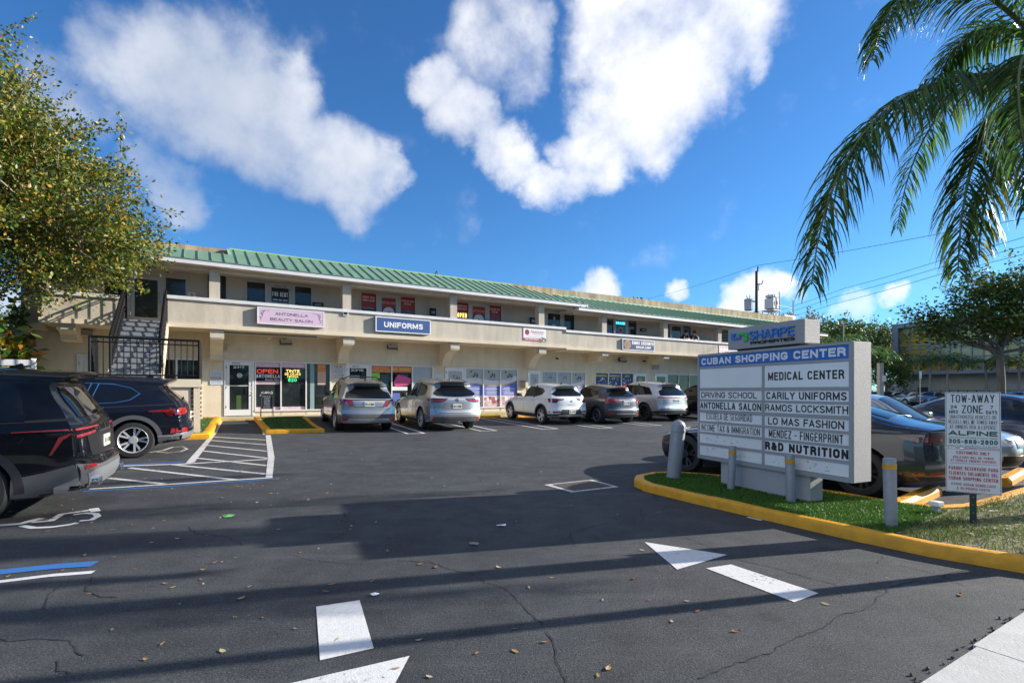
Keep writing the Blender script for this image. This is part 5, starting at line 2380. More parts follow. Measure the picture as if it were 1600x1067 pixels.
def place(root_loc_px, S, heading, side='L', pitch=0, roll=0):
    """stand a car so that its rear wheel on the near side touches the tarmac at a given sight point"""
    x, y, z = at(*root_loc_px)
    h = R(heading)
    fx, fy = math.cos(h), math.sin(h)
    rx, ry = fy, -fx   # right-hand side
    sgn = -1 if side == 'L' else 1
    lx, ly = sgn * (S['W'] - .03), S['yr']
    ox = x - rx * lx - fx * ly
    oy = y - ry * lx - fy * ly
    d = 1.0
    zf = gz(ox + fx * S['yf'], oy + fy * S['yf'])
    zr_ = gz(ox + fx * S['yr'], oy + fy * S['yr'])
    pit = math.atan2(zf - zr_, S['yf'] - S['yr'])
    zR = gz(ox + rx * S['W'], oy + ry * S['W'])
    zL = gz(ox - rx * S['W'], oy - ry * S['W'])
    rol = math.atan2(zL - zR, 2 * S['W'])
    zc = (zf + zr_) / 2 - (S['yf'] + S['yr']) / 2 * math.tan(pit)
    return (ox, oy, zc), (pit, rol, h - math.pi / 2)


GRP_CARS = 'cars parked nose-in along the shop fronts'

# ---- near black three-row SUV at the left
P_black = car_paint('black car paint', (.006, .007, .010), 0, .22)
P_black2 = car_paint('blue-black car paint', (.007, .009, .016), 0, .22)
S = suv(5.2, 1.0, 1.80, .24, 1.12, .395, 3.07, 1.14, 1.10, tumble=.78, hatch=.42, spoiler=.20, roofdrop=.055)
S['NS'] = 84
loc, rot = place((-62, 828), S, 207, 'L')
c = Car(S, 'parked_car', 'big black three-row SUV with thin red light strips, cut off by the picture edge', None, P_black, loc, rot)
c.wheels(6, M_alu, 'twin', .72)
c.arch_trim(.085, lowz=.28)
yb = -S['L'] / 2
c.both('window', [(yb + .62, 1.175), (yb + 1.62, 1.16), (yb + 1.66, 1.62), (yb + 1.2, 1.645), (yb + .78, 1.60), (yb + .70, 1.54)], M_carglass)
c.both('window', [(yb + 1.70, 1.16), (yb + 2.62, 1.14), (yb + 2.60, 1.63), (yb + 1.72, 1.625)], M_carglass)
c.both('window', [(yb + 2.68, 1.13), (yb + 3.35, 1.12), (yb + 3.0, 1.50), (yb + 2.80, 1.62), (yb + 2.67, 1.63)], M_carglass)
c.both('window_trim', [(yb + 1.0, 1.665), (yb + 1.6, 1.685), (yb + 2.6, 1.69), (yb + 2.6, 1.672), (yb + 1.6, 1.667), (yb + 1.0, 1.648)], M_chrome, off=.012, skirt=.01)
c.panel('rear_window', [(-.66, 1.20), (.66, 1.20), (.62, 1.40), (.56, 1.565), (-.56, 1.565), (-.62, 1.40)], 'B', M_carglass, off=.010)
# light strips
for nm, v, pl in (('tail_light', 'B', [(-.86, 1.052), (-.28, 1.067), (-.28, 1.088), (-.86, 1.076)]), ('tail_light', 'B', [(.86, 1.045), (.28, 1.06), (.28, 1.09), (.86, 1.08)]),
                  ('tail_light', 'B', [(-.86, .965), (-.42, 1.0), (-.42, 1.028), (-.86, 1.0)]), ('tail_light', 'B', [(.86, .965), (.42, 1.0), (.42, 1.028), (.86, 1.0)]),
                  ('tail_light', 'L', [(yb + .20, 1.058), (yb + .72, 1.050), (yb + .72, 1.060), (yb + .20, 1.080)]), ('tail_light', 'R', [(yb + .20, 1.058), (yb + .72, 1.050), (yb + .72, 1.060), (yb + .20, 1.080)]),
                  ('tail_light', 'L', [(yb + .18, 1.0), (yb + .27, .96), (yb + .37, .78), (yb + .395, .78), (yb + .31, .985), (yb + .20, 1.025)]), ('tail_light', 'R', [(yb + .18, 1.0), (yb + .27, .96), (yb + .37, .78), (yb + .395, .78), (yb + .31, .985), (yb + .20, 1.025)])):
    c.panel(nm, pl, v, mat('pink-red light strip', (.26, .022, .030), .2, coat=.5), off=.009, skirt=.012)
c.panel('tailgate_panel', [(-.60, .72), (.60, .72), (.66, .985), (-.66, .985)], 'B', M_black, off=.004)
c.plate(0, .86, tilt=0)
c.panel('cladding', [(-.93, .30), (.93, .30), (.93, .66), (.5, .60), (-.5, .60), (-.93, .66)], 'B', M_clad_grey, off=.006)
c.both('cladding', [(yb + .10, .30), (yb + .74, .30), (yb + .72, .53), (yb + .45, .58), (yb + .15, .66)], M_clad_grey, off=.006)
c.panel('bumper_trim', [(-.70, .31), (.70, .31), (.80, .52), (.62, .55), (-.62, .55), (-.80, .52)], 'B', M_silvertrim, off=.014)
c.both('bumper_trim', [(yb + .12, .33), (yb + .40, .30), (yb + .36, .40), (yb + .14, .50)], M_silvertrim, off=.014)
c.back_pair('reflector', [(-.84, .58), (-.60, .585), (-.60, .622), (-.84, .622)], M_tail, off=.014)
for sx in (-1, 1):
    for k in range(2):
        mb = MB()
        mb.bbox(sx * (.56 + .11 * k) - .045, sx * (.56 + .11 * k) + .045, yb - .012, yb + .14, .345, .45, .012)
        mb.build('exhaust', M_chrome, c.root, 40)
c.both('cladding', [(S['yr'] + .47, .25), (S['yf'] - .47, .25), (S['yf'] - .47, .44), (S['yr'] + .47, .44)], M_clad, off=.006)
c.seam([(yb + .60, 1.13), (yb + .62, .98), (yb + .66, .92)])
c.seam([(yb + 1.66, 1.14), (yb + 1.66, .62), (yb + 1.60, .46)])
c.seam([(yb + 2.65, 1.12), (yb + 2.66, .46)])
c.seam([(yb + .10, .68), (yb + .45, .60), (yb + .74, .55)])
c.seam([(-.70, 1.12), (-.72, .75), (-.60, .67), (.60, .67), (.72, .75), (.70, 1.12)], 'B')
c.handle(yb + 1.95, 1.0)
c.handle(yb + 3.0, .98)
c.mirrors(yb + 3.42, 1.12)
c.fin(yb + .98)
c.wiper(.0, .42, 1.235, 1.25)
c.rails(yb + .85, yb + 3.0, .70, .045, M_black, .017)
mb = MB()
put_text(mb, 'TRAVERSE', -.42, .69, .26, .022, yb + .03, .02)
for i in range(len(mb.v)):
    x, y, z = mb.v[i]
    l_, n_ = c.hit((x, -5, z), (0, 1, 0))
    mb.v[i] = (x, l_.y - .006, z)
mb.build('badge', M_chrome, c.root)

# ---- second black SUV
S = suv(4.77, .945, 1.70, .23, 1.05, .375, 2.765, 1.0, 1.03, tumble=.77, hatch=.55, spoiler=.22, roofdrop=.07)
S['NS'] = 84
S['rearc'] = .20
loc, rot = place((208, 716), S, 208, 'L')
c = Car(S, 'parked_car', 'black SUV with silver spoke wheels parked beside the outdoor staircase', None, P_black2, loc, rot)
c.wheels(5, M_alu, 'twin', .72)
c.arch_trim(.085, M_clad_grey, lowz=.26)
yb = -S['L'] / 2
oq = [(yb + .88, 1.34), (yb + 1.05, 1.20), (yb + 1.30, 1.145), (yb + 2.4, 1.10), (yb + 3.30, 1.06), (yb + 2.85, 1.42), (yb + 2.5, 1.545), (yb + 1.9, 1.575), (yb + 1.35, 1.555), (yb + 1.05, 1.47)]
oq = [(yb + 2.0 + (a - yb - 2.0) * .99, 1.33 + (b - 1.33) * .955) for a, b in oq]
c.both('window_trim', oq, M_chrome, off=.003, skirt=.01)
c.both('window', [(yb + .915, 1.345), (yb + 1.07, 1.222), (yb + 1.31, 1.165), (yb + 1.72, 1.148), (yb + 1.58, 1.545), (yb + 1.36, 1.535), (yb + 1.07, 1.455)], M_carglass, off=.009)
c.both('window', [(yb + 1.86, 1.14), (yb + 2.52, 1.115), (yb + 2.46, 1.53), (yb + 1.9, 1.555), (yb + 1.72, 1.55)], M_carglass, off=.009)
c.both('window', [(yb + 2.60, 1.11), (yb + 3.24, 1.085), (yb + 2.84, 1.40), (yb + 2.56, 1.51)], M_carglass, off=.009)
c.both('pillar', [(yb + 1.74, 1.147), (yb + 1.84, 1.141), (yb + 1.70, 1.55), (yb + 1.60, 1.546)], P_black2, off=.010, skirt=.01)
c.panel('rear_window', [(-.64, 1.16), (.64, 1.16), (.60, 1.34), (.52, 1.50), (-.52, 1.50), (-.60, 1.34)], 'B', M_carglass, off=.010)
for pl in ([(-.88, 1.03), (-.50, 1.03), (-.48, .93), (-.62, .895), (-.88, .885)],):
    c.back_pair('tail_light', pl, M_tail, off=.010)
c.both('tail_light', [(yb + .16, 1.03), (yb + .44, 1.015), (yb + .74, .985), (yb + .76, .962), (yb + .46, .95), (yb + .40, .87), (yb + .32, .86), (yb + .30, .93), (yb + .16, .885)], M_taildark, off=.010)
c.both('tail_light_strip', [(yb + .30, 1.0), (yb + .74, .98), (yb + .74, .968), (yb + .40, .97)], M_tail, off=.015, skirt=.01)
c.plate(0, .84)
c.panel('cladding', [(-.93, .27), (.93, .27), (.93, .50), (-.93, .50)], 'B', M_silvertrim, off=.008)
c.both('cladding', [(yb + .10, .33), (yb + .57, .26), (yb + .57, .44), (yb + .30, .46), (yb + .10, .52)], M_clad_grey, off=.007)
c.both('bumper_trim', [(yb + .08, .52), (yb + .30, .47), (yb + .58, .455), (yb + .58, .43), (yb + .30, .43), (yb + .08, .47)], M_silvertrim, off=.012)
c.back_pair('reflector', [(-.90, .50), (-.68, .515), (-.66, .60), (-.90, .60)], M_tail, off=.012)
c.both('reflector', [(yb + .12, .52), (yb + .28, .51), (yb + .25, .60), (yb + .13, .60)], M_tail, off=.012)
c.both('cladding', [(S['yr'] + .45, .24), (S['yf'] - .45, .24), (S['yf'] - .45, .40), (S['yr'] + .45, .40)], M_clad_grey, off=.006)
c.seam([(yb + 1.62, 1.12), (yb + 1.58, .80), (yb + 1.48, .60)])
c.seam([(yb + 2.56, 1.10), (yb + 2.56, .42)])
c.handle(yb + 1.85, .96)
c.handle(yb + 2.85, .94)
c.mirrors(yb + 3.36, 1.06)
c.fin(yb + .85)
c.wiper(.0, .38, 1.19, 1.21)

# ---- silver SUV with roof bars
P_silver = car_paint('silver car paint', (.47, .47, .465), .75, .30)
P_silver2 = car_paint('warm silver car paint', (.50, .50, .49), .75, .28)
S = suv(4.63, .93, 1.665, .22, 1.04, .36, 2.755, .98, 1.03, tumble=.76, hatch=.50, spoiler=.24, roofdrop=.08)
loc, rot = place((522.5, 672.5), S, 118.5, 'L')
c = Car(S, 'parked_car', 'silver SUV with black roof bars in the bay nearest the salon', GRP_CARS, P_silver, loc, rot)
c.wheels(5, M_alu, 'single', .70)
c.arch_trim(.07, M_clad, lowz=.24)
yb = -S['L'] / 2
c.both('window', [(yb + .80, 1.14), (yb + 1.7, 1.10), (yb + 2.5, 1.08), (yb + 3.28, 1.05), (yb + 2.75, 1.46), (yb + 2.3, 1.545), (yb + 1.6, 1.54), (yb + 1.05, 1.44)], M_carglass_l)
for a, b in ((1.52, 1.60), (2.38, 2.46)):
    c.both('pillar', [(yb + a, 1.05), (yb + b, 1.05), (yb + b - .06, 1.58), (yb + a - .06, 1.58)], M_black, off=.010, skirt=.01)
c.panel('rear_window', [(-.74, 1.105), (.74, 1.105), (.70, 1.22), (.58, 1.475), (-.58, 1.475), (-.70, 1.22)], 'B', M_carglass, off=.010)
c.panel('light_bar', [(-.86, 1.045), (.86, 1.045), (.86, 1.072), (-.86, 1.072)], 'B', M_clad, off=.010)
for pl in ([(-.90, 1.04), (-.76, 1.04), (-.74, .88), (-.84, .86), (-.90, .90)], [(-.73, 1.04), (-.52, 1.04), (-.50, .85), (-.60, .86)]):
    c.back_pair('tail_light', pl, M_tail, off=.011)
c.both('tail_light', [(yb + .16, 1.04), (yb + .34, 1.06), (yb + .30, .93), (yb + .16, .90)], M_taildark, off=.011)
c.plate(0, .93)
c.panel('number_recess', [(-.46, .83), (.46, .83), (.52, 1.0), (.49, 1.0), (.44, .845), (-.44, .845), (-.49, 1.0), (-.52, 1.0)], 'B', M_chrome, off=.006, step=.2)
c.panel('cladding', [(-.93, .585), (-.80, .62), (.80, .62), (.93, .585), (.93, .50), (.70, .48), (-.70, .48), (-.93, .50)], 'B', M_clad_grey, off=.007)
c.both('cladding', [(yb + .10, .34), (yb + .54, .30), (yb + .58, .55), (yb + .12, .58)], M_clad_grey, off=.006)
c.panel('cladding', [(-.88, .24), (.88, .24), (.90, .35), (-.90, .35)], 'B', M_clad_grey, off=.006)
c.panel('bumper_trim', [(-.80, .35), (.80, .35), (.72, .44), (-.72, .44)], 'B', M_silvertrim, off=.012)
c.back_pair('reflector', [(-.90, .38), (-.70, .39), (-.60, .50), (-.86, .49)], M_tail, off=.014)
c.both('cladding', [(S['yr'] + .43, .23), (S['yf'] - .43, .23), (S['yf'] - .43, .36), (S['yr'] + .43, .36)], M_clad, off=.006)
c.seam([(yb + 1.5, 1.09), (yb + 1.45, .7), (yb + 1.36, .52)])
c.seam([(yb + 2.42, 1.07), (yb + 2.42, .40)])
c.seam([(-.80, 1.08), (-.78, .66), (.78, .66), (.80, 1.08)], 'B')
c.handle(yb + 1.7, .95)
c.handle(yb + 2.65, .93)
c.mirrors(yb + 3.30, 1.05, M_black)
c.rails(yb + .95, yb + 2.75, .62, .04, M_black, .014, cross=(yb + 1.25, yb + 2.2))
c.fin(yb + .85, M_black)

# ---- larger silver SUV
S = suv(4.95, .965, 1.73, .235, 1.09, .375, 2.85, 1.07, 1.06, tumble=.76, hatch=.52, spoiler=.20, roofdrop=.08)
S['rearc'] = .22
loc, rot = place((657, 671), S, 117.5, 'L')
c = Car(S, 'parked_car', 'silver three-row SUV with long red tail lights beside the empty bay', GRP_CARS, P_silver2, loc, rot)
c.wheels(6, M_alu, 'twin', .72)
yb = -S['L'] / 2
c.both('window', [(yb + .86, 1.20), (yb + 1.15, 1.155), (yb + 1.9, 1.13), (yb + 3.45, 1.09), (yb + 2.95, 1.48), (yb + 2.45, 1.59), (yb + 1.6, 1.60), (yb + 1.0, 1.52), (yb + .84, 1.40)], M_carglass_l)
for a, b in ((1.60, 1.68), (2.48, 2.56)):
    c.both('pillar', [(yb + a, 1.10), (yb + b, 1.10), (yb + b - .05, 1.63), (yb + a - .05, 1.63)], M_black, off=.010, skirt=.01)
c.panel('rear_window', [(-.66, 1.18), (0, 1.155), (.66, 1.18), (.76, 1.25), (.70, 1.36), (.60, 1.53), (-.60, 1.53), (-.70, 1.36), (-.76, 1.25)], 'B', M_carglass, off=.010)
c.back_pair('tail_light', [(-.93, 1.09), (-.70, 1.10), (-.30, 1.09), (-.42, 1.01), (-.66, .965), (-.90, .97)], M_taildark, off=.011)
c.back_pair('tail_light_strip', [(-.86, 1.05), (-.40, 1.06), (-.44, 1.02), (-.66, .99), (-.84, .995)], M_tail, off=.016, skirt=.01)
c.both('tail_light', [(yb + .18, 1.085), (yb + .46, 1.075), (yb + .40, 1.02), (yb + .18, .97)], M_taildark, off=.011)
c.plate(0, .84)
c.panel('number_recess', [(-.50, .74), (.50, .74), (.40, .955), (-.40, .955)], 'B', mat('shadow silver', (.30, .305, .31), .4, metal=.6), off=.004)  # flat darker panel, shade of the plate recess put into the colour
mb = MB()
mb.lathe([(.048, 0), (.062, .0), (.062, .012), (.048, .012)], n=20, axis='y')
mb.lathe([(.022, 0), (.034, .0), (.034, .013), (.022, .013)], n=20, axis='y')
bo = mb.build('badge', M_chrome, c.root, 40)
l_, n_ = c.hit((0, -5, 1.045), (0, 1, 0))
bo.location = l_ - Vector((0, .012, 0))
c.panel('cladding', [(-.90, .245), (.90, .245), (.80, .50), (-.80, .50)], 'B', M_clad_grey, off=.007)
c.panel('cladding', [(-.92, .21), (.92, .21), (.92, .27), (-.92, .27)], 'B', M_clad, off=.009)
c.back_pair('reflector', [(-.88, .35), (-.78, .35), (-.68, .47), (-.80, .48)], M_tail, off=.012)
c.seam([(-.62, .62), (.62, .62)], 'B', .014)
c.seam([(-.80, 1.10), (-.74, .66), (-.70, .60)], 'B')
c.seam([(.80, 1.10), (.74, .66), (.70, .60)], 'B')
c.seam([(yb + 1.58, 1.12), (yb + 1.55, .75), (yb + 1.42, .55)])
c.seam([(yb + 2.52, 1.10), (yb + 2.52, .40)])
c.both('cladding', [(S['yr'] + .44, .235), (S['yf'] - .44, .235), (S['yf'] - .44, .34), (S['yr'] + .44, .34)], M_clad, off=.006)
c.handle(yb + 1.8, .98)
c.handle(yb + 2.75, .96)
c.mirrors(yb + 3.45, 1.08, M_black)
c.rails(yb + .75, yb + 2.9, .66, .035, M_silvertrim, .016)
c.fin(yb + .80)
c.wiper(0, .40, 1.20, 1.21)

# ---- white compact SUV
P_white = car_paint('white car paint', (.68, .69, .70), 0, .25)
S = suv(4.35, .905, 1.63, .23, 1.02, .345, 2.595, .90, 1.02, tumble=.76, hatch=.50, spoiler=.22, roofdrop=.09)
S['rearc'] = .22
loc, rot = place((845, 662), S, 119, 'L')
c = Car(S, 'parked_car', 'white compact SUV with black wheel arches next to the dark grey hatchback', GRP_CARS, P_white, loc, rot)
c.wheels(5, M_alu, 'twin', .74)
c.arch_trim(.075, M_clad, lowz=.25)
yb = -S['L'] / 2
c.both('window', [(yb + .84, 1.30), (yb + .98, 1.17), (yb + 1.3, 1.10), (yb + 2.2, 1.07), (yb + 3.08, 1.05), (yb + 2.6, 1.42), (yb + 2.15, 1.50), (yb + 1.5, 1.49), (yb + 1.0, 1.42)], M_carglass_l)
c.both('pillar', [(yb + 1.48, 1.05), (yb + 1.56, 1.05), (yb + 1.50, 1.54), (yb + 1.42, 1.54)], M_black, off=.010, skirt=.01)
c.both('pillar', [(yb + 2.22, 1.05), (yb + 2.30, 1.05), (yb + 2.26, 1.54), (yb + 2.18, 1.54)], M_black, off=.010, skirt=.01)
c.panel('rear_window', [(-.60, 1.13), (.60, 1.13), (.74, 1.22), (.62, 1.43), (-.62, 1.43), (-.74, 1.22)], 'B', M_carglass, off=.010)
c.back_pair('tail_light', [(-.90, 1.04), (-.60, 1.035), (-.30, 1.03), (-.34, .985), (-.56, .96), (-.64, .87), (-.86, .88)], M_taildark, off=.011)
c.back_pair('tail_light_strip', [(-.86, 1.02), (-.36, 1.015), (-.38, .995), (-.60, .98), (-.84, .97)], M_tail, off=.015, skirt=.008)
c.both('tail_light', [(yb + .16, 1.04), (yb + .46, 1.03), (yb + .36, .90), (yb + .16, .88)], M_taildark, off=.011)
c.plate(.02, .52)
mb = MB()
put_text(mb, 'BUICK', .02, .80, .34, .035, 0, .02, 0, 1.5)
for i in range(len(mb.v)):
    x, y, z = mb.v[i]
    l_, n_ = c.hit((x, -5, z), (0, 1, 0))
    mb.v[i] = (x, l_.y - .005, z)
mb.build('badge_lettering', M_grey, c.root)
mb = MB()
mb.lathe([(.030, 0), (.042, .0), (.042, .010), (.030, .010)], n=18, axis='y')
bo = mb.build('badge', M_grey, c.root, 40)
l_, n_ = c.hit((.02, -5, .93), (0, 1, 0))
bo.location = l_ - Vector((0, .010, 0))
c.panel('cladding', [(-.88, .25), (.88, .25), (.90, .42), (.52, .46), (.44, .61), (-.44, .61), (-.52, .46), (-.90, .42)], 'B', M_clad, off=.007)
c.panel('bumper_trim', [(-.50, .30), (.50, .30), (.60, .41), (-.60, .41)], 'B', M_silvertrim, off=.012)
c.back_pair('reflector', [(-.86, .475), (-.50, .50), (-.50, .55), (-.86, .545)], M_tail, off=.012)
c.both('cladding', [(yb + .10, .28), (yb + .45, .25), (yb + .5, .42), (yb + .12, .45)], M_clad, off=.007)
c.both('cladding', [(S['yr'] + .42, .235), (S['yf'] - .42, .235), (S['yf'] - .42, .40), (S['yr'] + .42, .40)], M_clad, off=.007)
c.seam([(yb + 1.46, 1.10), (yb + 1.40, .75), (yb + 1.30, .55)])
c.seam([(yb + 2.26, 1.08), (yb + 2.26, .42)])
c.handle(yb + 1.58, .95, M_chrome)
c.handle(yb + 2.45, .93, M_chrome)
c.mirrors(yb + 3.08, 1.05, M_black)
c.fin(yb + .80, M_black)

# ---- dark grey hatchback crossover
P_dgrey = car_paint('dark grey car paint', (.085, .083, .085), .6, .30)
S = suv(4.30, .885, 1.605, .21, 1.0, .335, 2.61, .88, .99, tumble=.75, hatch=.56, spoiler=.24, roofdrop=.12)
S['rearc'] = .24
loc, rot = place((932, 661.5), S, 119, 'L')
c = Car(S, 'parked_car', 'dark grey hatchback crossover between the white and the pale silver SUVs', GRP_CARS, P_dgrey, loc, rot)
c.wheels(5, mat('grey alloy', (.22, .22, .23), .35, metal=.8), 'twin', .70)
c.arch_trim(.07, M_clad, lowz=.24)
yb = -S['L'] / 2
c.both('window', [(yb + .95, 1.20), (yb + 1.3, 1.10), (yb + 2.2, 1.04), (yb + 3.05, 1.02), (yb + 2.6, 1.38), (yb + 2.15, 1.47), (yb + 1.5, 1.45), (yb + 1.05, 1.33)], M_carglass)
c.both('pillar', [(yb + 2.15, 1.04), (yb + 2.23, 1.04), (yb + 2.18, 1.52), (yb + 2.10, 1.52)], M_black, off=.010, skirt=.01)
c.panel('rear_window', [(-.58, 1.13), (.58, 1.13), (.68, 1.17), (.54, 1.40), (-.54, 1.40), (-.68, 1.17)], 'B', M_carglass, off=.010)
c.back_pair('tail_light', [(-.88, 1.04), (-.62, 1.03), (-.34, 1.02), (-.38, .93), (-.56, .91), (-.88, .83)], M_tail, off=.011)
c.both('tail_light', [(yb + .18, 1.05), (yb + .60, 1.06), (yb + .50, .99), (yb + .18, .86)], M_tail, off=.011)
c.panel('bumper_trim', [(-.34, .975), (.34, .975), (.34, 1.0), (-.34, 1.0)], 'B', M_chrome, off=.014)
c.plate(.02, .88)
c.panel('bumper_trim', [(-.80, .60), (.80, .60), (.80, .625), (-.80, .625)], 'B', M_silvertrim, off=.010)
c.panel('cladding', [(-.86, .22), (.86, .22), (.88, .40), (-.88, .40)], 'B', M_clad, off=.007)
c.panel('bumper_trim', [(-.50, .42), (.50, .42), (.46, .45), (-.46, .45)], 'B', M_silvertrim, off=.010)
c.back_pair('reflector', [(-.86, .43), (-.56, .44), (-.56, .50), (-.86, .50)], M_tail, off=.012)
c.panel('brake_light', [(-.18, 1.475), (.18, 1.475), (.18, 1.50), (-.18, 1.50)], 'B', M_tail, off=.012)
c.seam([(yb + 2.2, 1.06), (yb + 2.2, .42)])
c.seam([(yb + 1.42, 1.10), (yb + 1.38, .75), (yb + 1.26, .52)])
c.handle(yb + 2.4, .92)
c.mirrors(yb + 3.05, 1.02)
c.fin(yb + .9)
c.wiper(0, .34, 1.15, 1.16)

# ---- pale silver long SUV
P_pale = car_paint('pale silver car paint', (.58, .57, .565), .5, .28)
S = suv(5.06, 1.0, 1.765, .25, 1.10, .39, 3.02, 1.05, 1.10, tumble=.75, hatch=.50, spoiler=.20, roofdrop=.10)
S['rearc'] = .26
loc, rot = place((1006, 657), S, 119, 'L')
c = Car(S, 'parked_car', 'long pale silver SUV with a full-width red light bar across its tail', GRP_CARS, P_pale, loc, rot)
c.wheels(8, M_rimdark, 'single', .74)
yb = -S['L'] / 2
c.both('window', [(yb + .62, 1.20), (yb + 1.4, 1.16), (yb + 2.4, 1.13), (yb + 3.5, 1.10), (yb + 3.0, 1.50), (yb + 2.45, 1.60), (yb + 1.6, 1.60), (yb + .95, 1.50)], M_carglass)
c.both('pillar', [(yb + 1.62, 1.12), (yb + 1.70, 1.12), (yb + 1.64, 1.66), (yb + 1.56, 1.66)], M_black, off=.010, skirt=.01)
c.panel('rear_window', [(-.80, 1.16), (.80, 1.16), (.74, 1.36), (.62, 1.57), (-.62, 1.57), (-.74, 1.36)], 'B', M_carglass, off=.010)
c.panel('light_bar', [(-.90, 1.055), (.90, 1.055), (.90, 1.10), (-.90, 1.10)], 'B', M_tail, off=.012)
c.back_pair('tail_light', [(-.94, 1.05), (-.48, 1.05), (-.42, 1.0), (-.50, .955), (-.94, .955)], M_lampclear, off=.010)
c.both('tail_light', [(yb + .22, 1.05), (yb + .62, 1.06), (yb + .50, .98), (yb + .22, .95)], M_lampclear, off=.010)
c.plate(.02, .93)
c.panel('bumper_trim', [(-.84, .53), (.84, .53), (.88, .60), (-.88, .60)], 'B', M_chrome, off=.012)
c.panel('cladding', [(-.90, .27), (.90, .27), (.92, .50), (-.92, .50)], 'B', M_clad, off=.008)
c.both('cladding', [(yb + .10, .30), (yb + .60, .27), (yb + .62, .44), (yb + .12, .52)], M_clad, off=.007)
c.exhaust(.62, .36)
c.seam([(-.84, .84), (.84, .84)], 'B', .008)
c.both('cladding', [(S['yr'] + .47, .25), (S['yf'] - .47, .25), (S['yf'] - .47, .36), (S['yr'] + .47, .36)], M_clad, off=.006)
c.handle(yb + 1.8, .98)
c.mirrors(yb + 3.5, 1.10)
c.fin(yb + .9, M_black)


# ---- saloons on the right of the directory sign
def saloon(L, W, H, z0, belt, rw, wb, rear_over, hood, trunk, fast=False):
    if fast:
        top = [(0, trunk - .02), (.05, trunk + .01), (.12, trunk + .06), (.24, trunk + .22), (.36, H - .07), (.46, H), (.53, H - .015), (.60, H - .09), (.70, hood + .10), (.74, hood + .03), (.85, hood - .05), (.95, hood - .13), (1, hood - .22)]
    else:
        top = [(0, trunk - .03), (.04, trunk), (.13, trunk + .015), (.18, trunk + .09), (.28, H - .12), (.37, H - .02), (.46, H), (.55, H - .02), (.62, H - .10), (.745, hood + .09), (.785, hood + .02), (.88, hood - .06), (.96, hood - .13), (1, hood - .22)]
    return dict(L=L, W=W, z0=z0, rw=rw, yr=-L / 2 + rear_over, yf=-L / 2 + rear_over + wb, top=top,
                belt=[(0, trunk - .08), (.2, belt + .02), (.5, belt - .02), (.7, belt - .06), (1, belt - .22)],
                plan=[(0, .90), (.06, .95), (.16, .985), (.35, 1.0), (.7, 1.0), (.86, .985), (.95, .94), (1, .86)],
                roofw=[(0, .80), (.14, .78), (.3, .68), (.48, .66), (.62, .68), (.76, .84), (1, .78)],
                sill=[(0, .12), (.10, .04), (.18, 0), (.8, 0), (.92, .03), (1, .06)],
                rear=[(z0, .14), (z0 + .2, .02), (.55, 0), (.80, .03), (trunk - .06, .03), (trunk + .03, .0), (H, .10)],
                front=[(z0, .12), (z0 + .2, .01), (.50, 0), (.65, .04), (hood, .22)], rearc=.30, rearp=2.6, frontc=.42)


P_navy = car_paint('dark blue-grey car paint', (.024, .030, .042), .35, .26)
S = saloon(4.70, .925, 1.44, .17, .90, .345, 2.875, .98, .88, 1.03, fast=True)
S['NS'] = 84
loc, rot = place((1342, 776), S, 128, 'L')
loc = (loc[0], loc[1], 0)
c = Car(S, 'parked_car', 'dark blue fastback electric car directly behind the directory sign', None, P_navy, loc, (0, 0, rot[2]))
c.wheels(5, M_rimdark, 'twin', .76)
yb = -S['L'] / 2
c.both('window', [(yb + 1.0, 1.08), (yb + 1.6, .98), (yb + 2.5, .95), (yb + 3.15, .93), (yb + 2.75, 1.17), (yb + 2.3, 1.30), (yb + 1.8, 1.29), (yb + 1.35, 1.20)], M_carglass)
c.panel('rear_window', [(-.52, yb + .72), (.52, yb + .72), (.50, yb + 1.1), (.46, yb + 1.65), (-.46, yb + 1.65), (-.50, yb + 1.1)], 'T', M_carglass, off=.008)
c.panel('glass_roof', [(-.46, yb + 1.72), (.46, yb + 1.72), (.46, yb + 2.5), (-.46, yb + 2.5)], 'T', M_carglass, off=.008)
c.panel('windscreen', [(-.50, yb + 2.62), (.50, yb + 2.62), (.66, yb + 3.2), (-.66, yb + 3.2)], 'T', M_carglass, off=.008)
c.back_pair('tail_light', [(-.88, .90), (-.40, .93), (-.40, .87), (-.84, .82)], M_taildark, off=.009)
c.both('tail_light', [(yb + .20, .90), (yb + .55, .90), (yb + .30, .83), (yb + .20, .81)], M_taildark, off=.009)
c.back_pair('reflector', [(-.84, .40), (-.58, .41), (-.58, .44), (-.84, .43)], M_tail, off=.010)
c.panel('cladding', [(-.80, .20), (.80, .20), (.84, .36), (-.84, .36)], 'B', M_clad, off=.007)
c.plate(0, .70)
c.seam([(-.74, .98), (-.66, .56), (.66, .56), (.74, .98)], 'B')
c.seam([(yb + 1.45, .97), (yb + 1.40, .70), (yb + 1.28, .45)])
c.seam([(yb + 2.35, .95), (yb + 2.35, .36)])
c.handle(yb + 1.65, .84)
c.mirrors(yb + 3.0, .95, M_black)


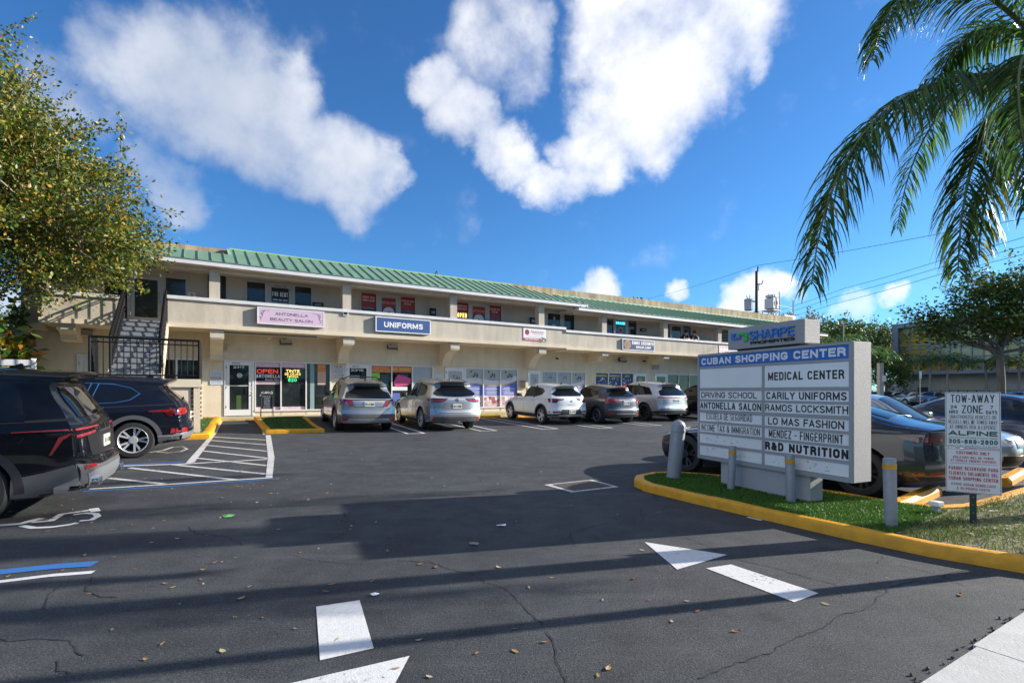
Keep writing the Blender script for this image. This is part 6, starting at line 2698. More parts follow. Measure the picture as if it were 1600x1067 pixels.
def three_box(label, paint, loc, heading, group=None, S=None, glass=None):
    S = S or saloon(4.80, .915, 1.46, .18, .93, .335, 2.80, 1.06, .93, 1.06)
    c = Car(S, 'parked_car', label, group, paint, loc, (0, 0, R(heading) - math.pi / 2))
    yb = -S['L'] / 2
    c.wheels(5, M_alu, 'twin', .70)
    g = glass or M_carglass_l
    c.both('window', [(yb + 1.05, 1.12), (yb + 1.25, 1.0), (yb + 2.4, .975), (yb + 3.42, .955), (yb + 3.05, 1.14), (yb + 2.6, 1.29), (yb + 1.9, 1.315), (yb + 1.5, 1.26)], g)
    c.both('pillar', [(yb + 2.16, .95), (yb + 2.24, .95), (yb + 2.20, 1.36), (yb + 2.12, 1.36)], M_black, off=.010, skirt=.01)
    c.panel('rear_window', [(-.58, yb + .72), (.58, yb + .72), (.52, yb + 1.35), (-.52, yb + 1.35)], 'T', g, off=.008)
    c.panel('windscreen', [(-.50, yb + 2.80), (.50, yb + 2.80), (.64, yb + 3.52), (-.64, yb + 3.52)], 'T', g, off=.008)
    for sx in (-1, 1):
        h = [(sx * .80, .74), (sx * .40, .70), (sx * .44, .60), (sx * .70, .60), (sx * .82, .64)]
        c.panel('headlight', h, 'F', M_lampclear, off=.010)
    c.both('headlight', [(-yb - .40, .76), (-yb - .66, .78), (-yb - .40, .64), (-yb - .26, .62)], M_lampclear, off=.010)
    c.panel('grille', [(-.36, .56), (.36, .56), (.34, .70), (-.34, .70)], 'F', M_black, off=.008)
    c.panel('grille', [(-.62, .26), (.62, .26), (.66, .44), (-.66, .44)], 'F', M_black, off=.008)
    c.back_pair('tail_light', [(-.82, .98), (-.45, .96), (-.45, .84), (-.82, .82)], M_tail, off=.009)
    c.seam([(yb + 1.36, .98), (yb + 1.34, .70), (yb + 1.24, .45)])
    c.seam([(yb + 2.2, .96), (yb + 2.2, .36)])
    c.handle(yb + 1.55, .86, M_chrome)
    c.handle(yb + 2.45, .85, M_chrome)
    c.mirrors(yb + 3.25, .97, paint)
    c.plate(0, .80)
    return c


P_blue = car_paint('deep blue car paint', (.018, .035, .085), .3, .24)
three_box('silver sedan with its nose partly behind the tow-away sign', P_silver, (7.34, 10.68, 0), -52)
three_box('deep blue sedan parked behind the tow-away sign beyond the silver sedan', P_blue, (11.5, 12.0, 0), -52, glass=M_carglass_l)
S = suv(4.6, .92, 1.66, .22, 1.04, .36, 2.7, .95, 1.03, tumble=.76, hatch=.5, spoiler=.22)
c = Car(S, 'parked_car', 'black crossover mostly hidden behind the directory sign, beside the long pale SUV', GRP_CARS, P_black, (9.25, 25.75, gz(9.25, 25.75)), (0, 0, R(119) - math.pi / 2))
c.wheels(5, M_rimdark, 'twin', .7)
yb = -S['L'] / 2
c.both('window', [(yb + .85, 1.16), (yb + 2.4, 1.08), (yb + 3.2, 1.05), (yb + 2.7, 1.44), (yb + 1.6, 1.53), (yb + 1.05, 1.42)], M_carglass)
c.panel('rear_window', [(-.70, 1.12), (.70, 1.12), (.58, 1.46), (-.58, 1.46)], 'B', M_carglass, off=.010)
c.back_pair('tail_light', [(-.88, 1.04), (-.40, 1.02), (-.42, .92), (-.88, .88)], M_tail, off=.011)
c.both('cladding', [(S['yr'] + .43, .23), (S['yf'] - .43, .23), (S['yf'] - .43, .36), (S['yr'] + .43, .36)], M_clad, off=.006)
c.mirrors(yb + 3.2, 1.05)

# ---- cars far across the side street
far = [((1372, 622.5), 2, 'black car paint', 'small black sedan across the side street beside the grey concrete pole', P_black),
       ((1392, 621), -4, 'w', 'small white car across the side street between the concrete pole and the house', P_white),
       ((1418, 622.5), -8, 's', 'silver sedan across the side street under the palms', P_silver),
       ((1452, 624.5), 5, 'd', 'dark blue sedan nearest the thin sign post across the side street', P_navy),
       ((1553, 621), -14, 'b', 'blue sedan half hidden behind the broad tree trunk', P_blue),
       ((1592, 624), -10, 'r', 'dark red car across the side street behind the blue sedan', car_paint('dark red car paint', (.16, .012, .02), .2, .3))]
Sf = saloon(4.6, .90, 1.45, .18, .93, .33, 2.7, .98, .93, 1.06)
Sf['NS'] = 30
Sf['NJ'] = 3
Sf['rearc'] = .25
src = None
for (px, dh, _, lab, pnt) in far:
    u = (px[0] - 800) / 800
    s = 1.25 * 800 / (px[1] - 611) if False else {1372: 60, 1392: 63, 1418: 58, 1452: 52, 1553: 50, 1592: 40}[px[0]]
    x, y = u * s, s
    z = EYE - (px[1] - 611) / 800 * s
    z = max(gz(x, y), min(z, gz(x, y) + .02))
    if src is None:
        c = Car(Sf, 'distant_car', lab, 'cars across the side street', pnt, (x, y, z), (0, 0, R(200 + dh) - math.pi / 2))
        yb = -Sf['L'] / 2
        c.both('window', [(yb + 1.0, 1.08), (yb + 1.2, 1.0), (yb + 3.05, .955), (yb + 2.7, 1.15), (yb + 2.3, 1.32), (yb + 1.8, 1.33), (yb + 1.4, 1.27)], M_carglass)
        c.panel('windscreen', [(-.50, yb + 2.5), (.50, yb + 2.5), (.62, yb + 3.1), (-.62, yb + 3.1)], 'T', M_carglass)
        c.panel('rear_window', [(-.56, yb + .70), (.56, yb + .70), (.5, yb + 1.3), (-.5, yb + 1.3)], 'T', M_carglass)
        c.wheels(5, M_alu, 'single', .7)
        src = c.root
    else:
        r = copy_tree(src)
        r.location = (x, y, z)
        r.rotation_euler = (0, 0, R(200 + dh) - math.pi / 2)
        r['label'] = lab
        for ch in r.children:
            if ch.name.startswith('body'):
                ch.data = ch.data.copy()
                ch.data.materials[0] = pnt
# ------------------------------------------------------------------ directory sign
M_cab = mat('grey sign cabinet', (.33, .33, .34), .55, var=.04, vs=3)
M_cabside = mat('rough silver sign side', (.46, .45, .43), .7, var=.16, vs=55, bump=.5, bs=90)
M_signblue = mat('sign blue', (.022, .13, .48), .35)
M_logoblue = mat('raised blue letters', (.03, .18, .58), .3)
M_logogreen = mat('raised green emblem', (.03, .42, .10), .3)
M_panelw = mat('white sign panel', (.80, .80, .80), .30, var=.05, vs=1.6)
M_ghost = mat('old lettering residue', (.50, .50, .50), .5)
sc_ = Vector((3.48, 7.105))
SROT = math.atan2(-.921, .39)
sg = thing('directory_sign', 'grey shopping center directory sign on a concrete base with rows of white tenant panels', 'sign', (sc_.x, sc_.y, 0), (0, 0, SROT))
W2 = 1.245
Z0, Z1 = .46, 2.11
HT = Z1 - Z0
mb = MB()
mb.box(-W2 + .004, W2 - .004, .03, .306, Z0 + .004, Z1 - .004)
mb.build('cabinet', M_cab, sg)
mb = MB()
mb.bbox(W2 - .002, W2 + .012, .004, .312, Z0, Z1, .004)
mb.build('side_panel', M_cabside, sg)
mb = MB()
mb.bbox(-W2 - .012, -W2 + .002, .004, .312, Z0, Z1, .004)
mb.build('side_panel', M_cabside, sg)
mb = MB()
mb.box(-W2, W2, -.002, .03, Z1 - .030, Z1 + .004)
mb.box(-W2, W2, -.002, .03, Z0 - .004, Z0 + .05)
mb.box(-W2, -W2 + .03, -.002, .03, Z0 + .05, Z1 - .03)
mb.box(W2 - .045, W2, -.002, .03, Z0 + .05, Z1 - .03)
rows = [(.138, .322), (.347, .430), (.446, .530), (.556, .640), (.658, .742), (.760, .850), (.872, .968)]
zz = lambda f: Z1 - HT * f
mb.box(-W2 + .03, W2 - .045, 0, .03, zz(rows[0][0]), zz(.118))
for a, b in zip(rows[:-1], rows[1:]):
    mb.box(-W2 + .03, W2 - .045, 0, .03, zz(b[0]), zz(a[1]))
for r in rows:
    mb.box(-.018, .018, 0, .03, zz(r[1]), zz(r[0]))
mb.build('frame', M_cab, sg)
mb = MB()
mb.box(-W2 + .032, W2 - .047, .008, .028, zz(.116), zz(.020))
hp = mb.build('header_panel', M_signblue, sg)
mb = MB()
put_text(mb, 'CUBAN SHOPPING CENTER', -.005, zz(.068), 2.33, HT * .064, .006, .055, 0, 1.12)
mb.build('lettering', M_letters_white, hp)
LC = (-W2 + .032, -.02)
RC = (.02, W2 - .047)
LEFT = [None, ('DRIVING SCHOOL', .90, .48, .66, .018), ('ANTONELLA SALON', .98, .50, .74, .03), ('ESCUELA DE SEGURIDAD', .74, .49, .72, -.012), ('INCOME TAX & IMMIGRATION', .94, .5, .74, -.01), None, None]
RIGHT = [('MEDICAL CENTER', .90, .50, .36, .028), ('CARILY UNIFORMS', .95, .50, .72, .026), ('RAMOS LOCKSMITH', .98, .50, .68, .02), ('LO MAS FASHION', .90, .50, .70, .022), ('MENDEZ - FINGERPRINT', .88, .50, .78, .002), ('R&D NUTRITION', .985, .5, .76, .06), None]
M_brownletters = mat('dark brown lettering', (.030, .024, .020), .55)
rs = random.Random(9)
for col, tx in ((LC, LEFT), (RC, RIGHT)):
    for i, r in enumerate(rows):
        mb = MB()
        mb.box(col[0], col[1], .010, .028, zz(r[1]) + .002, zz(r[0]) - .002)
        p = mb.build('tenant_panel', M_panelw, sg)
        w = col[1] - col[0]
        h = (r[1] - r[0]) * HT
        if tx[i]:
            s, fw, fx, fh, bold = tx[i]
            mb = MB()
            cz = (zz(r[0]) + zz(r[1])) / 2 + (.12 * h if s.startswith('ESC') else 0)
            put_text(mb, s, col[0] + w * fx, cz, w * fw, h * fh, .0085, bold, 0, 1.05)
            if s.startswith('ESC'):
                put_text(mb, 'BAILE Q', col[0] + w * .42, zz(r[1]) + .006, w * .24, h * .10, .0085, .01)
            mb.build('lettering', M_brownletters if i != 5 else M_letters_black, p)
        elif i > 0:
            mb = MB()
            for k in range(18):
                gx = col[0] + w * rs.uniform(.12, .85)
                gzv = (zz(r[0]) + zz(r[1])) / 2 + h * rs.uniform(-.25, .3)
                q = rs.uniform(.004, .018)
                mb.box(gx - q, gx + q, .0085, .0095, gzv - q * rs.uniform(.2, 1), gzv + q * .6)
            mb.build('glue_marks', M_ghost, p)
# plinth and top box
mb = MB()
mb.bbox(-.805, .675, .045, .28, -.05, Z0 - .004, .008)
mb.build('base', mat('painted plinth', (.40, .40, .41), .8, var=.08, vs=4, bump=.3, bs=50), sg)
mb = MB()
mb.box(-.5, .5, .06, .24, Z1 - .004, Z1 + .035)
mb.build('neck', M_black, sg)
mb = MB()
mb.bbox(-.62, .62, .0, .288, Z1 + .034, Z1 + .345, .005)
tb = mb.build('top_box', M_cab, sg)
mb = MB()
mb.bbox(.618, .634, .004, .284, Z1 + .037, Z1 + .342, .003)
mb.build('side_panel', M_cabside, tb)


def raised(s, cx, cz, w, h, depth, y1, bold, m, parent, name='lettering', spacing=1.0, shear=0):
    vs, fs = block_text(s, w / h, .13 + 2.2 * bold, .10 * spacing + bold)
    mb = MB()
    a = [(cx - w / 2 + p[0] * h, y1 - depth, cz + (p[1] - .5) * h) for p in vs]
    b = [(x, y1, z) for x, y, z in a]
    cnt = {}
    for f in fs:
        for i in range(len(f)):
            e = (f[i], f[(i + 1) % len(f)])
            cnt[e] = cnt.get(e, 0) + 1
    n = len(a)
    ff = list(fs) + [(e[1], e[0], e[0] + n, e[1] + n) for e in cnt if (e[1], e[0]) not in cnt]
    mb.add(a + b, ff)
    return mb.build(name, m, parent)


zt = Z1 + .035
raised('SHARPE', .14, zt + .172, .72, .125, .02, -.002, .012, M_logoblue, tb)
raised('PROPERTIES', .15, zt + .066, .70, .042, .012, -.002, .035, M_letters_black, tb, spacing=1.25)


def lprism(poly, m, name, parent, y0=-.022, y1=-.002):
    mb = MB()
    mb.prism(poly, lambda q: (q[0], y0, q[1]), lambda q: (q[0], y1, q[1]))
    return mb.build(name, m, parent)


x0, z0 = -.545, zt + .13
lprism([(x0, z0 + .10), (x0 + .085, z0 + .10), (x0 + .085, z0 + .078), (x0 + .055, z0 + .078), (x0 + .055, z0 + .045), (x0 + .17, z0 + .045), (x0 + .17, z0 + .012), (x0 + .025, z0 + .012), (x0, z0 + .03)], M_logoblue, 'emblem', tb)
lprism([(x0 + .125, z0 + .095), (x0 + .285, z0 + .095), (x0 + .30, z0 + .08), (x0 + .30, z0 - .03), (x0 + .225, z0 - .03), (x0 + .225, z0 - .008), (x0 + .245, z0 - .008), (x0 + .245, z0 + .062), (x0 + .125, z0 + .062)], M_logogreen, 'emblem', tb)

# ------------------------------------------------------------------ bollards and small post
M_galv = mat('galvanised post', (.30, .315, .33), .55, metal=.2, var=.10, vs=14, bump=.15, bs=60)


def bollard(px, py, z, h, r, lean, label, band, dome):
    u = (px - 800) / 800
    s = (EYE - z) * 800 / (py - 611)
    t = thing('bollard', label, 'bollard', (u * s, s, z - .02), (lean[1], lean[0], 0), 'steel bollards guarding the directory sign')
    mb = MB()
    pr = [(r, 0), (r, h - (r if dome else .01))]
    if dome:
        pr += [(r * math.cos(a), h - r + r * math.sin(a)) for a in (.3, .6, .9, 1.2, 1.45)]
    else:
        pr += [(r * .93, h)]
    mb.lathe(pr, n=22)
    mb.build('post', M_galv, t, 50)
    if band:
        mb = MB()
        mb.lathe([(r + .0025, h - .115), (r + .0025, h - .06)], n=22)
        mb.build('band', mat('yellow band', (.60, .33, .02), .5), t, 50)
    else:
        mb = MB()
        mb.lathe([(r + .003, h - .20), (r + .005, h - .19), (r + .005, h - .17), (r + .003, h - .16)], n=22)
        mb.build('band', M_galv, t, 50)


bollard(1052, 748, .1, .985, .112, (R(5.5), 0), 'thick round-topped steel bollard leaning at the tip of the turf island', False, True)
bollard(1142, 766, .1, .66, .052, (R(2.5), 0), 'slim grey yellow-banded bollard before the sign, closer to the thick leaning bollard', True, False)
bollard(1236, 786, .1, .64, .056, (R(-1.5), 0), 'slim grey yellow-banded bollard before the nutrition row of the directory sign', True, False)
bollard(1392, 823, .1, .745, .060, (R(-1.2), 0), 'grey bollard with yellow band standing alone near the tow-away sign', True, False)
u = (1463 - 800) / 800
s = 1.43 * 800 / (803 - 611)
t = thing('utility_post', 'small white metal utility post at the edge of the turf', 'post', (u * s, s, .1), (0, 0, R(20)))
mb = MB()
mb.bbox(-.035, .035, -.03, .03, -.05, .10, .006)
mb.build('post', M_galv, t)
mb = MB()
mb.bbox(-.055, .055, -.05, .05, .095, .150, .008)
mb.build('cap', M_white, t)

# ------------------------------------------------------------------ tow-away sign
s = 1.43 * 800 / (818 - 611)
tow = thing('tow_away_sign', 'white tow-away zone sign above a customers-only board on a green post in the grass', 'sign', ((1521 - 800) / 800 * s, s, .08), (R(-3.9), 0, R(-35)))
mb = MB()
hgt = 1.44
for (xa, xb, ya, yb_) in ((-.028, .028, .0, .006), (-.028, -.022, .006, .03), (.022, .028, .006, .03)):
    mb.box(xa, xb, ya, yb_, -.05, hgt)
mb.build('post', mat('dark green post', (.012, .035, .030), .5, var=.2, vs=20), tow)
mb = MB()
for k in range(16):
    mb.lathe([(.006, 0), (.006, .003)], c=(0, -.002, .05 + k * .085), n=8, axis='y')
mb.build('post_holes', mat('pale hole', (.25, .27, .26), .7), tow)
M_sheet = mat('white sign sheet', (.66, .68, .68), .35, var=.04, vs=4)
zb2, zb1 = .345, .83
pw = .2275


def board(z0, z1, frame_m, name, label=None):
    mb = MB()
    mb.bbox(-pw, pw, -.010, -.006, z0, z1, .0018)
    b = mb.build(name, M_sheet, tow)
    mb = MB()
    e = .009
    for (a, b2, c, d) in ((-pw + .006, pw - .006, z1 - .006 - .004, z1 - .006), (-pw + .006, pw - .006, z0 + .006, z0 + .010), (-pw + .006, -pw + .010, z0 + .011, z1 - .011), (pw - .010, pw - .006, z0 + .011, z1 - .011)):
        mb.box(a, b2, -.0118, -.0108, c, d)
    mb.build('border', frame_m, b)
    return b


b1 = board(zb1, zb1 + .61, M_letters_green, 'sign_board')
b2 = board(zb2, zb1 - .004, M_letters_red, 'sign_board')
M_tg = mat('dark green sign lettering', (.018, .040, .036), .5)
mb = MB()
H1 = .61


def tl_(s_, cx, fy, w, fh, bold):
    put_text(mb, s_, cx, zb1 + H1 * fy, w, H1 * fh, -.0115, bold)


tl_('TOW-AWAY', 0, .885, .36, .145, -.008)
tl_('ZONE', 0, .695, .175, .145, -.008)
tl_('24', -.155, .735, .055, .062, .02)
tl_('HRS', -.155, .645, .075, .062, .02)
tl_('7', .155, .735, .025, .062, .02)
tl_('DAYS', .155, .645, .09, .062, .02)
tl_('UNAUTHORIZED VEHICLES OR', 0, .555, .38, .068, -.022)
tl_('VESSELS WILL BE TOWED AWAY', 0, .465, .40, .068, -.022)
tl_('AT OWNERS RISK & EXPENSE', 0, .375, .38, .068, -.022)
mb.build('lettering', M_tg, b1)
mb = MB()
tl_('ALPINE', 0, .265, .40, .085, .06)
tl_('305-889-2800', 0, .115, .40, .080, .04)
tl_('5200 NW 37TH AVE MIAMI FL 33142 (TOWING)', 0, .185, .40, .022, .01)
tl_('Florida Statute 715.07', 0, .04, .40, .018, .01)
mb.build('lettering', mat('green sign lettering', (.012, .085, .062), .5), b1)
mb = MB()
H2 = zb1 - .004 - zb2


def t2(s_, fy, w, fh, bold=.014):
    put_text(mb, s_, 0, zb2 + H2 * fy, w, H2 * fh, -.0115, bold)


t2('CUSTOMERS ONLY', .90, .27, .072)
t2('VIOLATORS WILL BE TOWED', .795, .33, .052)
t2('AT VEHICLE OWNERS EXPENSE', .72, .37, .052)
mb.box(-.195, .195, -.0118, -.0108, zb2 + H2 * .655, zb2 + H2 * .662)
t2('PARQUE RESERVADO PARA', .545, .40, .078)
t2('CLIENTES SOLAMENTE DEL', .43, .40, .078)
t2('CUBAN SHOPPING CENTER', .315, .40, .078)
t2('OTROS SERAN REMOLCADO', .185, .36, .055)
t2('A SU PROPIO COSTO', .095, .27, .055)
mb.build('lettering', M_letters_red, b2)
mb = MB()
for zq in (zb1 + .57, zb1 + .33, zb1 + .03, zb2 + .03):
    mb.lathe([(.006, 0), (.005, .003)], c=(0, -.0135, zq), n=8, axis='y')
mb.build('bolt', M_galv, tow)


# ------------------------------------------------------------------ signs and fittings on the building
def on_front(name, label, cat, px0, px1, py0, py1, n, group=None):
    """thing centred on the pixel span of a plane; returns root, half width, half height"""
    pm = (py0 + py1) / 2
    xm = (px0 + px1) / 2
    t0, t1 = fac(px0, pm, n)[0], fac(px1, pm, n)[0]
    z1, z0_ = fac(xm, py0, n)[1], fac(xm, py1, n)[1]
    t = thing(name, label, cat, B((t0 + t1) / 2, n, (z0_ + z1) / 2), (0, 0, ANG), group)
    return t, (t1 - t0) / 2, (z1 - z0_) / 2


def box_sign(name, label, px, face_m, frame_m, depth=.14, n=21.247):
    t, w, h = on_front(name, label, 'sign', *px, n)
    mb = MB()
    f = .035
    mb.box(-w, w, -depth + .006, 0, -h, h)
    mb.build('cabinet', M_cab, t)
    mb = MB()
    mb.box(-w - .006, w + .006, -depth - .006, -depth + .006, h - f, h + .006)
    mb.box(-w - .006, w + .006, -depth - .006, -depth + .006, -h - .006, -h + f)
    mb.box(-w - .006, -w + f, -depth - .006, -depth + .006, -h + f, h - f)
    mb.box(w - f, w + .006, -depth - .006, -depth + .006, -h + f, h - f)
    mb.build('frame', frame_m, t)
    mb = MB()
    mb.box(-w + f, w - f, -depth, -depth + .005, -h + f, h - f)
    fo = mb.build('face', face_m, t)
    return t, fo, w, h, -depth - .002


t, fo, w, h, y = box_sign('shop_sign', 'pale pink beauty salon sign with scrollwork corners on the balcony front', (401.5, 505.3, 484.2, 509.2), mat('pink sign face', (.62, .46, .58), .4), M_white)
mb = MB()
put_text(mb, 'ANTONELLA', 0, h * .33, w * .98, h * .34, y, .022, 0, 1.2)
put_text(mb, 'BEAUTY SALON', 0, -h * .36, w * 1.27, h * .34, y, .022, 0, 1.15)
mb.build('lettering', mat('charcoal lettering', (.06, .06, .085), .5), fo)
mb = MB()
for sx in (-1, 1):
    for (cx, cz, r, a0, a1) in ((.86, .45, .20, 0, 4.6), (.79, .62, .10, 1, 6.0), (.90, .10, .26, 1.6, 4.2), (.70, .66, .10, 2.2, 5.0), (.93, -.30, .22, 1.2, 3.9), (.88, .30, .06, 0, 5)):
        pts = []
        for k in range(12):
            a = a0 + (a1 - a0) * k / 11
            rr = r * h * (.5 + .5 * k / 11)
            pts.append((sx * (w * cx + rr * math.cos(a) * .9), y - .001, h * cz + rr * math.sin(a)))
        mb.tube(pts, .006, 4)
mb.build('ornament', mat('purple scrollwork', (.16, .07, .16), .5), fo)

t, fo, w, h, y = box_sign('shop_sign', 'blue uniforms sign with bold white lettering on the balcony front', (585.5, 670.8, 498.1, 520.7), mat('slate blue sign face', (.045, .10, .26), .4, var=.04, vs=2), M_white)
mb = MB()
put_text(mb, 'UNIFORMS', 0, 0, w * 1.42, h * .74, y, .042, 0, 1.05)
mb.build('lettering', M_letters_white, fo)

t, w, h = on_front('shop_sign', 'white nutrition banner with red script and a red phone strip on the balcony front', 'sign', 817.5, 852.8, 513.9, 532.5, 21.246)
mb = MB()
mb.box(-w, w, -.02, 0, -h, h)
fo = mb.build('face', c_white, t)
y = -.0215
mb = MB()
put_text(mb, 'Nutricion', w * .20, h * .50, w * 1.15, h * .55, y, .012, .3)
mb.lathe([(w * .20, 0), (w * .20, .001), (w * .165, .001), (w * .165, 0)], c=(-w * .68, y, h * .35), n=20, axis='y')
mb.prism([(-w * .80, h * .28), (-w * .70, h * .48), (-w * .58, h * .36), (-w * .64, h * .2)], lambda q: (q[0], y - .001, q[1]), lambda q: (q[0], y, q[1]))
mb.box(-w, w * .45, y - .001, y, -h, -h * .58)
mb.build('lettering', flat((.40, .04, .10)), fo)
mb = MB()
put_text(mb, 'PARA UNA VIDA SANA', w * .30, h * .08, w * .85, h * .14, y, .01)
put_text(mb, 'Club de Nutricion', -w * .1, -h * .30, w * 1.1, h * .12, y, .01)
mb.build('lettering', c_grey, fo)
mb = MB()
put_text(mb, '786-828-6844', -w * .28, -h * .79, w * 1.2, h * .24, y - .002, .02)
mb.build('lettering', c_white, fo)
mb = MB()
rn = random.Random(2)
for k in range(22):
    a, b_ = w * rn.uniform(.45, .98), -h * rn.uniform(.30, .92)
    q = w * rn.uniform(.03, .08)
    mb.box(a - q, a + q, y - .001 - k * .0002, y - k * .0002, b_ - q, b_ + q * .7)
mb.build('picture', [flat((.16, .14, .13))], fo)

t, fo, w, h, y = box_sign('shop_sign', 'navy locksmith sign with a round gold emblem on the balcony front', (970.8, 1020.4, 531.2, 548), mat('navy sign face', (.011, .018, .095), .4), M_white, .10)
mb = MB()
put_text(mb, 'RAMOS LOCKSMITH', w * .26, h * .40, w * 1.36, h * .62, y, .03)
put_text(mb, 'GROUP,CORP', w * .30, -h * .38, w * .95, h * .46, y, .04)
mb.build('lettering', M_letters_white, fo)
mb = MB()
mb.lathe([(h * .78, 0), (h * .78, .003), (h * .60, .003), (h * .60, 0)], c=(-w * .70, y - .002, 0), n=24, axis='y')
mb.lathe([(h * .34, 0), (h * .34, .004), (h * .25, .004), (h * .25, 0)], c=(-w * .70, y - .003, 0), n=18, axis='y')
mb.build('emblem', flat((.42, .27, .13)), fo)
mb = MB()
mb.lathe([(.001, 0), (h * .58, 0), (h * .58, .001), (.001, .001)], c=(-w * .70, y - .0005, 0), n=20, axis='y')
mb.build('emblem_ground', flat((.05, .04, .04)), fo)

t, w, h = on_front('shop_sign', 'white income tax banner with a red border at the far end of the balcony front', 'sign', 1123, 1153, 540.6, 552.2, 21.246)
mb = MB()
mb.box(-w, w, -.02, 0, -h, h)
fo = mb.build('face', c_white, t)
mb = MB()
put_text(mb, 'INCOME TAX', 0, h * .55, w * 1.7, h * .5, -.0215, .03)
put_text(mb, 'IMMIGRATION', 0, -h * .55, w * 1.7, h * .4, -.0215, .02)
for (a, b_, c_, d_) in ((-w, w, h * .93, h), (-w, w, -h, -h * .93), (-w, -w * .97, -h, h), (w * .97, w, -h, h)):
    mb.box(a, b_, -.0222, -.0208, c_, d_)
mb.build('lettering', flat((.45, .05, .07)), fo)

# ground-floor wall fittings
t, w, h = on_front('wall_notice', 'white no trespassing notice beside the salon door', 'notice', 327.8, 347.7, 578.7, 601.3, NF - .003)
mb = MB()
mb.bbox(-w, w, -.02, 0, -h, h, .004)
fo = mb.build('board', mat('pale blue notice', (.56, .62, .66), .5), t)
mb = MB()
put_text(mb, 'NO TRESPASSING', 0, -h * .05, w * 1.6, h * .26, -.0215, .03)
mb.build('lettering', M_letters_red, fo)
mb = MB()
for k in range(3):
    put_text(mb, 'PRIVATE PROPERTY NO LOITERING', 0, h * (.72 - .22 * k), w * 1.6, h * .10, -.0215, .0)
    put_text(mb, 'VIOLATORS WILL BE PROSECUTED', 0, h * (-.38 - .18 * k), w * 1.6, h * .09, -.0215, .0)
mb.build('lettering', flat((.22, .28, .40)), fo)

t, w, h = on_front('wall_notice', 'white towing notice with green print between the salon window and door 2315', 'notice', 520.7, 538, 570.8, 592, NF - .003)
mb = MB()
mb.bbox(-w, w, -.015, 0, -h, h, .003)
fo = mb.build('board', M_sheet, t)
mb = MB()
for (s_, fy, fw, fh, bo) in (('TOW-AWAY', .80, 1.6, .26, .02), ('24 HRS ZONE 7 DAYS', .48, 1.7, .22, .01), ('UNAUTHORIZED VEHICLES', .20, 1.7, .15, .0), ('WILL BE TOWED AWAY', .0, 1.7, .15, .0), ('AT OWNERS EXPENSE', -.2, 1.7, .15, 0), ('ALPINE', -.48, 1.75, .22, .05), ('305-889-2800', -.80, 1.7, .2, .03)):
    put_text(mb, s_, 0, h * fy, w * fw, h * fh, -.0165, bo)
mb.build('lettering', M_tg, fo)

t, w, h = on_front('wall_notice', 'small plain white notice beside the frosted clinic door', 'notice', 679.5, 692, 584.5, 596, NF - .003)
mb = MB()
mb.bbox(-w, w, -.015, 0, -h, h, .004)
fo = mb.build('board', mat('pale notice', (.50, .58, .64), .5), t)
mb = MB()
for k in range(3):
    mb.box(-w * .8, w * .8, -.0165, -.015, -h * .6 + k * h * .3, -h * .5 + k * h * .3)
mb.build('lettering', c_grey, fo)

t, w, h = on_front('electrical_box', 'beige electrical box with a dark open front between the two clinic windows', 'electrical box', 811, 823.5, 594, 606, NF - .003)
mb = MB()
mb.bbox(-w, w, -.12, 0, -h, h, .01)
mb.build('case', M_soff, t)
mb = MB()
mb.bbox(-w * .9, w * .25, -.16, -.118, -h * .9, h * .85, .01)
mb.build('meter', mat('brown meter', (.035, .025, .022), .5), t)

t, w, h = on_front('junction_box', 'beige junction box on the wall above the salon door', 'box', 354, 366, 537, 549, NF - .003)
mb = MB()
mb.bbox(-w, w, -.10, 0, -h, h, .008)
mb.build('case', M_soff, t)
mb = MB()
mb.box(-w * .85, w * .85, -.106, -.101, -h * .85, h * .85)
mb.build('lid', M_soff, t)

t, w, h = on_front('junction_box', 'grey twin-knockout junction box under the far short bracket', 'box', 1019.5, 1028, 570, 577.5, NF - .003)
mb = MB()
mb.bbox(-w, w, -.10, 0, -h, h, .008)
mb.build('case', M_conc, t)
mb = MB()
for sx in (-.4, .4):
    mb.lathe([(.03, 0), (.03, .01)], c=(sx * w, -.108, 0), n=10, axis='y')
mb.build('socket', M_black, t)


def floodlight(label, px, group='floodlights on the shop wall'):
    t, w, h = on_front('floodlight', label, 'floodlight', *px, NF - .25, group)
    mb = MB()
    mb.bbox(-w, w, -.07, .07, -h * .62, h * .62, .02, mat=Matrix.Rotation(R(-28), 4, 'X'))
    mb.build('housing', mat('bronze floodlight housing', (.05, .045, .04), .5), t)
    mb = MB()
    mb.bbox(-w * .88, w * .88, -.082, -.071, -h * .5, h * .5, .004, mat=Matrix.Rotation(R(-28), 4, 'X'))
    mb.build('lens', mat('floodlight lens', (.40, .41, .40), .15, spec=.8), t)
    mb = MB()
    mb.tube([(0, .05, 0), (0, .14, h * .5), (0, .245, h * .6)], .018, 6)
    mb.bbox(-.06, .06, .215, .245, h * .6 - .06, h * .6 + .06, .01)
    mb.build('arm', M_black, t)
    mb = MB()
    pts = [(w * .7, .24, h * .6), (w * 1.2, .20, h * .2), (w * 1.35, .18, -h * .5), (w * 1.1, .12, -h * .8), (w * .9, .06, -h * .3)]
    mb.tube(pts, .010, 5)
    mb.build('cable', M_black, t)
    return t


floodlight('bronze floodlight over the salon windows', (437, 455, 529, 540.6))
floodlight('bronze floodlight over the uniform shop windows', (605, 621, 537.5, 547.5))
floodlight('black floodlight over the locksmith windows', (967, 978.5, 557, 567.5))

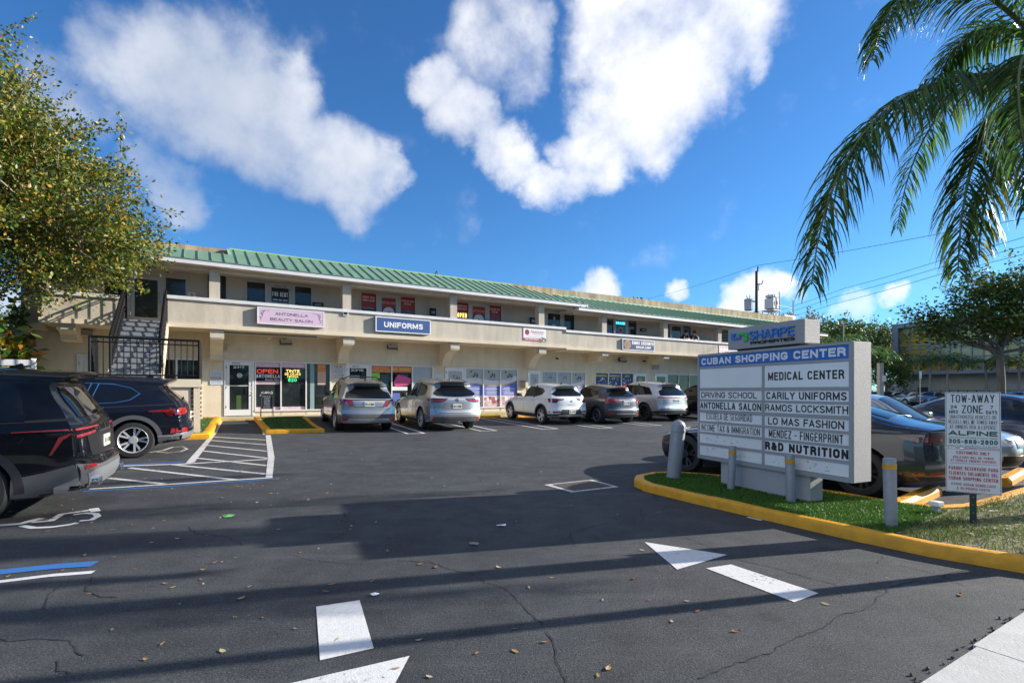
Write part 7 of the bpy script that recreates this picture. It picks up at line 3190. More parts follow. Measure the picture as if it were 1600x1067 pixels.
t = thing('fluorescent_fixture', 'long bare fluorescent fixture under the balcony above the salon', 'light', B(*[(fac(344, 521, 21.9)[0] + fac(495, 528, 21.9)[0]) / 2, 21.9], 3.70), (0, 0, ANG))
hl = (fac(495, 528, 21.9)[0] - fac(344, 521, 21.9)[0]) / 2
mb = MB()
mb.bbox(-hl, hl, -.07, .07, 0, .045, .008)
mb.build('tray', M_grey, t)
mb = MB()
for yy in (-.035, .035):
    mb.cyl((-hl * .98, yy, -.018), (hl * .98, yy, -.018), .015, n=8)
mb.build('tube', mat('unlit tube', (.55, .55, .52), .3), t, 60)

for (px, py, lab) in ((421, 532, 'small white motion sensor beside the salon floodlight'), (554, 532, 'small dome camera beside the second large bracket')):
    tt, zt_ = fac(px, py, 22.4)
    t = thing('security_camera', lab, 'camera', B(tt, 22.4, 3.62), (0, 0, ANG))
    mb = MB()
    mb.lathe([(.055, .12), (.055, .05), (.045, .0), (.02, -.02), (.001, -.025)], n=14)
    mb.build('case', M_white, t, 50)
    mb = MB()
    mb.lathe([(.018, 0), (.012, .02)], c=(0, -.06, .04), n=10, axis='y')
    mb.build('lens', M_black, t)
for (px, lab) in ((626, None), (870, 'small black bullet camera beside the last tall bracket'), (1006, 'small black bullet camera between the short brackets')):
    if not lab:
        continue
    tt, zt_ = fac(px, 560 if px < 900 else 564, 22.5)
    t = thing('security_camera', lab, 'camera', B(tt, 22.5, zt_), (0, 0, ANG))
    mb = MB()
    mb.cyl((0, .135, .05), (0, 0, .02), .015, n=6)
    mb.build('arm', M_black, t)
    mb = MB()
    mb.cyl((0, -.12, -.03), (0, .06, .02), .045, n=12)
    mb.build('case', M_black, t, 50)

t, w, h = on_front('air_conditioner', 'white wall air conditioner under the balcony beside the stairs', 'air conditioner', 125, 147, 516.5, 525.5, NF - .16)
mb = MB()
mb.bbox(-w, w, -.12, .155, -h, h, .02)
mb.build('case', M_conc, t)
mb = MB()
for k in range(4):
    mb.box(-w * .9, w * .9, -.127, -.121, -h * .6 + k * h * .35, -h * .5 + k * h * .35)
mb.build('louvre', M_grey, t)
t, w, h = on_front('duct_box', 'beige duct box high on the wall beyond the short corner bracket', 'box', 52, 71.5, 505, 515, NF - .25)
mb = MB()
mb.bbox(-w, w, -.2, .245, -h, h, .012)
mb.build('case', M_wall, t)
mb = MB()
mb.box(-w * .8, w * .8, -.206, -.2005, -h * .7, h * .7)
mb.build('lid', M_wall, t)

# upstairs wall fittings
t, w, h = on_front('directory_board', 'tall black directory board with white headings behind the first balcony column', 'board', 325, 353, 426, 470, NF - .003)
mb = MB()
mb.bbox(-w, w, -.03, 0, -h, h, .006)
fo = mb.build('board', M_black, t)
mb = MB()
put_text(mb, 'DIRECTORY', 0, h * .86, w * 1.7, h * .12, -.032, .03)
for k in range(9):
    put_text(mb, ['11 NOTARY', '12 TAXES', '14 OFFICE', '15 CLUB', '16 SCHOOL', '17 TRAVEL', '18 STUDIO', '19 DENTAL', '20 LEGAL'][k], -w * .1, h * (.6 - .16 * k), w * 1.3, h * .06, -.032, .0)
mb.build('lettering', c_grey, fo)
t, w, h = on_front('wall_notice', 'small white notice on the upstairs wall beside the stair-head window', 'notice', 293, 306, 456.5, 467, NF - .003)
mb = MB()
mb.bbox(-w, w, -.015, 0, -h, h, .003)
fo = mb.build('board', M_white, t)
mb = MB()
put_text(mb, '1', 0, 0, w * .4, h * 1.0, -.0165, .03)
mb.build('lettering', M_letters_black, fo)
for (px, lab) in (((671, 680.5, 482, 493), 'black mailbox on the upstairs wall close to the third balcony column'), ((828, 836, 496.5, 506), 'black mailbox on the upstairs wall close to the fourth balcony column'),
                  ((1000, 1009, 513.5, 518), 'low black mailbox on the upstairs wall beside the door with cyan neon'), ((488, 505, 473, 479), 'dark low mailbox on the upstairs wall beside the for-rent window')):
    t, w, h = on_front('mailbox', lab, 'mailbox', *px, NF - .003, 'mailboxes upstairs')
    mb = MB()
    mb.bbox(-w, w, -.09, 0, -h, h, .008)
    mb.build('case', M_black, t)
    mb = MB()
    mb.box(-w * .6, w * .6, -.094, -.091, -h * .5, h * .2)
    mb.build('label_plate', c_grey, t)
t, w, h = on_front('meter_plate', 'small white electrical plate with a black screen under the balcony cap', 'plate', 535.5, 543.5, 486.5, 493.5, 21.246)
mb = MB()
mb.bbox(-w, w, -.05, 0, -h, h, .006)
mb.build('case', M_white, t)
mb = MB()
mb.box(-w * .75, w * .75, -.054, -.051, -h * .6, h * .75)
mb.build('screen', M_black, t)

# chalkboard easel
tt = fac(417.5, 650, 21.75)[0]
t = thing('chalkboard', 'black chalkboard on thin black legs with white flowers along the top outside the salon', 'chalkboard', B(tt, 21.75, zbase(tt)), (0, 0, ANG))
mb = MB()
mb.bbox(-.20, .20, -.02, .0, .30, .86, .006, mat=Matrix.Rotation(R(-8), 4, 'X'))
bo = mb.build('board', M_black, t)
mb = MB()
rk = random.Random(4)
Mx = Matrix.Rotation(R(-8), 4, 'X')
for k, w_ in enumerate(('MENU DE HOY', 'Cortes', 'Tintes', 'Keratina', 'Manicure', 'Pedicure', 'Cejas', 'Peinados')):
    put_text(mb, w_, 0, .78 - .06 * k, .30 * (1 if k == 0 else rk.uniform(.6, .9)), .036, -.0225, .02, .1, mat=Mx)
mb.build('lettering', c_grey, bo)
mb = MB()
for sx in (-.19, .19):
    mb.cyl((sx, .10, .88), (sx * 1.15, -.06, 0), .011, n=6)
    mb.cyl((sx, .12, .86), (sx * 1.1, .28, 0), .011, n=6)
mb.build('leg', M_black, t)
mb = MB()
for k in range(60):
    x = rk.uniform(-.27, .20)
    p_ = Vector((x, .10 + rk.uniform(-.03, .03), .90 + rk.uniform(-.03, .06) - (.12 if x < -.2 else 0)))
    mb.lathe([(.001, -.012), (.018, 0), (.001, .012)], c=p_, n=5)
mb.build('flowers', mat('white flowers', (.62, .60, .58), .8), t)

# yellow wheel stops at the heads of the bays
for i, (px, lab) in enumerate(((754, 'yellow concrete wheel stop at the head of the empty bay'), (830, 'yellow concrete wheel stop in front of the white compact SUV'), (665, 'yellow concrete wheel stop in front of the three-row silver SUV'))):
    tt = fac(px, 650, 20.55)[0]
    p_ = B(tt, 20.45)
    t = thing('wheel_stop', lab, 'wheel stop', (p_.x, p_.y, gz(p_.x, p_.y)), (0, 0, ANG), 'wheel stops at the shop bays')
    mb = MB()
    mb.prism([(-.075, -.03), (.075, -.03), (.075, .06), (.05, .12), (-.05, .12), (-.075, .06)], lambda q: (-.85, q[0], q[1]), lambda q: (.85, q[0], q[1]))
    mb.build('block', M_yellow, t)
    mb = MB()
    for sx in (-.6, .6):
        mb.lathe([(.02, .12), (.02, .126), (.001, .128)], c=(sx, 0, 0), n=8)
    mb.build('spike', M_galv, t)
for (px, py, lab, rz) in ((1432, 777, 'low yellow wheel stop behind the tail of the dark blue fastback', 38), (1582, 743, 'yellow wheel stop under the nose of the silver sedan', 38)):
    x, y, z = at(px, py + 8)
    t = thing('wheel_stop', lab, 'wheel stop', (x, y, z), (0, 0, R(rz)), 'wheel stops behind the directory sign')
    mb = MB()
    mb.prism([(-.09, -.03), (.09, -.03), (.085, .08), (.055, .14), (-.055, .14), (-.085, .08)], lambda q: (-.9, q[0], q[1]), lambda q: (.9, q[0], q[1]))
    mb.build('block', M_yellow, t)
    mb = MB()
    for sx in (-.6, .6):
        mb.lathe([(.02, .14), (.02, .146), (.001, .148)], c=(sx, 0, 0), n=8)
    mb.build('spike', M_galv, t)


# ------------------------------------------------------------------ people
def skin_mesh(name, V, E, Rr, m, parent, root=0, sub=2):
    me = bpy.data.meshes.new(name)
    me.from_pydata(V, E, [])
    o = bpy.data.objects.new(name, me)
    COL.objects.link(o)
    sk = o.modifiers.new('s', 'SKIN')
    for i, d in enumerate(me.skin_vertices[0].data):
        r = Rr[i]
        d.radius = (r, r) if not isinstance(r, tuple) else r
        d.use_root = (i == root)
    sb = o.modifiers.new('u', 'SUBSURF')
    sb.levels = sub
    dg = bpy.context.evaluated_depsgraph_get()
    dg.update()
    m2 = bpy.data.meshes.new_from_object(o.evaluated_get(dg))
    o.modifiers.clear()
    o.data = m2
    m2.name = name
    m2.materials.clear()
    m2.materials.append(m)
    m2.polygons.foreach_set('use_smooth', [True] * len(m2.polygons))
    o.parent = parent
    return o


M_skin = mat('skin', (.46, .25, .17), .55)
M_hair = mat('dark hair', (.012, .009, .008), .6)


def person(label, loc, rz, J, shirt, trousers, hair_scale=(1, 1, 1), sleeves='short', strip=None):
    """J: joint positions; x right, y forward, z up from the feet"""
    t = thing('person', label, 'person', loc, (0, 0, rz))
    V, E, Rr, ix = [], [], [], {}

    def add(k, p, r, par=None):
        ix[k] = len(V)
        V.append(p)
        Rr.append(r)
        if par:
            E.append((ix[par], ix[k]))
    Vd = {k: Vector(p) for k, p in J.items()}
    add('pelvis', Vd['pelvis'], (.135, .10))
    add('waist', Vd['pelvis'].lerp(Vd['chest'], .45), (.125, .09), 'pelvis')
    add('chest', Vd['chest'], (.15, .105), 'waist')
    add('neckb', Vd['neck'] * 1.0, .062, 'chest')
    hd = Vd['head']
    add('skull0', Vd['neck'].lerp(hd, .45), .060, 'neckb')
    add('jaw', hd + Vector((0, .01, -.05)), .070, 'skull0')
    add('skull', hd, (.078, .092), 'jaw')
    add('crown', hd + Vector((0, -.012, .075)), .062, 'skull')
    f = (Vd['look'] if 'look' in Vd else Vector((0, 1, 0))).normalized()
    add('nose', hd + f * .108 + Vector((0, 0, -.02)), .012, 'skull')
    for s, q in (('l', -1), ('r', 1)):
        add('sh' + s, Vd['sh' + s], .058, 'chest')
        add('el' + s, Vd['el' + s], .042, 'sh' + s)
        add('wr' + s, Vd['wr' + s], .030, 'el' + s)
        d = (Vd['wr' + s] - Vd['el' + s]).normalized()
        side = d.cross(Vector((0, 0, 1)))
        side = side.normalized() if side.length > .01 else Vector((1, 0, 0))
        add('pa' + s, Vd['wr' + s] + d * .065, (.036, .018), 'wr' + s)
        for k in range(4):
            b = Vd['wr' + s] + d * (.10) + side * (k - 1.5) * .019
            add('fa%d%s' % (k, s), b, .0095, 'pa' + s)
            add('fb%d%s' % (k, s), b + d * (.045, .055, .052, .038)[k] + Vector((0, 0, -.012)), .008, 'fa%d%s' % (k, s))
        add('ta' + s, Vd['wr' + s] + d * .04 - side * .04 * q, .011, 'pa' + s)
        add('tb' + s, Vd['wr' + s] + d * .085 - side * .055 * q, .009, 'ta' + s)
        add('hip' + s, Vd['hip' + s], .088, 'pelvis')
        add('kn' + s, Vd['kn' + s], .058, 'hip' + s)
        add('an' + s, Vd['an' + s], .040, 'kn' + s)
        add('to' + s, Vd['an' + s] + Vector((0, .15, -.045)), .034, 'an' + s)
    skin_mesh('body', V, E, Rr, M_skin, t)

    def cloth(name, keys, edges, scale, m, end=None):
        kk = {k: i for i, k in enumerate(keys)}
        vv = [V[ix[k]] for k in keys]
        rr = []
        for k in keys:
            r = Rr[ix[k]]
            rr.append(tuple(q * scale + .012 for q in r) if isinstance(r, tuple) else r * scale + .012)
        if end:
            for k, fct, par in end:
                kk[k + 'e'] = len(vv)
                vv.append(V[ix[par]].lerp(V[ix[k]], fct))
                rr.append(((Rr[ix[par]] + Rr[ix[k]]) / 2) + .014)
                edges = edges + [(par, k + 'e')]
        skin_mesh(name, vv, [(kk[a], kk[b]) for a, b in edges], rr, m, t)
    ends = [('el' + s, .75, 'sh' + s) for s in 'lr']
    ks = ['pelvis', 'waist', 'chest', 'shl', 'shr']
    ed = [('pelvis', 'waist'), ('waist', 'chest'), ('chest', 'shl'), ('chest', 'shr')]
    if sleeves == 'long':
        ks += ['ell', 'elr']
        ed += [('shl', 'ell'), ('shr', 'elr')]
        ends = [('wr' + s, .9, 'el' + s) for s in 'lr']
    cloth('shirt', ks, ed, 1.06, shirt, ends)
    cloth('trousers', ['pelvis', 'hipl', 'hipr', 'knl', 'knr', 'anl', 'anr'], [('pelvis', 'hipl'), ('pelvis', 'hipr'), ('hipl', 'knl'), ('hipr', 'knr'), ('knl', 'anl'), ('knr', 'anr')], 1.1, trousers)
    cloth('shoes', ['anl', 'tol'], [('anl', 'tol')], 1.0, M_black)
    cloth('shoes', ['anr', 'tor'], [('anr', 'tor')], 1.0, M_black)
    mb = MB()
    pr = []
    for k in range(8):
        a = -.35 + (math.pi / 2 + .35) * k / 7
        pr.append((.112 * math.cos(a) * hair_scale[0], .122 * math.sin(a) * hair_scale[2]))
    mb.lathe(pr, n=18)
    ho = mb.build('hair', M_hair, t, 60)
    ho.location = hd + Vector((0, 0, .028)) - f * .028
    ho.rotation_euler = (R(-14), 0, math.atan2(-f.x, f.y))
    mb = MB()
    sd = Vector((0, 0, 1)).cross(f).normalized()
    for q in (-1, 1):
        e = hd + f * .086 + sd * q * .034 + Vector((0, 0, .008))
        mb.lathe([(.001, -.009), (.009, 0), (.001, .009)], c=e, n=8)
    mb.build('eyes', M_black, t)
    if strip:
        mb = MB()
        strip(mb, Vd)
        mb.build('sleeve_stripe', M_letters_white, t, 60)
    return t


def lean_pose(turn):
    """standing behind the parapet, folded forward on the forearms; turn: -1 looks left, 1 looks right"""
    return dict(pelvis=(0, -.18, .90), chest=(0 + .04 * turn, .14, 1.19), neck=(.05 * turn, .22, 1.30), head=(.07 * turn, .27, 1.40), look=(turn * .9, .45, -.1),
                shl=(-.18, .18, 1.20), shr=(.18, .18, 1.20), ell=(-.24, .36, .965), elr=(.25, .36, .965), wrl=(.02, .44, .955), wrr=(-.02, .40, .985),
                hipl=(-.09, -.18, .86), hipr=(.09, -.18, .86), knl=(-.10, -.14, .47), knr=(.12, -.26, .48), anl=(-.10, -.17, .09), anr=(.13, -.36, .09))


zf = 3.83
t1_ = fac(1067.5, 527, 21.75)[0]
J = lean_pose(1)
person('person in a black t-shirt leaning on folded arms over the balcony wall, facing right', B(t1_, 21.80, zf - .03), ANG + math.pi, {k: (v if k == 'look' else v) for k, v in lean_pose(-1).items()}, mat('black t-shirt', (.012, .012, .014), .8), mat('dark jeans', (.02, .025, .04), .8))
t2_ = fac(1081.5, 526, 21.75)[0]
J2 = lean_pose(1)
J2.update(elr=(.30, .34, .985), wrr=(.46, .40, .965), ell=(-.22, .32, .97), wrl=(.10, .42, .96))


def stripe(mb, Vd):
    a, b = Vd['shl'], Vd['ell']
    mb.tube([a + Vector((.02, .03, .085)), a + Vector((-.055, .05, .035)), a.lerp(b, .5) + Vector((-.055, .035, .02)), b + Vector((-.05, .02, .02))], [.03, .042, .042, .035], 8)


person('person in a dark jacket with white sleeve stripe, leaning over the balcony, facing left', B(t2_, 21.80, zf - .03), ANG + math.pi, J2, mat('dark jacket', (.02, .025, .04), .8), mat('dark jeans', (.02, .025, .04), .8), sleeves='long', strip=stripe)
t3_ = fac(91, 583, 21.5)[0]
walk = dict(pelvis=(0, 0, .86), chest=(0, .03, 1.20), neck=(0, .03, 1.36), head=(0, .05, 1.48), shl=(-.18, .02, 1.24), shr=(.18, .02, 1.24), ell=(-.24, -.10, .98), elr=(.24, .10, .98), wrl=(-.25, -.02, .76), wrr=(.25, .30, .86),
            hipl=(-.09, 0, .82), hipr=(.09, 0, .82), knl=(-.09, .16, .46), knr=(.09, -.04, .45), anl=(-.09, .18, .085), anr=(.09, -.32, .12))
person('person with bushy dark hair walking along the shop wall behind the black SUVs', B(t3_, 21.5, zbase(t3_)), ANG - math.pi / 2, walk, mat('grey shirt', (.12, .12, .13), .8), mat('dark jeans', (.02, .025, .04), .8), hair_scale=(1.15, 1, 1.05))
# ------------------------------------------------------------------ vegetation
M_bark = mat('grey-brown bark', (.17, .14, .11), .9, var=.3, vs=7, bump=.8, bs=18, stretch=(1, 1, .3))
M_twig = mat('pale twig', (.22, .17, .11), .9)


def leaf_cloud(name, centers, dirs, n_each, L, W, m, parent, seed, spread, droop=.0, flat=0.0, fold=.25):
    """many small folded leaves around twig centres (numpy)"""
    rg = np.random.RandomState(seed)
    C = np.repeat(np.asarray(centers, float), n_each, axis=0)
    D = np.repeat(np.asarray(dirs, float), n_each, axis=0)
    N = len(C)
    off = rg.normal(0, 1, (N, 3))
    off /= np.maximum(np.linalg.norm(off, axis=1, keepdims=True), 1e-6)
    off *= (rg.rand(N, 1) ** .5) * spread
    along = rg.uniform(-1, 1, (N, 1)) * spread * 1.1
    P0 = C + off * np.array([1, 1, .75]) + D * along
    a = rg.normal(0, 1, (N, 3)) + D * .8
    a[:, 2] = a[:, 2] * (1 - flat) - droop
    a /= np.maximum(np.linalg.norm(a, axis=1, keepdims=True), 1e-6)
    r = rg.normal(0, 1, (N, 3))
    if flat:
        r = np.cross(a, np.array([0, 0, 1.0]) + rg.normal(0, .35, (N, 3)))
    s = np.cross(a, r)
    if flat:
        s = r - a * np.sum(a * r, axis=1, keepdims=True)
    s /= np.maximum(np.linalg.norm(s, axis=1, keepdims=True), 1e-6)
    u = np.cross(a, s)
    sz = rg.uniform(.65, 1.3, (N, 1))
    l, w = L * sz, W * sz
    v = np.stack([P0, P0 + a * l * .45 + s * w + u * w * fold, P0 + a * l, P0 + a * l * .45 - s * w + u * w * fold], axis=1).reshape(-1, 3)
    idx = np.arange(N)[:, None] * 4
    tri = np.concatenate([idx + np.array([0, 1, 2]), idx + np.array([0, 2, 3])], axis=1).reshape(-1, 3)
    me = bpy.data.meshes.new(name)
    me.vertices.add(len(v))
    me.vertices.foreach_set('co', v.ravel())
    me.loops.add(len(tri) * 3)
    me.loops.foreach_set('vertex_index', tri.ravel().astype(np.int32))
    me.polygons.add(len(tri))
    me.polygons.foreach_set('loop_start', np.arange(0, len(tri) * 3, 3, dtype=np.int32))
    me.polygons.foreach_set('loop_total', np.full(len(tri), 3, dtype=np.int32))
    me.update()
    me.validate()
    me.materials.append(m)
    o = bpy.data.objects.new(name, me)
    COL.objects.link(o)
    o.parent = parent
    return o


def limb(mb, a, b, r0, r1, rg, bend=.12, n=6):
    a, b = Vector(a), Vector(b)
    L_ = (b - a).length
    o = Vector((rg.gauss(0, 1), rg.gauss(0, 1), rg.gauss(0, 1) * .5)) * L_ * bend
    pts, rs_ = [], []
    for k in range(n + 1):
        f = k / n
        w = math.sin(math.pi * f)
        pts.append(a.lerp(b, f) + o * w + Vector((rg.gauss(0, 1), rg.gauss(0, 1), 0)) * L_ * .012 * w)
        rs_.append(r0 + (r1 - r0) * f)
    mb.tube(pts, rs_, 7, caps=False)
    return pts


def tree(name, label, loc, trunk_h, trunk_r, blobs, n_cl, n_each, L, W, m, seed, spread=.45, group=None, keep=None, bark=None, flat=0.0, shell=.35, droop=0.0, sprigs=0, cat='tree'):
    """trunk, limbs and a crown of leaf clusters; blobs: (centre, radii) relative to loc"""
    rg = random.Random(seed)
    t = thing(name, label, cat, loc, (0, 0, 0), group)
    base = Vector(loc)
    tb = MB()
    fork = Vector((rg.uniform(-.1, .1), rg.uniform(-.1, .1), trunk_h))
    tb.tube([(0, 0, -.2), (0, 0, .15), (rg.uniform(-.05, .05), 0, trunk_h * .5), tuple(fork)], [trunk_r * 1.45, trunk_r * 1.1, trunk_r * .92, trunk_r * .8], 12, caps=False)
    cs, ds = [], []
    vol = [b[1][0] * b[1][1] * b[1][2] for b in blobs]
    tot = sum(vol)
    while len(cs) < n_cl:
        q = rg.uniform(0, tot)
        for b, v in zip(blobs, vol):
            if q <= v:
                break
            q -= v
        d = Vector((rg.gauss(0, 1), rg.gauss(0, 1), rg.gauss(0, 1))).normalized()
        rad = (1 - shell * rg.random() ** 1.4) * rg.uniform(.9, 1.06)
        c = Vector(b[0]) + Vector((d.x * b[1][0], d.y * b[1][1], d.z * b[1][2])) * rad
        if keep and not keep(base + c):
            continue
        cs.append(c)
        ds.append((d + Vector((0, 0, .25))).normalized())
    limbs = []
    for b in blobs:
        for k in range(max(2, int(6 / len(blobs)) + 1)):
            d = Vector((rg.gauss(0, 1), rg.gauss(0, 1), rg.gauss(0, .7))).normalized()
            e = Vector(b[0]) + Vector((d.x * b[1][0], d.y * b[1][1], d.z * b[1][2])) * .55
            if keep and not keep(base + e):
                continue
            limbs += limb(tb, fork - Vector((0, 0, rg.uniform(0, trunk_h * .2))), e, trunk_r * .5, trunk_r * .16, rg)
    tb.build('trunk', bark or M_bark, t, 60)
    tw = MB()
    for c, d in list(zip(cs, ds))[::2]:
        if limbs:
            nn = min(rg.sample(limbs, min(24, len(limbs))), key=lambda p: (p - c).length)
            a = nn.lerp(c, .35 if (nn - c).length > 1.5 else 0)
            tw.tube([a, a.lerp(c, .5) + Vector((rg.gauss(0, .08), rg.gauss(0, .08), rg.gauss(0, .08))), c + d * spread * .8], [trunk_r * .10, trunk_r * .06, trunk_r * .02], 4, caps=False)
    for k in range(sprigs):
        i = rg.randrange(len(cs))
        c, d = cs[i], ds[i]
        if keep and not keep(base + c + d * 1.2):
            continue
        e = c + (d + Vector((rg.gauss(0, .3), rg.gauss(0, .3), rg.gauss(.1, .3)))).normalized() * rg.uniform(.6, 1.5)
        tw.tube([c, c.lerp(e, .5) + Vector((0, 0, .08)), e], [.018, .012, .005], 4, caps=False)
        for f in (.3, .55, .8, .98):
            cs.append(c.lerp(e, f))
            ds.append((e - c).normalized())
    tw.build('twigs', M_twig if trunk_r < .5 else M_bark, t)
    if sprigs:
        leaf_cloud('crown', cs[:n_cl], ds[:n_cl], n_each, L, W, m, t, seed, spread, droop, flat)
        leaf_cloud('sprig_leaves', cs[n_cl:], ds[n_cl:], max(6, n_each // 7), L, W, m, t, seed + 1, .16, droop, flat)
    else:
        leaf_cloud('crown', cs, ds, n_each, L, W, m, t, seed, spread, droop, flat)
    return t


# broad tree over the left end of the building
M_oak = leaf_mat('olive and amber leaves', [(0, (.026, .060, .010)), (.38, (.070, .125, .018)), (.64, (.17, .20, .028)), (.88, (.34, .29, .035)), (.965, (.48, .28, .035)), (1, (.40, .14, .025))], .42, .32)


def keep_oak(p):
    t, n = TN(p.x, p.y)
    if n > 20.3 and p.z < 8.3:
        return False
    if n > 23.5:
        return False
    if p.z < 4.3 + .07 * max(0, p.x + 12):
        return False
    lim = -8.75 + .0 * p.z
    return True


tree('broad_tree', 'broad small-leaved tree with olive and amber leaves overhanging the staircase end of the building', (-15.6, 12.8, .1), 4.9, .34,
     [((.1, .6, 6.2), (5.7, 3.8, 2.4)), ((-1.7, .2, 8.7), (4.4, 3.6, 4.0)), ((2.4, 1.0, 5.3), (3.6, 2.4, 1.2)), ((-.3, .4, 7.6), (4.6, 3.4, 2.2))],
     2000, 80, .105, .030, M_oak, 11, spread=.40, keep=keep_oak, sprigs=420, shell=.50)

# ------------------------------------------------------------------ palms
M_palm = leaf_mat('palm leaflets', [(0, (.024, .072, .016)), (.5, (.055, .135, .026)), (.85, (.10, .20, .035)), (1, (.24, .28, .06))], .30, .5)
M_palm2 = leaf_mat('yellowing palm leaflets', [(0, (.05, .11, .02)), (.5, (.14, .19, .03)), (1, (.38, .30, .04))], .4, .35)
M_rach = mat('palm stalk', (.11, .13, .04), .5, var=.2, vs=6)
M_ptrunk = mat('palm trunk', (.27, .24, .20), .9, var=.2, vs=5, bump=.6, bs=14, stretch=(.4, .4, 2.2))


def bez(P4, f):
    a, b, c, d = [Vector(p) for p in P4]
    g = 1 - f
    return a * g ** 3 + b * 3 * g * g * f + c * 3 * g * f * f + d * f ** 3


def frond(P4, n, ll, m, parent, seed, width=.022, droop=1.0, bare=.16, segs=4, stiff=.35, base=(0, 0, 0)):
    rg = random.Random(seed)
    base = Vector(base)
    mb = MB()
    pts = [bez(P4, k / 16) - base for k in range(17)]
    mb.tube(pts, [.040 * (1 - .9 * k / 16) + .004 for k in range(17)], 6)
    mb2 = MB()
    for i in range(n):
        f = bare + (1 - bare) * (i + rg.uniform(-.3, .3)) / n
        f = min(.995, max(.01, f))
        p = bez(P4, f) - base
        tg = (bez(P4, min(1, f + .02)) - bez(P4, max(0, f - .02))).normalized()
        sd = tg.cross(Vector((0, 0, 1)))
        if sd.length < .05:
            sd = Vector((1, 0, 0))
        sd.normalize()
        up = sd.cross(tg)
        env = (math.sin(math.pi * min(1, .18 + .82 * (f - bare) / (1 - bare) * .93)) ** .6)
        for q in (-1, 1):
            L_ = ll * env * rg.uniform(.8, 1.1)
            if rg.random() < .03:
                continue
            d = (sd * q * rg.uniform(.6, 1.0) + tg * rg.uniform(.35, .75) + up * rg.uniform(-.35, .55)).normalized()
            w0 = width * rg.uniform(.75, 1.1)
            wd = d.cross(Vector((rg.gauss(0, .5), rg.gauss(0, .5), 1))).normalized()
            cur = p.copy()
            vs = []
            dd = d.copy()
            for s in range(segs + 1):
                g_ = s / segs
                ww = w0 * (1 - g_ ** 2.2) * (.55 + .9 * min(1, g_ * 3)) * .75
                vs += [cur - wd * ww, cur + wd * ww]
                dd = (dd + Vector((0, 0, -1)) * droop * (.18 + stiff * g_)).normalized()
                cur = cur + dd * (L_ / segs)
            mb2.add(vs, [(2 * s, 2 * s + 1, 2 * s + 3, 2 * s + 2) for s in range(segs)])
    fo = mb.build('frond', M_rach, parent, 60)
    lo = mb2.build('leaflets', m, fo)
    return fo


px_, py_ = 9.0, 8.3
qp = thing('queen_palm', 'tall feathery palm with long drooping fronds hanging over the parkway', 'palm tree', (px_, py_, .08))
mb = MB()
mb.tube([(0, 0, -.2), (0.02, 0, 1), (.03, .02, 3), (0, 0, 5.0), (0, 0, 5.7)], [.22, .165, .15, .14, .12], 14)
mb.build('trunk', M_ptrunk, qp, 60)
mb = MB()
mb.tube([(0, 0, 5.6), (0, 0, 6.0), (0, 0, 6.6)], [.15, .17, .05], 12)
mb.build('crownshaft', M_rach, qp, 60)
bs = (px_, py_, .08)


def W3(px, py, s):
    return ((px - 800) / 800 * s, s, EYE + (611 - py) / 800 * s)


top = (px_, py_, 6.45)
F = [
    # long frond drooping to the far left
    ([top, W3(1500, 85, 7.8), W3(1300, 120, 7.5), W3(1268, 445, 7.3)], 100, .78, M_palm, 1),
    # lower one hanging in front of the far tree
    ([top, W3(1555, 130, 8.0), W3(1500, 240, 7.9), W3(1497, 425, 7.8)], 84, .70, M_palm, 2),
    # upper one along the top of the picture
    ([(px_, py_, 6.6), W3(1540, -60, 8.2), W3(1400, -90, 7.9), W3(1362, 95, 7.7)], 84, .62, M_palm, 3),
    # shorter yellowing one
    ([(px_ - .05, py_ - .05, 6.25), W3(1570, 200, 8.0), W3(1530, 290, 7.8), W3(1530, 400, 7.7)], 46, .50, M_palm2, 4),
    ([(px_, py_, 6.5), W3(1600, 40, 7.4), W3(1560, 60, 6.9), W3(1620, 330, 6.6)], 80, .62, M_palm, 5),
    ([(px_, py_, 6.5), W3(1580, -10, 8.9), W3(1480, 30, 9.8), W3(1450, 180, 10.4)], 76, .58, M_palm, 6),
    ([(px_, py_, 6.5), W3(1640, 60, 8.2), W3(1590, 120, 8.1), W3(1600, 330, 8.0)], 70, .6, M_palm, 12)]
for k, (dx, dy, dz, ex, ey, ez) in enumerate(((1.6, 1.4, 1.5, 3.0, 2.6, -1.6), (2.2, -.6, 1.7, 4.2, -1.2, -1.4), (.6, -2.2, 1.6, 1.2, -4.0, -1.6), (.2, 2.4, 1.8, .4, 4.2, -1.0), (2.0, .6, 2.4, 4.4, 1.2, .2), (-.3, .3, 2.6, -.9, .8, 3.4))):
    F.append(([top, (px_ + dx * .6, py_ + dy * .6, 6.45 + dz), (px_ + dx * 1.5, py_ + dy * 1.5, 6.45 + dz * .9), (px_ + ex, py_ + ey, 6.45 + ez)], 60, .6, M_palm, 20 + k))
for (P4, n, ll, m, sd_) in F:
    frond(P4, int(n * 2.4), ll * 1.45, m, qp, sd_, width=.019, droop=1.5, stiff=.5, base=bs)

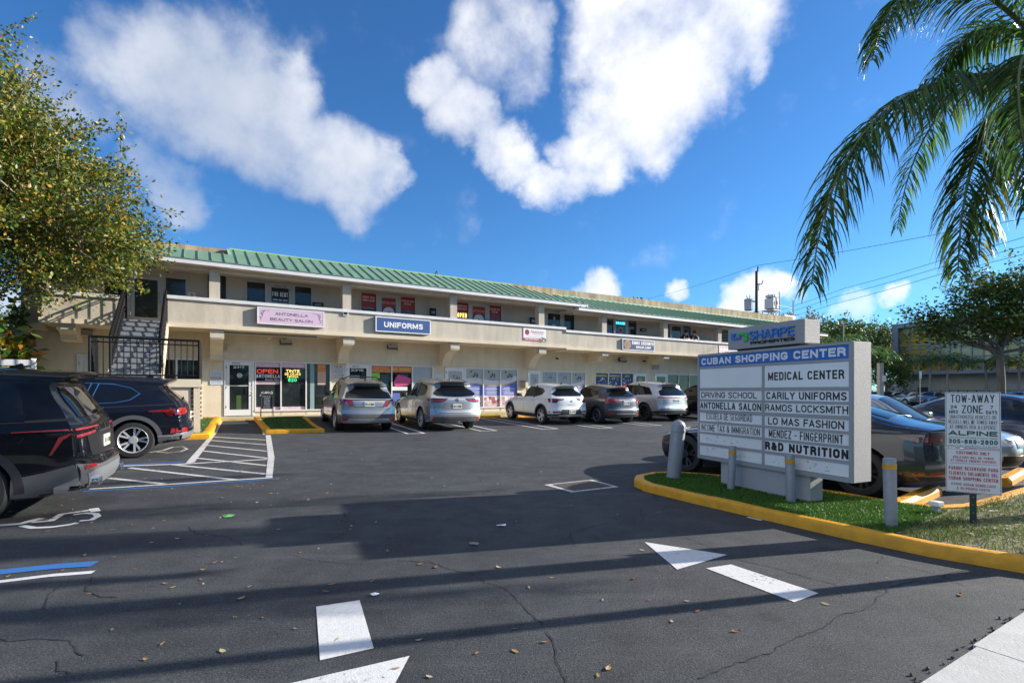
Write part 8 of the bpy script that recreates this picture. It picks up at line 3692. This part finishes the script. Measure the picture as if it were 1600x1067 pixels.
# poles standing by the street just outside the view; their long shadows cross the entrance
t = thing('utility_pole', 'weathered wooden utility pole standing in the grassy parkway', 'pole', (6.35, 5.89, .05))
mb = MB()
mb.tube([(0, 0, -.3), (0, 0, 4), (.02, 0, 8.2)], [.14, .12, .105], 14)
mb.build('pole', mat('weathered wood pole', (.13, .095, .07), .9, var=.3, vs=4, bump=.6, bs=20, stretch=(1, 1, .15)), t, 60)
mb = MB()
mb.bbox(-1.0, 1.0, .10, .20, 7.55, 7.68, .01)
mb.build('crossarm', M_bark, t)
t = thing('street_light', 'tall concrete street light standing by the pavement', 'street light', (6.0, 4.80, .05))
mb = MB()
mb.tube([(0, 0, -.3), (0, 0, 4), (0, 0, 8.5)], [.075, .06, .05], 12)
mb.build('pole', M_conc, t, 60)
mb = MB()
mb.tube([(0, 0, 8.4), (.4, -.9, 8.8), (.9, -2.0, 8.9)], [.05, .04, .035], 8)
mb.bbox(.75, 1.1, -2.6, -1.95, 8.83, 8.97, .03)
mb.build('arm', M_grey, t, 60)

# broadleaf tree on the near side of the side street
M_dkleaf = leaf_mat('dark green compound leaves', [(0, (.030, .062, .014)), (.5, (.062, .115, .022)), (.85, (.115, .175, .03)), (1, (.26, .27, .05))], .5, .35)
M_midleaf = leaf_mat('mid green leaves', [(0, (.028, .065, .010)), (.5, (.075, .135, .022)), (.85, (.10, .15, .03)), (1, (.24, .22, .04))], .5, .25)
M_yelleaf = leaf_mat('yellow flowering leaves', [(0, (.05, .075, .014)), (.4, (.14, .13, .02)), (.75, (.32, .22, .025)), (1, (.46, .33, .05))], .5, .25)
xt, yt = .955 * 36, 36
tree('shade_tree', 'dark spreading tree with a thick grey trunk in front of the glass-fronted building', (xt, yt, gz(xt, yt)), 4.6, .25,
     [((-2.6, 0, 6.5), (3.6, 3.2, 1.5)), ((1.6, 0, 7.2), (4.2, 3.6, 2.0)), ((.2, -.4, 8.9), (3.6, 3.2, 1.4)), ((-4.2, .3, 5.4), (2.2, 2.0, .9)), ((3.5, .3, 5.4), (2.6, 2.4, 1.2))],
     380, 42, .27, .085, M_dkleaf, 21, spread=.58, flat=.45, shell=.6)
# ------------------------------------------------------------------ beyond the parking lot
def at_depth(px, s, z=None):
    x = (px - 800) / 800 * s
    return (x, s, gz(x, s) if z is None else z)


GT = 'trees beyond the parking lot'
for i, (px, s, th, tr, blobs, ncl, L, W, m, lab) in enumerate((
        (1290, 66, 3.5, .25, [((0, 0, 7.0), (4.5, 3.5, 3.2)), ((2.5, 0, 9.2), (3.0, 2.5, 1.8))], 170, .36, .12, M_midleaf, 'bushy green tree beside the top box of the directory sign'),
        (1345, 72, 4.0, .3, [((0, 0, 8.6), (5.0, 4, 2.8)), ((-3, 0, 6.5), (3.2, 3, 2.4)), ((3, 0, 6.4), (3.0, 3, 2.2))], 230, .36, .12, M_dkleaf, 'dark tree between the directory sign and the glass-fronted building'),
        (1385, 64, 2.4, .2, [((0, 0, 4.0), (3.0, 2.6, 2.2))], 120, .3, .1, M_dkleaf, 'low dark tree beside the corner of the glass-fronted building'),
        (1253, 84, 5, .3, [((0, 0, 11.2), (4.2, 3.5, 3.2)), ((-6, 0, 11.4), (5.0, 3.5, 2.6))], 210, .38, .13, M_yelleaf, 'yellow flowering tree rising behind the shopping center roof'),
        (1350, 90, 5, .3, [((0, 0, 9.5), (9, 4, 3.2))], 200, .42, .14, M_yelleaf, 'wide yellowish tree far behind the green trees'),
        (1098, 92, 5, .25, [((0, 0, 12.2), (2.6, 2.6, 1.6))], 40, .4, .14, M_midleaf, 'treetop just showing above the shopping center roof'),
        (1148, 98, 5, .25, [((0, 0, 11.9), (3.6, 2.6, 1.8))], 40, .4, .14, M_dkleaf, 'dark treetop behind the roof beside the transformer'),
        (1660, 62, 4, .3, [((0, 0, 8), (5, 4, 3.5))], 140, .36, .12, M_midleaf, 'green tree past the far end of the glass-fronted building'))):
    tree('distant_tree', lab, at_depth(px, s), th, tr, blobs, ncl, 26, L, W, m, 40 + i, spread=.75, group=GT, shell=.6)


def small_palm(label, loc, h, n, ll, seed, m=None, r=.13, fl=2.4):
    t = thing('small_palm', label, 'palm tree', loc, (0, 0, 0), 'palms across the side street')
    rg = random.Random(seed)
    mb = MB()
    mb.tube([(0, 0, -.2), (rg.uniform(-.15, .15), 0, h * .5), (0, 0, h)], [r * 1.2, r * .9, r * .8], 8)
    mb.build('trunk', M_ptrunk, t, 60)
    for k in range(n):
        a = 6.283 * k / n + rg.uniform(-.2, .2)
        e = rg.uniform(.2, 1.0)
        dx, dy = math.cos(a), math.sin(a)
        frond([(0, 0, h), (dx * fl * .35, dy * fl * .35, h + fl * .5 * e), (dx * fl * .8, dy * fl * .8, h + fl * .35 * e), (dx * fl, dy * fl, h - fl * .45 * (1.2 - e))], 16, ll, m or M_palm, t, seed * 50 + k, width=.06, segs=2)
    return t


M_palmlit = leaf_mat('sunlit palm leaflets', [(0, (.04, .12, .02)), (.6, (.10, .22, .03)), (1, (.20, .30, .06))], .35, .35)  # brighter copy of the palm leaflets, sunlight put into the colour
small_palm('bright green palm just above the end of the directory sign', at_depth(1312, 48), 5.8, 12, 1.0, 1, M_palmlit, fl=2.6)
small_palm('bright green palm with a pale trunk between the sign and the concrete pole', at_depth(1358, 52), 5.4, 12, 1.0, 2, M_palmlit, fl=2.6)
small_palm('dark palm before the glass front, close to its blue-grey corner', at_depth(1454, 58), 4.9, 11, 1.0, 3, fl=2.6)
small_palm('dark palm before the middle of the glass front', at_depth(1481, 57), 4.9, 11, 1.0, 4, fl=2.5)
small_palm('dark palm beyond the thick tree trunk, before the teal awning', at_depth(1592, 55), 4.6, 11, 1.0, 5, fl=2.6)
small_palm('dark palm before the glass front, close beside the thick tree trunk', at_depth(1540, 58), 4.7, 11, 1.0, 6, fl=2.4)

# glass-fronted building
P0 = Vector((.754 * 70, 70))
gbR = thing('glass_fronted_building', 'two-storey building with a grey-framed curtain of amber reflecting glass above a beige ground floor', 'building', (P0.x, P0.y, .15), (0, 0, math.atan2(-ND[1], -ND[0])))
M_gbf = mat('blue-grey frame', (.20, .24, .30), .5, var=.05)
M_gbw = mat('beige painted block', (.36, .345, .28), .8, var=.08, vs=1, bump=.2, bs=12)
M_amber = mat('amber mirror glass', (.30, .22, .045), .12, spec=.9, var=.9, vs=.30, detail=8)  # amber glass; its mottling stands for a reflected yellow tree, painted in
LBD = 26
mb = MB()
mb.box(0, LBD, .25, 14, -.5, 10.2)
mb.build('wall', M_gbw, gbR)
mb = MB()
mb.box(-.35, LBD, -1.0, .24, 9.85, 10.45)
mb.box(-.35, LBD, -1.0, .24, 3.55, 3.95)
mb.box(-.35, .35, -1.0, .24, 3.95, 9.85)
mb.build('frame', M_gbf, gbR)
mb = MB()
for k in range(1, 24):
    x = .35 + k * 1.08
    mb.box(x - .05, x + .05, -.32, -.18, 3.95, 9.85)
for z in (5.7, 7.0, 7.45):
    mb.box(.35, LBD, -.30, -.19, z - .06, z + .06)
mb.build('mullions', M_gbf, gbR)
mb = MB()
mb.box(.35, LBD, -.17, .23, 3.95, 9.85)
mb.build('glass', M_amber, gbR)
mb = MB()
mb.box(2.2, 3.3, .15, .245, -.2, 1.9)
mb.build('door', M_black, gbR)
mb = MB()
mb.box(10.5, 14.0, .12, .245, 1.5, 2.2)
mb.build('letter_board', M_conc, gbR)
mb = MB()
mb.box(14.6, 20, .10, .245, 1.6, 3.3)
mb.build('awning', mat('dark teal awning', (.015, .05, .06), .6), gbR)
mb = MB()
mb.lathe([(.02, -.4), (.35, -.25), (.42, 0), (.35, .25), (.02, .4)], c=(2.2, 1, 11.0), n=16)
mb.cyl((2.2, 1, 10.2), (2.2, 1, 10.7), .1, n=8)
mb.build('roof_ventilator', M_black, gbR, 60)

# grey pole, thin sign post, low fence, small house
x, y, z = at_depth(1375.5, 42)
t = thing('concrete_pole', 'grey square concrete pole with a small white notice near the glass-fronted building', 'pole', (x, y, z))
mb = MB()
mb.box(-.17, .17, -.17, .17, -.2, 3.7)
mb.build('pole', M_conc, t)
mb = MB()
mb.box(.02, .34, -.20, -.18, 2.2, 2.7)
mb.build('notice', M_white, t)
x, y, z = at_depth(1437.5, 44)
t = thing('sign_post', 'thin galvanised post with a narrow white sign in front of the far parked cars', 'sign', (x, y, z))
mb = MB()
mb.cyl((0, 0, -.2), (0, 0, 3.2), .04, n=8)
mb.build('post', M_galv, t)
mb = MB()
mb.bbox(-.10, .10, -.06, -.045, 2.55, 3.2, .004)
mb.build('plate', M_white, t)
x, y, z = at_depth(1318, 46)
t = thing('lamp_pole', 'thin pale pole rising above the top of the directory sign', 'pole', (x, y, z))
mb = MB()
mb.tube([(0, 0, -.2), (0, 0, 7.6)], [.06, .045], 8)
mb.build('pole', M_galv, t)
mb = MB()
mb.tube([(0, 0, 7.5), (-.18, 0, 7.7), (-.34, 0, 7.65)], [.03, .05, .05], 8)
mb.build('lamp_head', M_galv, t)

t = thing('chain_fence', 'low dark metal fence running along the side street behind the far cars', 'fence', (*at_depth(1372, 66)[:2], .15))
a, b = Vector(at_depth(1350, 66, 0)), Vector(at_depth(1660, 60, 0))
o0 = Vector(at_depth(1372, 66, 0))
for k in range(23):
    p = a.lerp(b, k / 22) - o0
    mb = MB()
    mb.cyl(p, p + Vector((0, 0, 1.5)), .05, n=6)
    mb.build('post', M_black, t)
mb = MB()
for zz_ in (.2, .6, 1.0, 1.45):
    mb.tube([a - o0 + Vector((0, 0, zz_)), b - o0 + Vector((0, 0, zz_))], .03, 5)
mb.build('rail', M_black, t)

x, y, z = at_depth(1442, 78)
t = thing('small_house', 'small house with a pale pitched roof behind the far parked cars', 'house', (x, y, z), (0, 0, R(12)))
mb = MB()
mb.box(-2.6, 2.0, -2, 4, -.3, 2.3)
mb.build('wall', mat('white house wall', (.52, .50, .46), .8), t)
mb = MB()
mb.prism([(-3.0, 2.3), (2.5, 2.3), (1.2, 3.4), (-.4, 3.4)], lambda q: (q[0], -2.5, q[1]), lambda q: (q[0], 4.5, q[1]))
mb.build('roof', mat('pale shingle roof', (.42, .40, .37), .8, var=.1, vs=3), t)
for x0 in (-1.6, .4):
    mb = MB()
    mb.box(x0, x0 + 1, -2.02, -2.003, .7, 1.8)
    mb.build('window', M_glassdark, t)
tag(sheet('far_verge', [(56, -10), (61, -10), (61, 36), (56, 36)], .05, mat('far grass verge', (.06, .085, .025), .95, var=.3, vs=2), 2.5), kind='structure')

# utility pole with transformers behind the building
x, y, z = at_depth(1182, 60, 0)
t = thing('utility_pole', 'dark wooden utility pole with a grey transformer can behind the shopping center roof', 'pole', (x, y, z))
mb = MB()
mb.tube([(0, 0, -.3), (0, 0, 9), (0, 0, 15.6)], [.19, .17, .14], 10)
mb.cyl((.13, 0, 15.5), (.16, 0, 16.1), .08, n=8)
mb.build('pole', mat('dark wood pole', (.045, .030, .022), .9, var=.3, vs=3), t, 60)
mb = MB()
mb.lathe([(.30, -.75), (.43, -.68), (.45, .0), (.45, .45), (.48, .5), (.38, .62), (.10, .66)], c=(-.95, 0, 11.7), n=18)
for dx in (-.12, .12):
    mb.cyl((-.95 + dx, 0, 12.3), (-.95 + dx * 1.5, 0, 12.75), .05, n=6)
mb.bbox(-.55, .0, -.06, .06, 11.95, 12.1, .01)
mb.build('transformer', mat('grey transformer', (.33, .36, .39), .5), t, 50)
mb = MB()
mb.bbox(.1, .45, -.05, .05, 13.95, 14.1, .01)
mb.cyl((.62, 0, 14.0), (.75, 0, 14.5), .06, n=8)
mb.cyl((.4, 0, 14.0), (.66, 0, 14.08), .04, n=6)
mb.cyl((.25, 0, 13.9), (.25, 0, 13.3), .05, n=6)
mb.build('insulator', M_grey, t)

# rooftop plant
x, y, z = at_depth(1206, 44, 6.81)
t = thing('rooftop_unit', 'stacked grey rooftop air-conditioning units on a steel frame', 'air conditioner', (x, y, z), (0, 0, ANG))
M_ac = mat('grey unit casing', (.40, .42, .43), .5, var=.05)
mb = MB()
mb.bbox(-.45, .40, -.4, .4, 1.75, 2.65, .03)
mb.bbox(-.38, .38, -.36, .36, 2.72, 2.95, .03)
mb.bbox(-.42, .30, -.4, .4, .55, 1.30, .03)
mb.build('casing', M_ac, t)
mb = MB()
mb.lathe([(.24, 0), (.24, .02), (.05, .03)], c=(-.05, -.42, 2.2), n=16, axis='y')
mb.lathe([(.2, 0), (.2, .02), (.05, .03)], c=(-.05, -.42, .92), n=16, axis='y')
mb.build('fan_grille', M_black, t)
mb = MB()
for dx in (-.55, .28):
    for dy in (-.5, .5):
        mb.cyl((dx, dy, 0), (dx, dy, 1.6 if dx < 0 else 3.2), .035, n=6)
mb.box(-.6, .5, -.52, .52, 1.55, 1.65)
mb.box(-.6, .5, -.52, .52, .42, .50)
mb.build('stand', M_galv, t)
x, y, z = at_depth(1229, 44, 6.81)
t = thing('rooftop_duct', 'long grey rooftop duct with a thin post at its end', 'duct', (x, y, z), (0, 0, ANG))
mb = MB()
mb.bbox(-1.0, .75, -.4, .4, .55, 1.15, .02)
mb.build('duct', M_ac, t)
mb = MB()
mb.cyl((1.0, 0, 0), (1.0, 0, 2.6), .05, n=8)
for dx in (-.8, .6):
    mb.cyl((dx, 0, 0), (dx, 0, .56), .05, n=6)
mb.tube([(-1.6, 0, 2.0), (1.0, 0, 1.9)], .02, 5)
mb.build('support', M_galv, t)
for (px, s, w, lab) in ((1001, 34, .0, 'row of short dark pipes on the roof edge above the locksmith sign'), (682, 26.5, 1, 'small bent vent pipe poking above the green ridge')):
    x, y, z = at_depth(px, s, 7.0)
    t = thing('roof_vents', lab, 'vent pipes', (x, y, z), (0, 0, ANG))
    mb = MB()
    if w == 0:
        for k, (dx, h_) in enumerate(((-.62, .75), (-.30, .72), (.02, .75), (.12, .72), (.75, .70))):
            mb.tube([(dx, 0, -.3), (dx, 0, h_)], .045, 6)
        mb.tube([(-.9, 0, .45), (-.62, 0, .7), (-.4, 0, .6)], .02, 5)
        mb.tube([(.2, 0, .5), (.5, 0, .45), (.75, 0, .6)], .02, 5)
    else:
        mb.tube([(-.06, 0, -.3), (-.06, 0, .62), (0, 0, .72), (.07, 0, .62), (.07, 0, .5)], .03, 8)
    mb.build('pipes', M_black, t, 60)

# overhead wires
def wire(label, pts, r=.022):
    t = thing('overhead_wire', label, 'wire', pts[0], (0, 0, 0), None)
    a = Vector(pts[0])
    out = []
    for p, q in zip(pts[:-1], pts[1:]):
        p, q = Vector(p), Vector(q)
        for k in range(12):
            f = k / 12
            out.append(p.lerp(q, f) - a - Vector((0, 0, 1)) * 4 * f * (1 - f) * (q - p).length * .006)
    out.append(Vector(pts[-1]) - a)
    mb = MB()
    mb.tube(out, r, 5)
    mb.build('cable', M_black, t, 60)


def W3z(px, py, s):
    return ((px - 800) / 800 * s, s, EYE + (611 - py) / 800 * s)


wire('single high wire passing over the wooden pole behind the roof', [W3z(1010, 467, 110), W3z(1183, 415, 60), W3z(1470, 365, 44), W3z(1720, 318, 36)])
wire('uppermost of the three parallel wires slanting up behind the palm', [W3z(1190, 493, 80), W3z(1321, 450, 60), W3z(1468, 407.6, 46), W3z(1720, 335, 34)])
wire('middle of the three parallel wires slanting up behind the palm', [W3z(1190, 500, 80), W3z(1306, 463.5, 60), W3z(1468, 418, 46), W3z(1720, 352, 34)])
wire('lowest of the three parallel wires slanting up behind the palm', [W3z(1190, 506, 80), W3z(1303, 475, 60), W3z(1471, 428, 46), W3z(1720, 366, 34)])

# planting and wall past the left end of the building
M_croton = leaf_mat('croton leaves', [(0, (.05, .11, .02)), (.35, (.14, .24, .03)), (.6, (.42, .30, .03)), (.8, (.48, .16, .03)), (1, (.30, .05, .03))], .4, .25)
for i, (px, s, h, m, lab) in enumerate(((-8, 15.6, 3.1, M_palmlit, 'bright green banana plant above the white louvred fence'), (8, 15.9, 3.2, M_croton, 'orange and green croton shrub against the corner of the building'), (20, 16.6, 3.9, M_midleaf, 'taller green shrub behind the orange croton'))):
    t = thing('shrub', lab, 'shrub', at_depth(px, s), (0, 0, 0), 'plants by the corner of the building')
    rg = random.Random(60 + i)
    mb = MB()
    cs, ds = [], []
    for k in range(16):
        a = rg.uniform(0, 6.28)
        r_ = rg.uniform(.1, .5)
        e = Vector((math.cos(a) * r_, math.sin(a) * r_, h * rg.uniform(.4, 1.0)))
        mb.tube([(e.x * .2, e.y * .2, -.1), (e.x * .5, e.y * .5, e.z * .55), e], [.025, .02, .008], 5)
        for f in (.55, .75, .92, 1.0):
            cs.append(e * f)
            ds.append(Vector((math.cos(a), math.sin(a), .5)).normalized())
    mb.build('stems', M_twig, t)
    leaf_cloud('foliage', cs, ds, 11, .42 if i < 2 else .24, .085, m, t, 70 + i, .34, droop=.15)
x, y, z = at_depth(-8, 14.4)
t = thing('garden_wall', 'low white louvred fence showing above the roof of the big black SUV', 'fence', (x, y, z), (0, 0, ANG))
mb = MB()
for k in range(9):
    mb.bbox(-3, .85, -.02, .02, .25 + k * .21, .25 + k * .21 + .17, .005)
mb.build('slats', M_white, t)
mb = MB()
for dx in (-2.9, -.9, .8):
    mb.box(dx - .05, dx + .05, .021, .12, -.2, 2.15)
mb.build('post', M_white, t)
x, y, z = at_depth(-2, 62)
t = thing('far_building', 'plain grey building far off behind the banana plant', 'building', (x, y, 0), (0, 0, ANG))
mb = MB()
mb.box(-14, 1.2, 0, 12, -.5, 10.6)
mb.build('wall', mat('grey far wall', (.30, .33, .38), .8, var=.05), t)
mb = MB()
mb.box(-14.1, 1.3, -.1, 12.1, 10.6, 10.9)
mb.build('roof', M_grey, t)
tl_tree = tree('distant_tree', 'dark tree behind the shrubs by the corner of the building', at_depth(-10, 40), 2.5, .2, [((0, 0, 5.0), (3.2, 2.6, 2.6)), ((2.2, 0, 4.2), (2.4, 2, 2.2))], 130, 26, .3, .1, M_dkleaf, 71, spread=.6, group=GT, shell=.6)

# the other side of the street, behind the viewer: seen only in reflections
for k, tt in enumerate((-38, -24, -11, 4, 22, 34)):
    p = B(tt, -24)
    tree('street_tree', 'leafy street tree number %s of a row behind the viewer' % ['one', 'two', 'three', 'four', 'five', 'six'][k], (p.x, p.y, 0), 1.6, .2, [((0, 0, 4.6), (7.5, 3.2, 4.2))], 150, 30, .7, .28, M_midleaf, 90 + k, spread=.8, group='street trees behind the viewer')
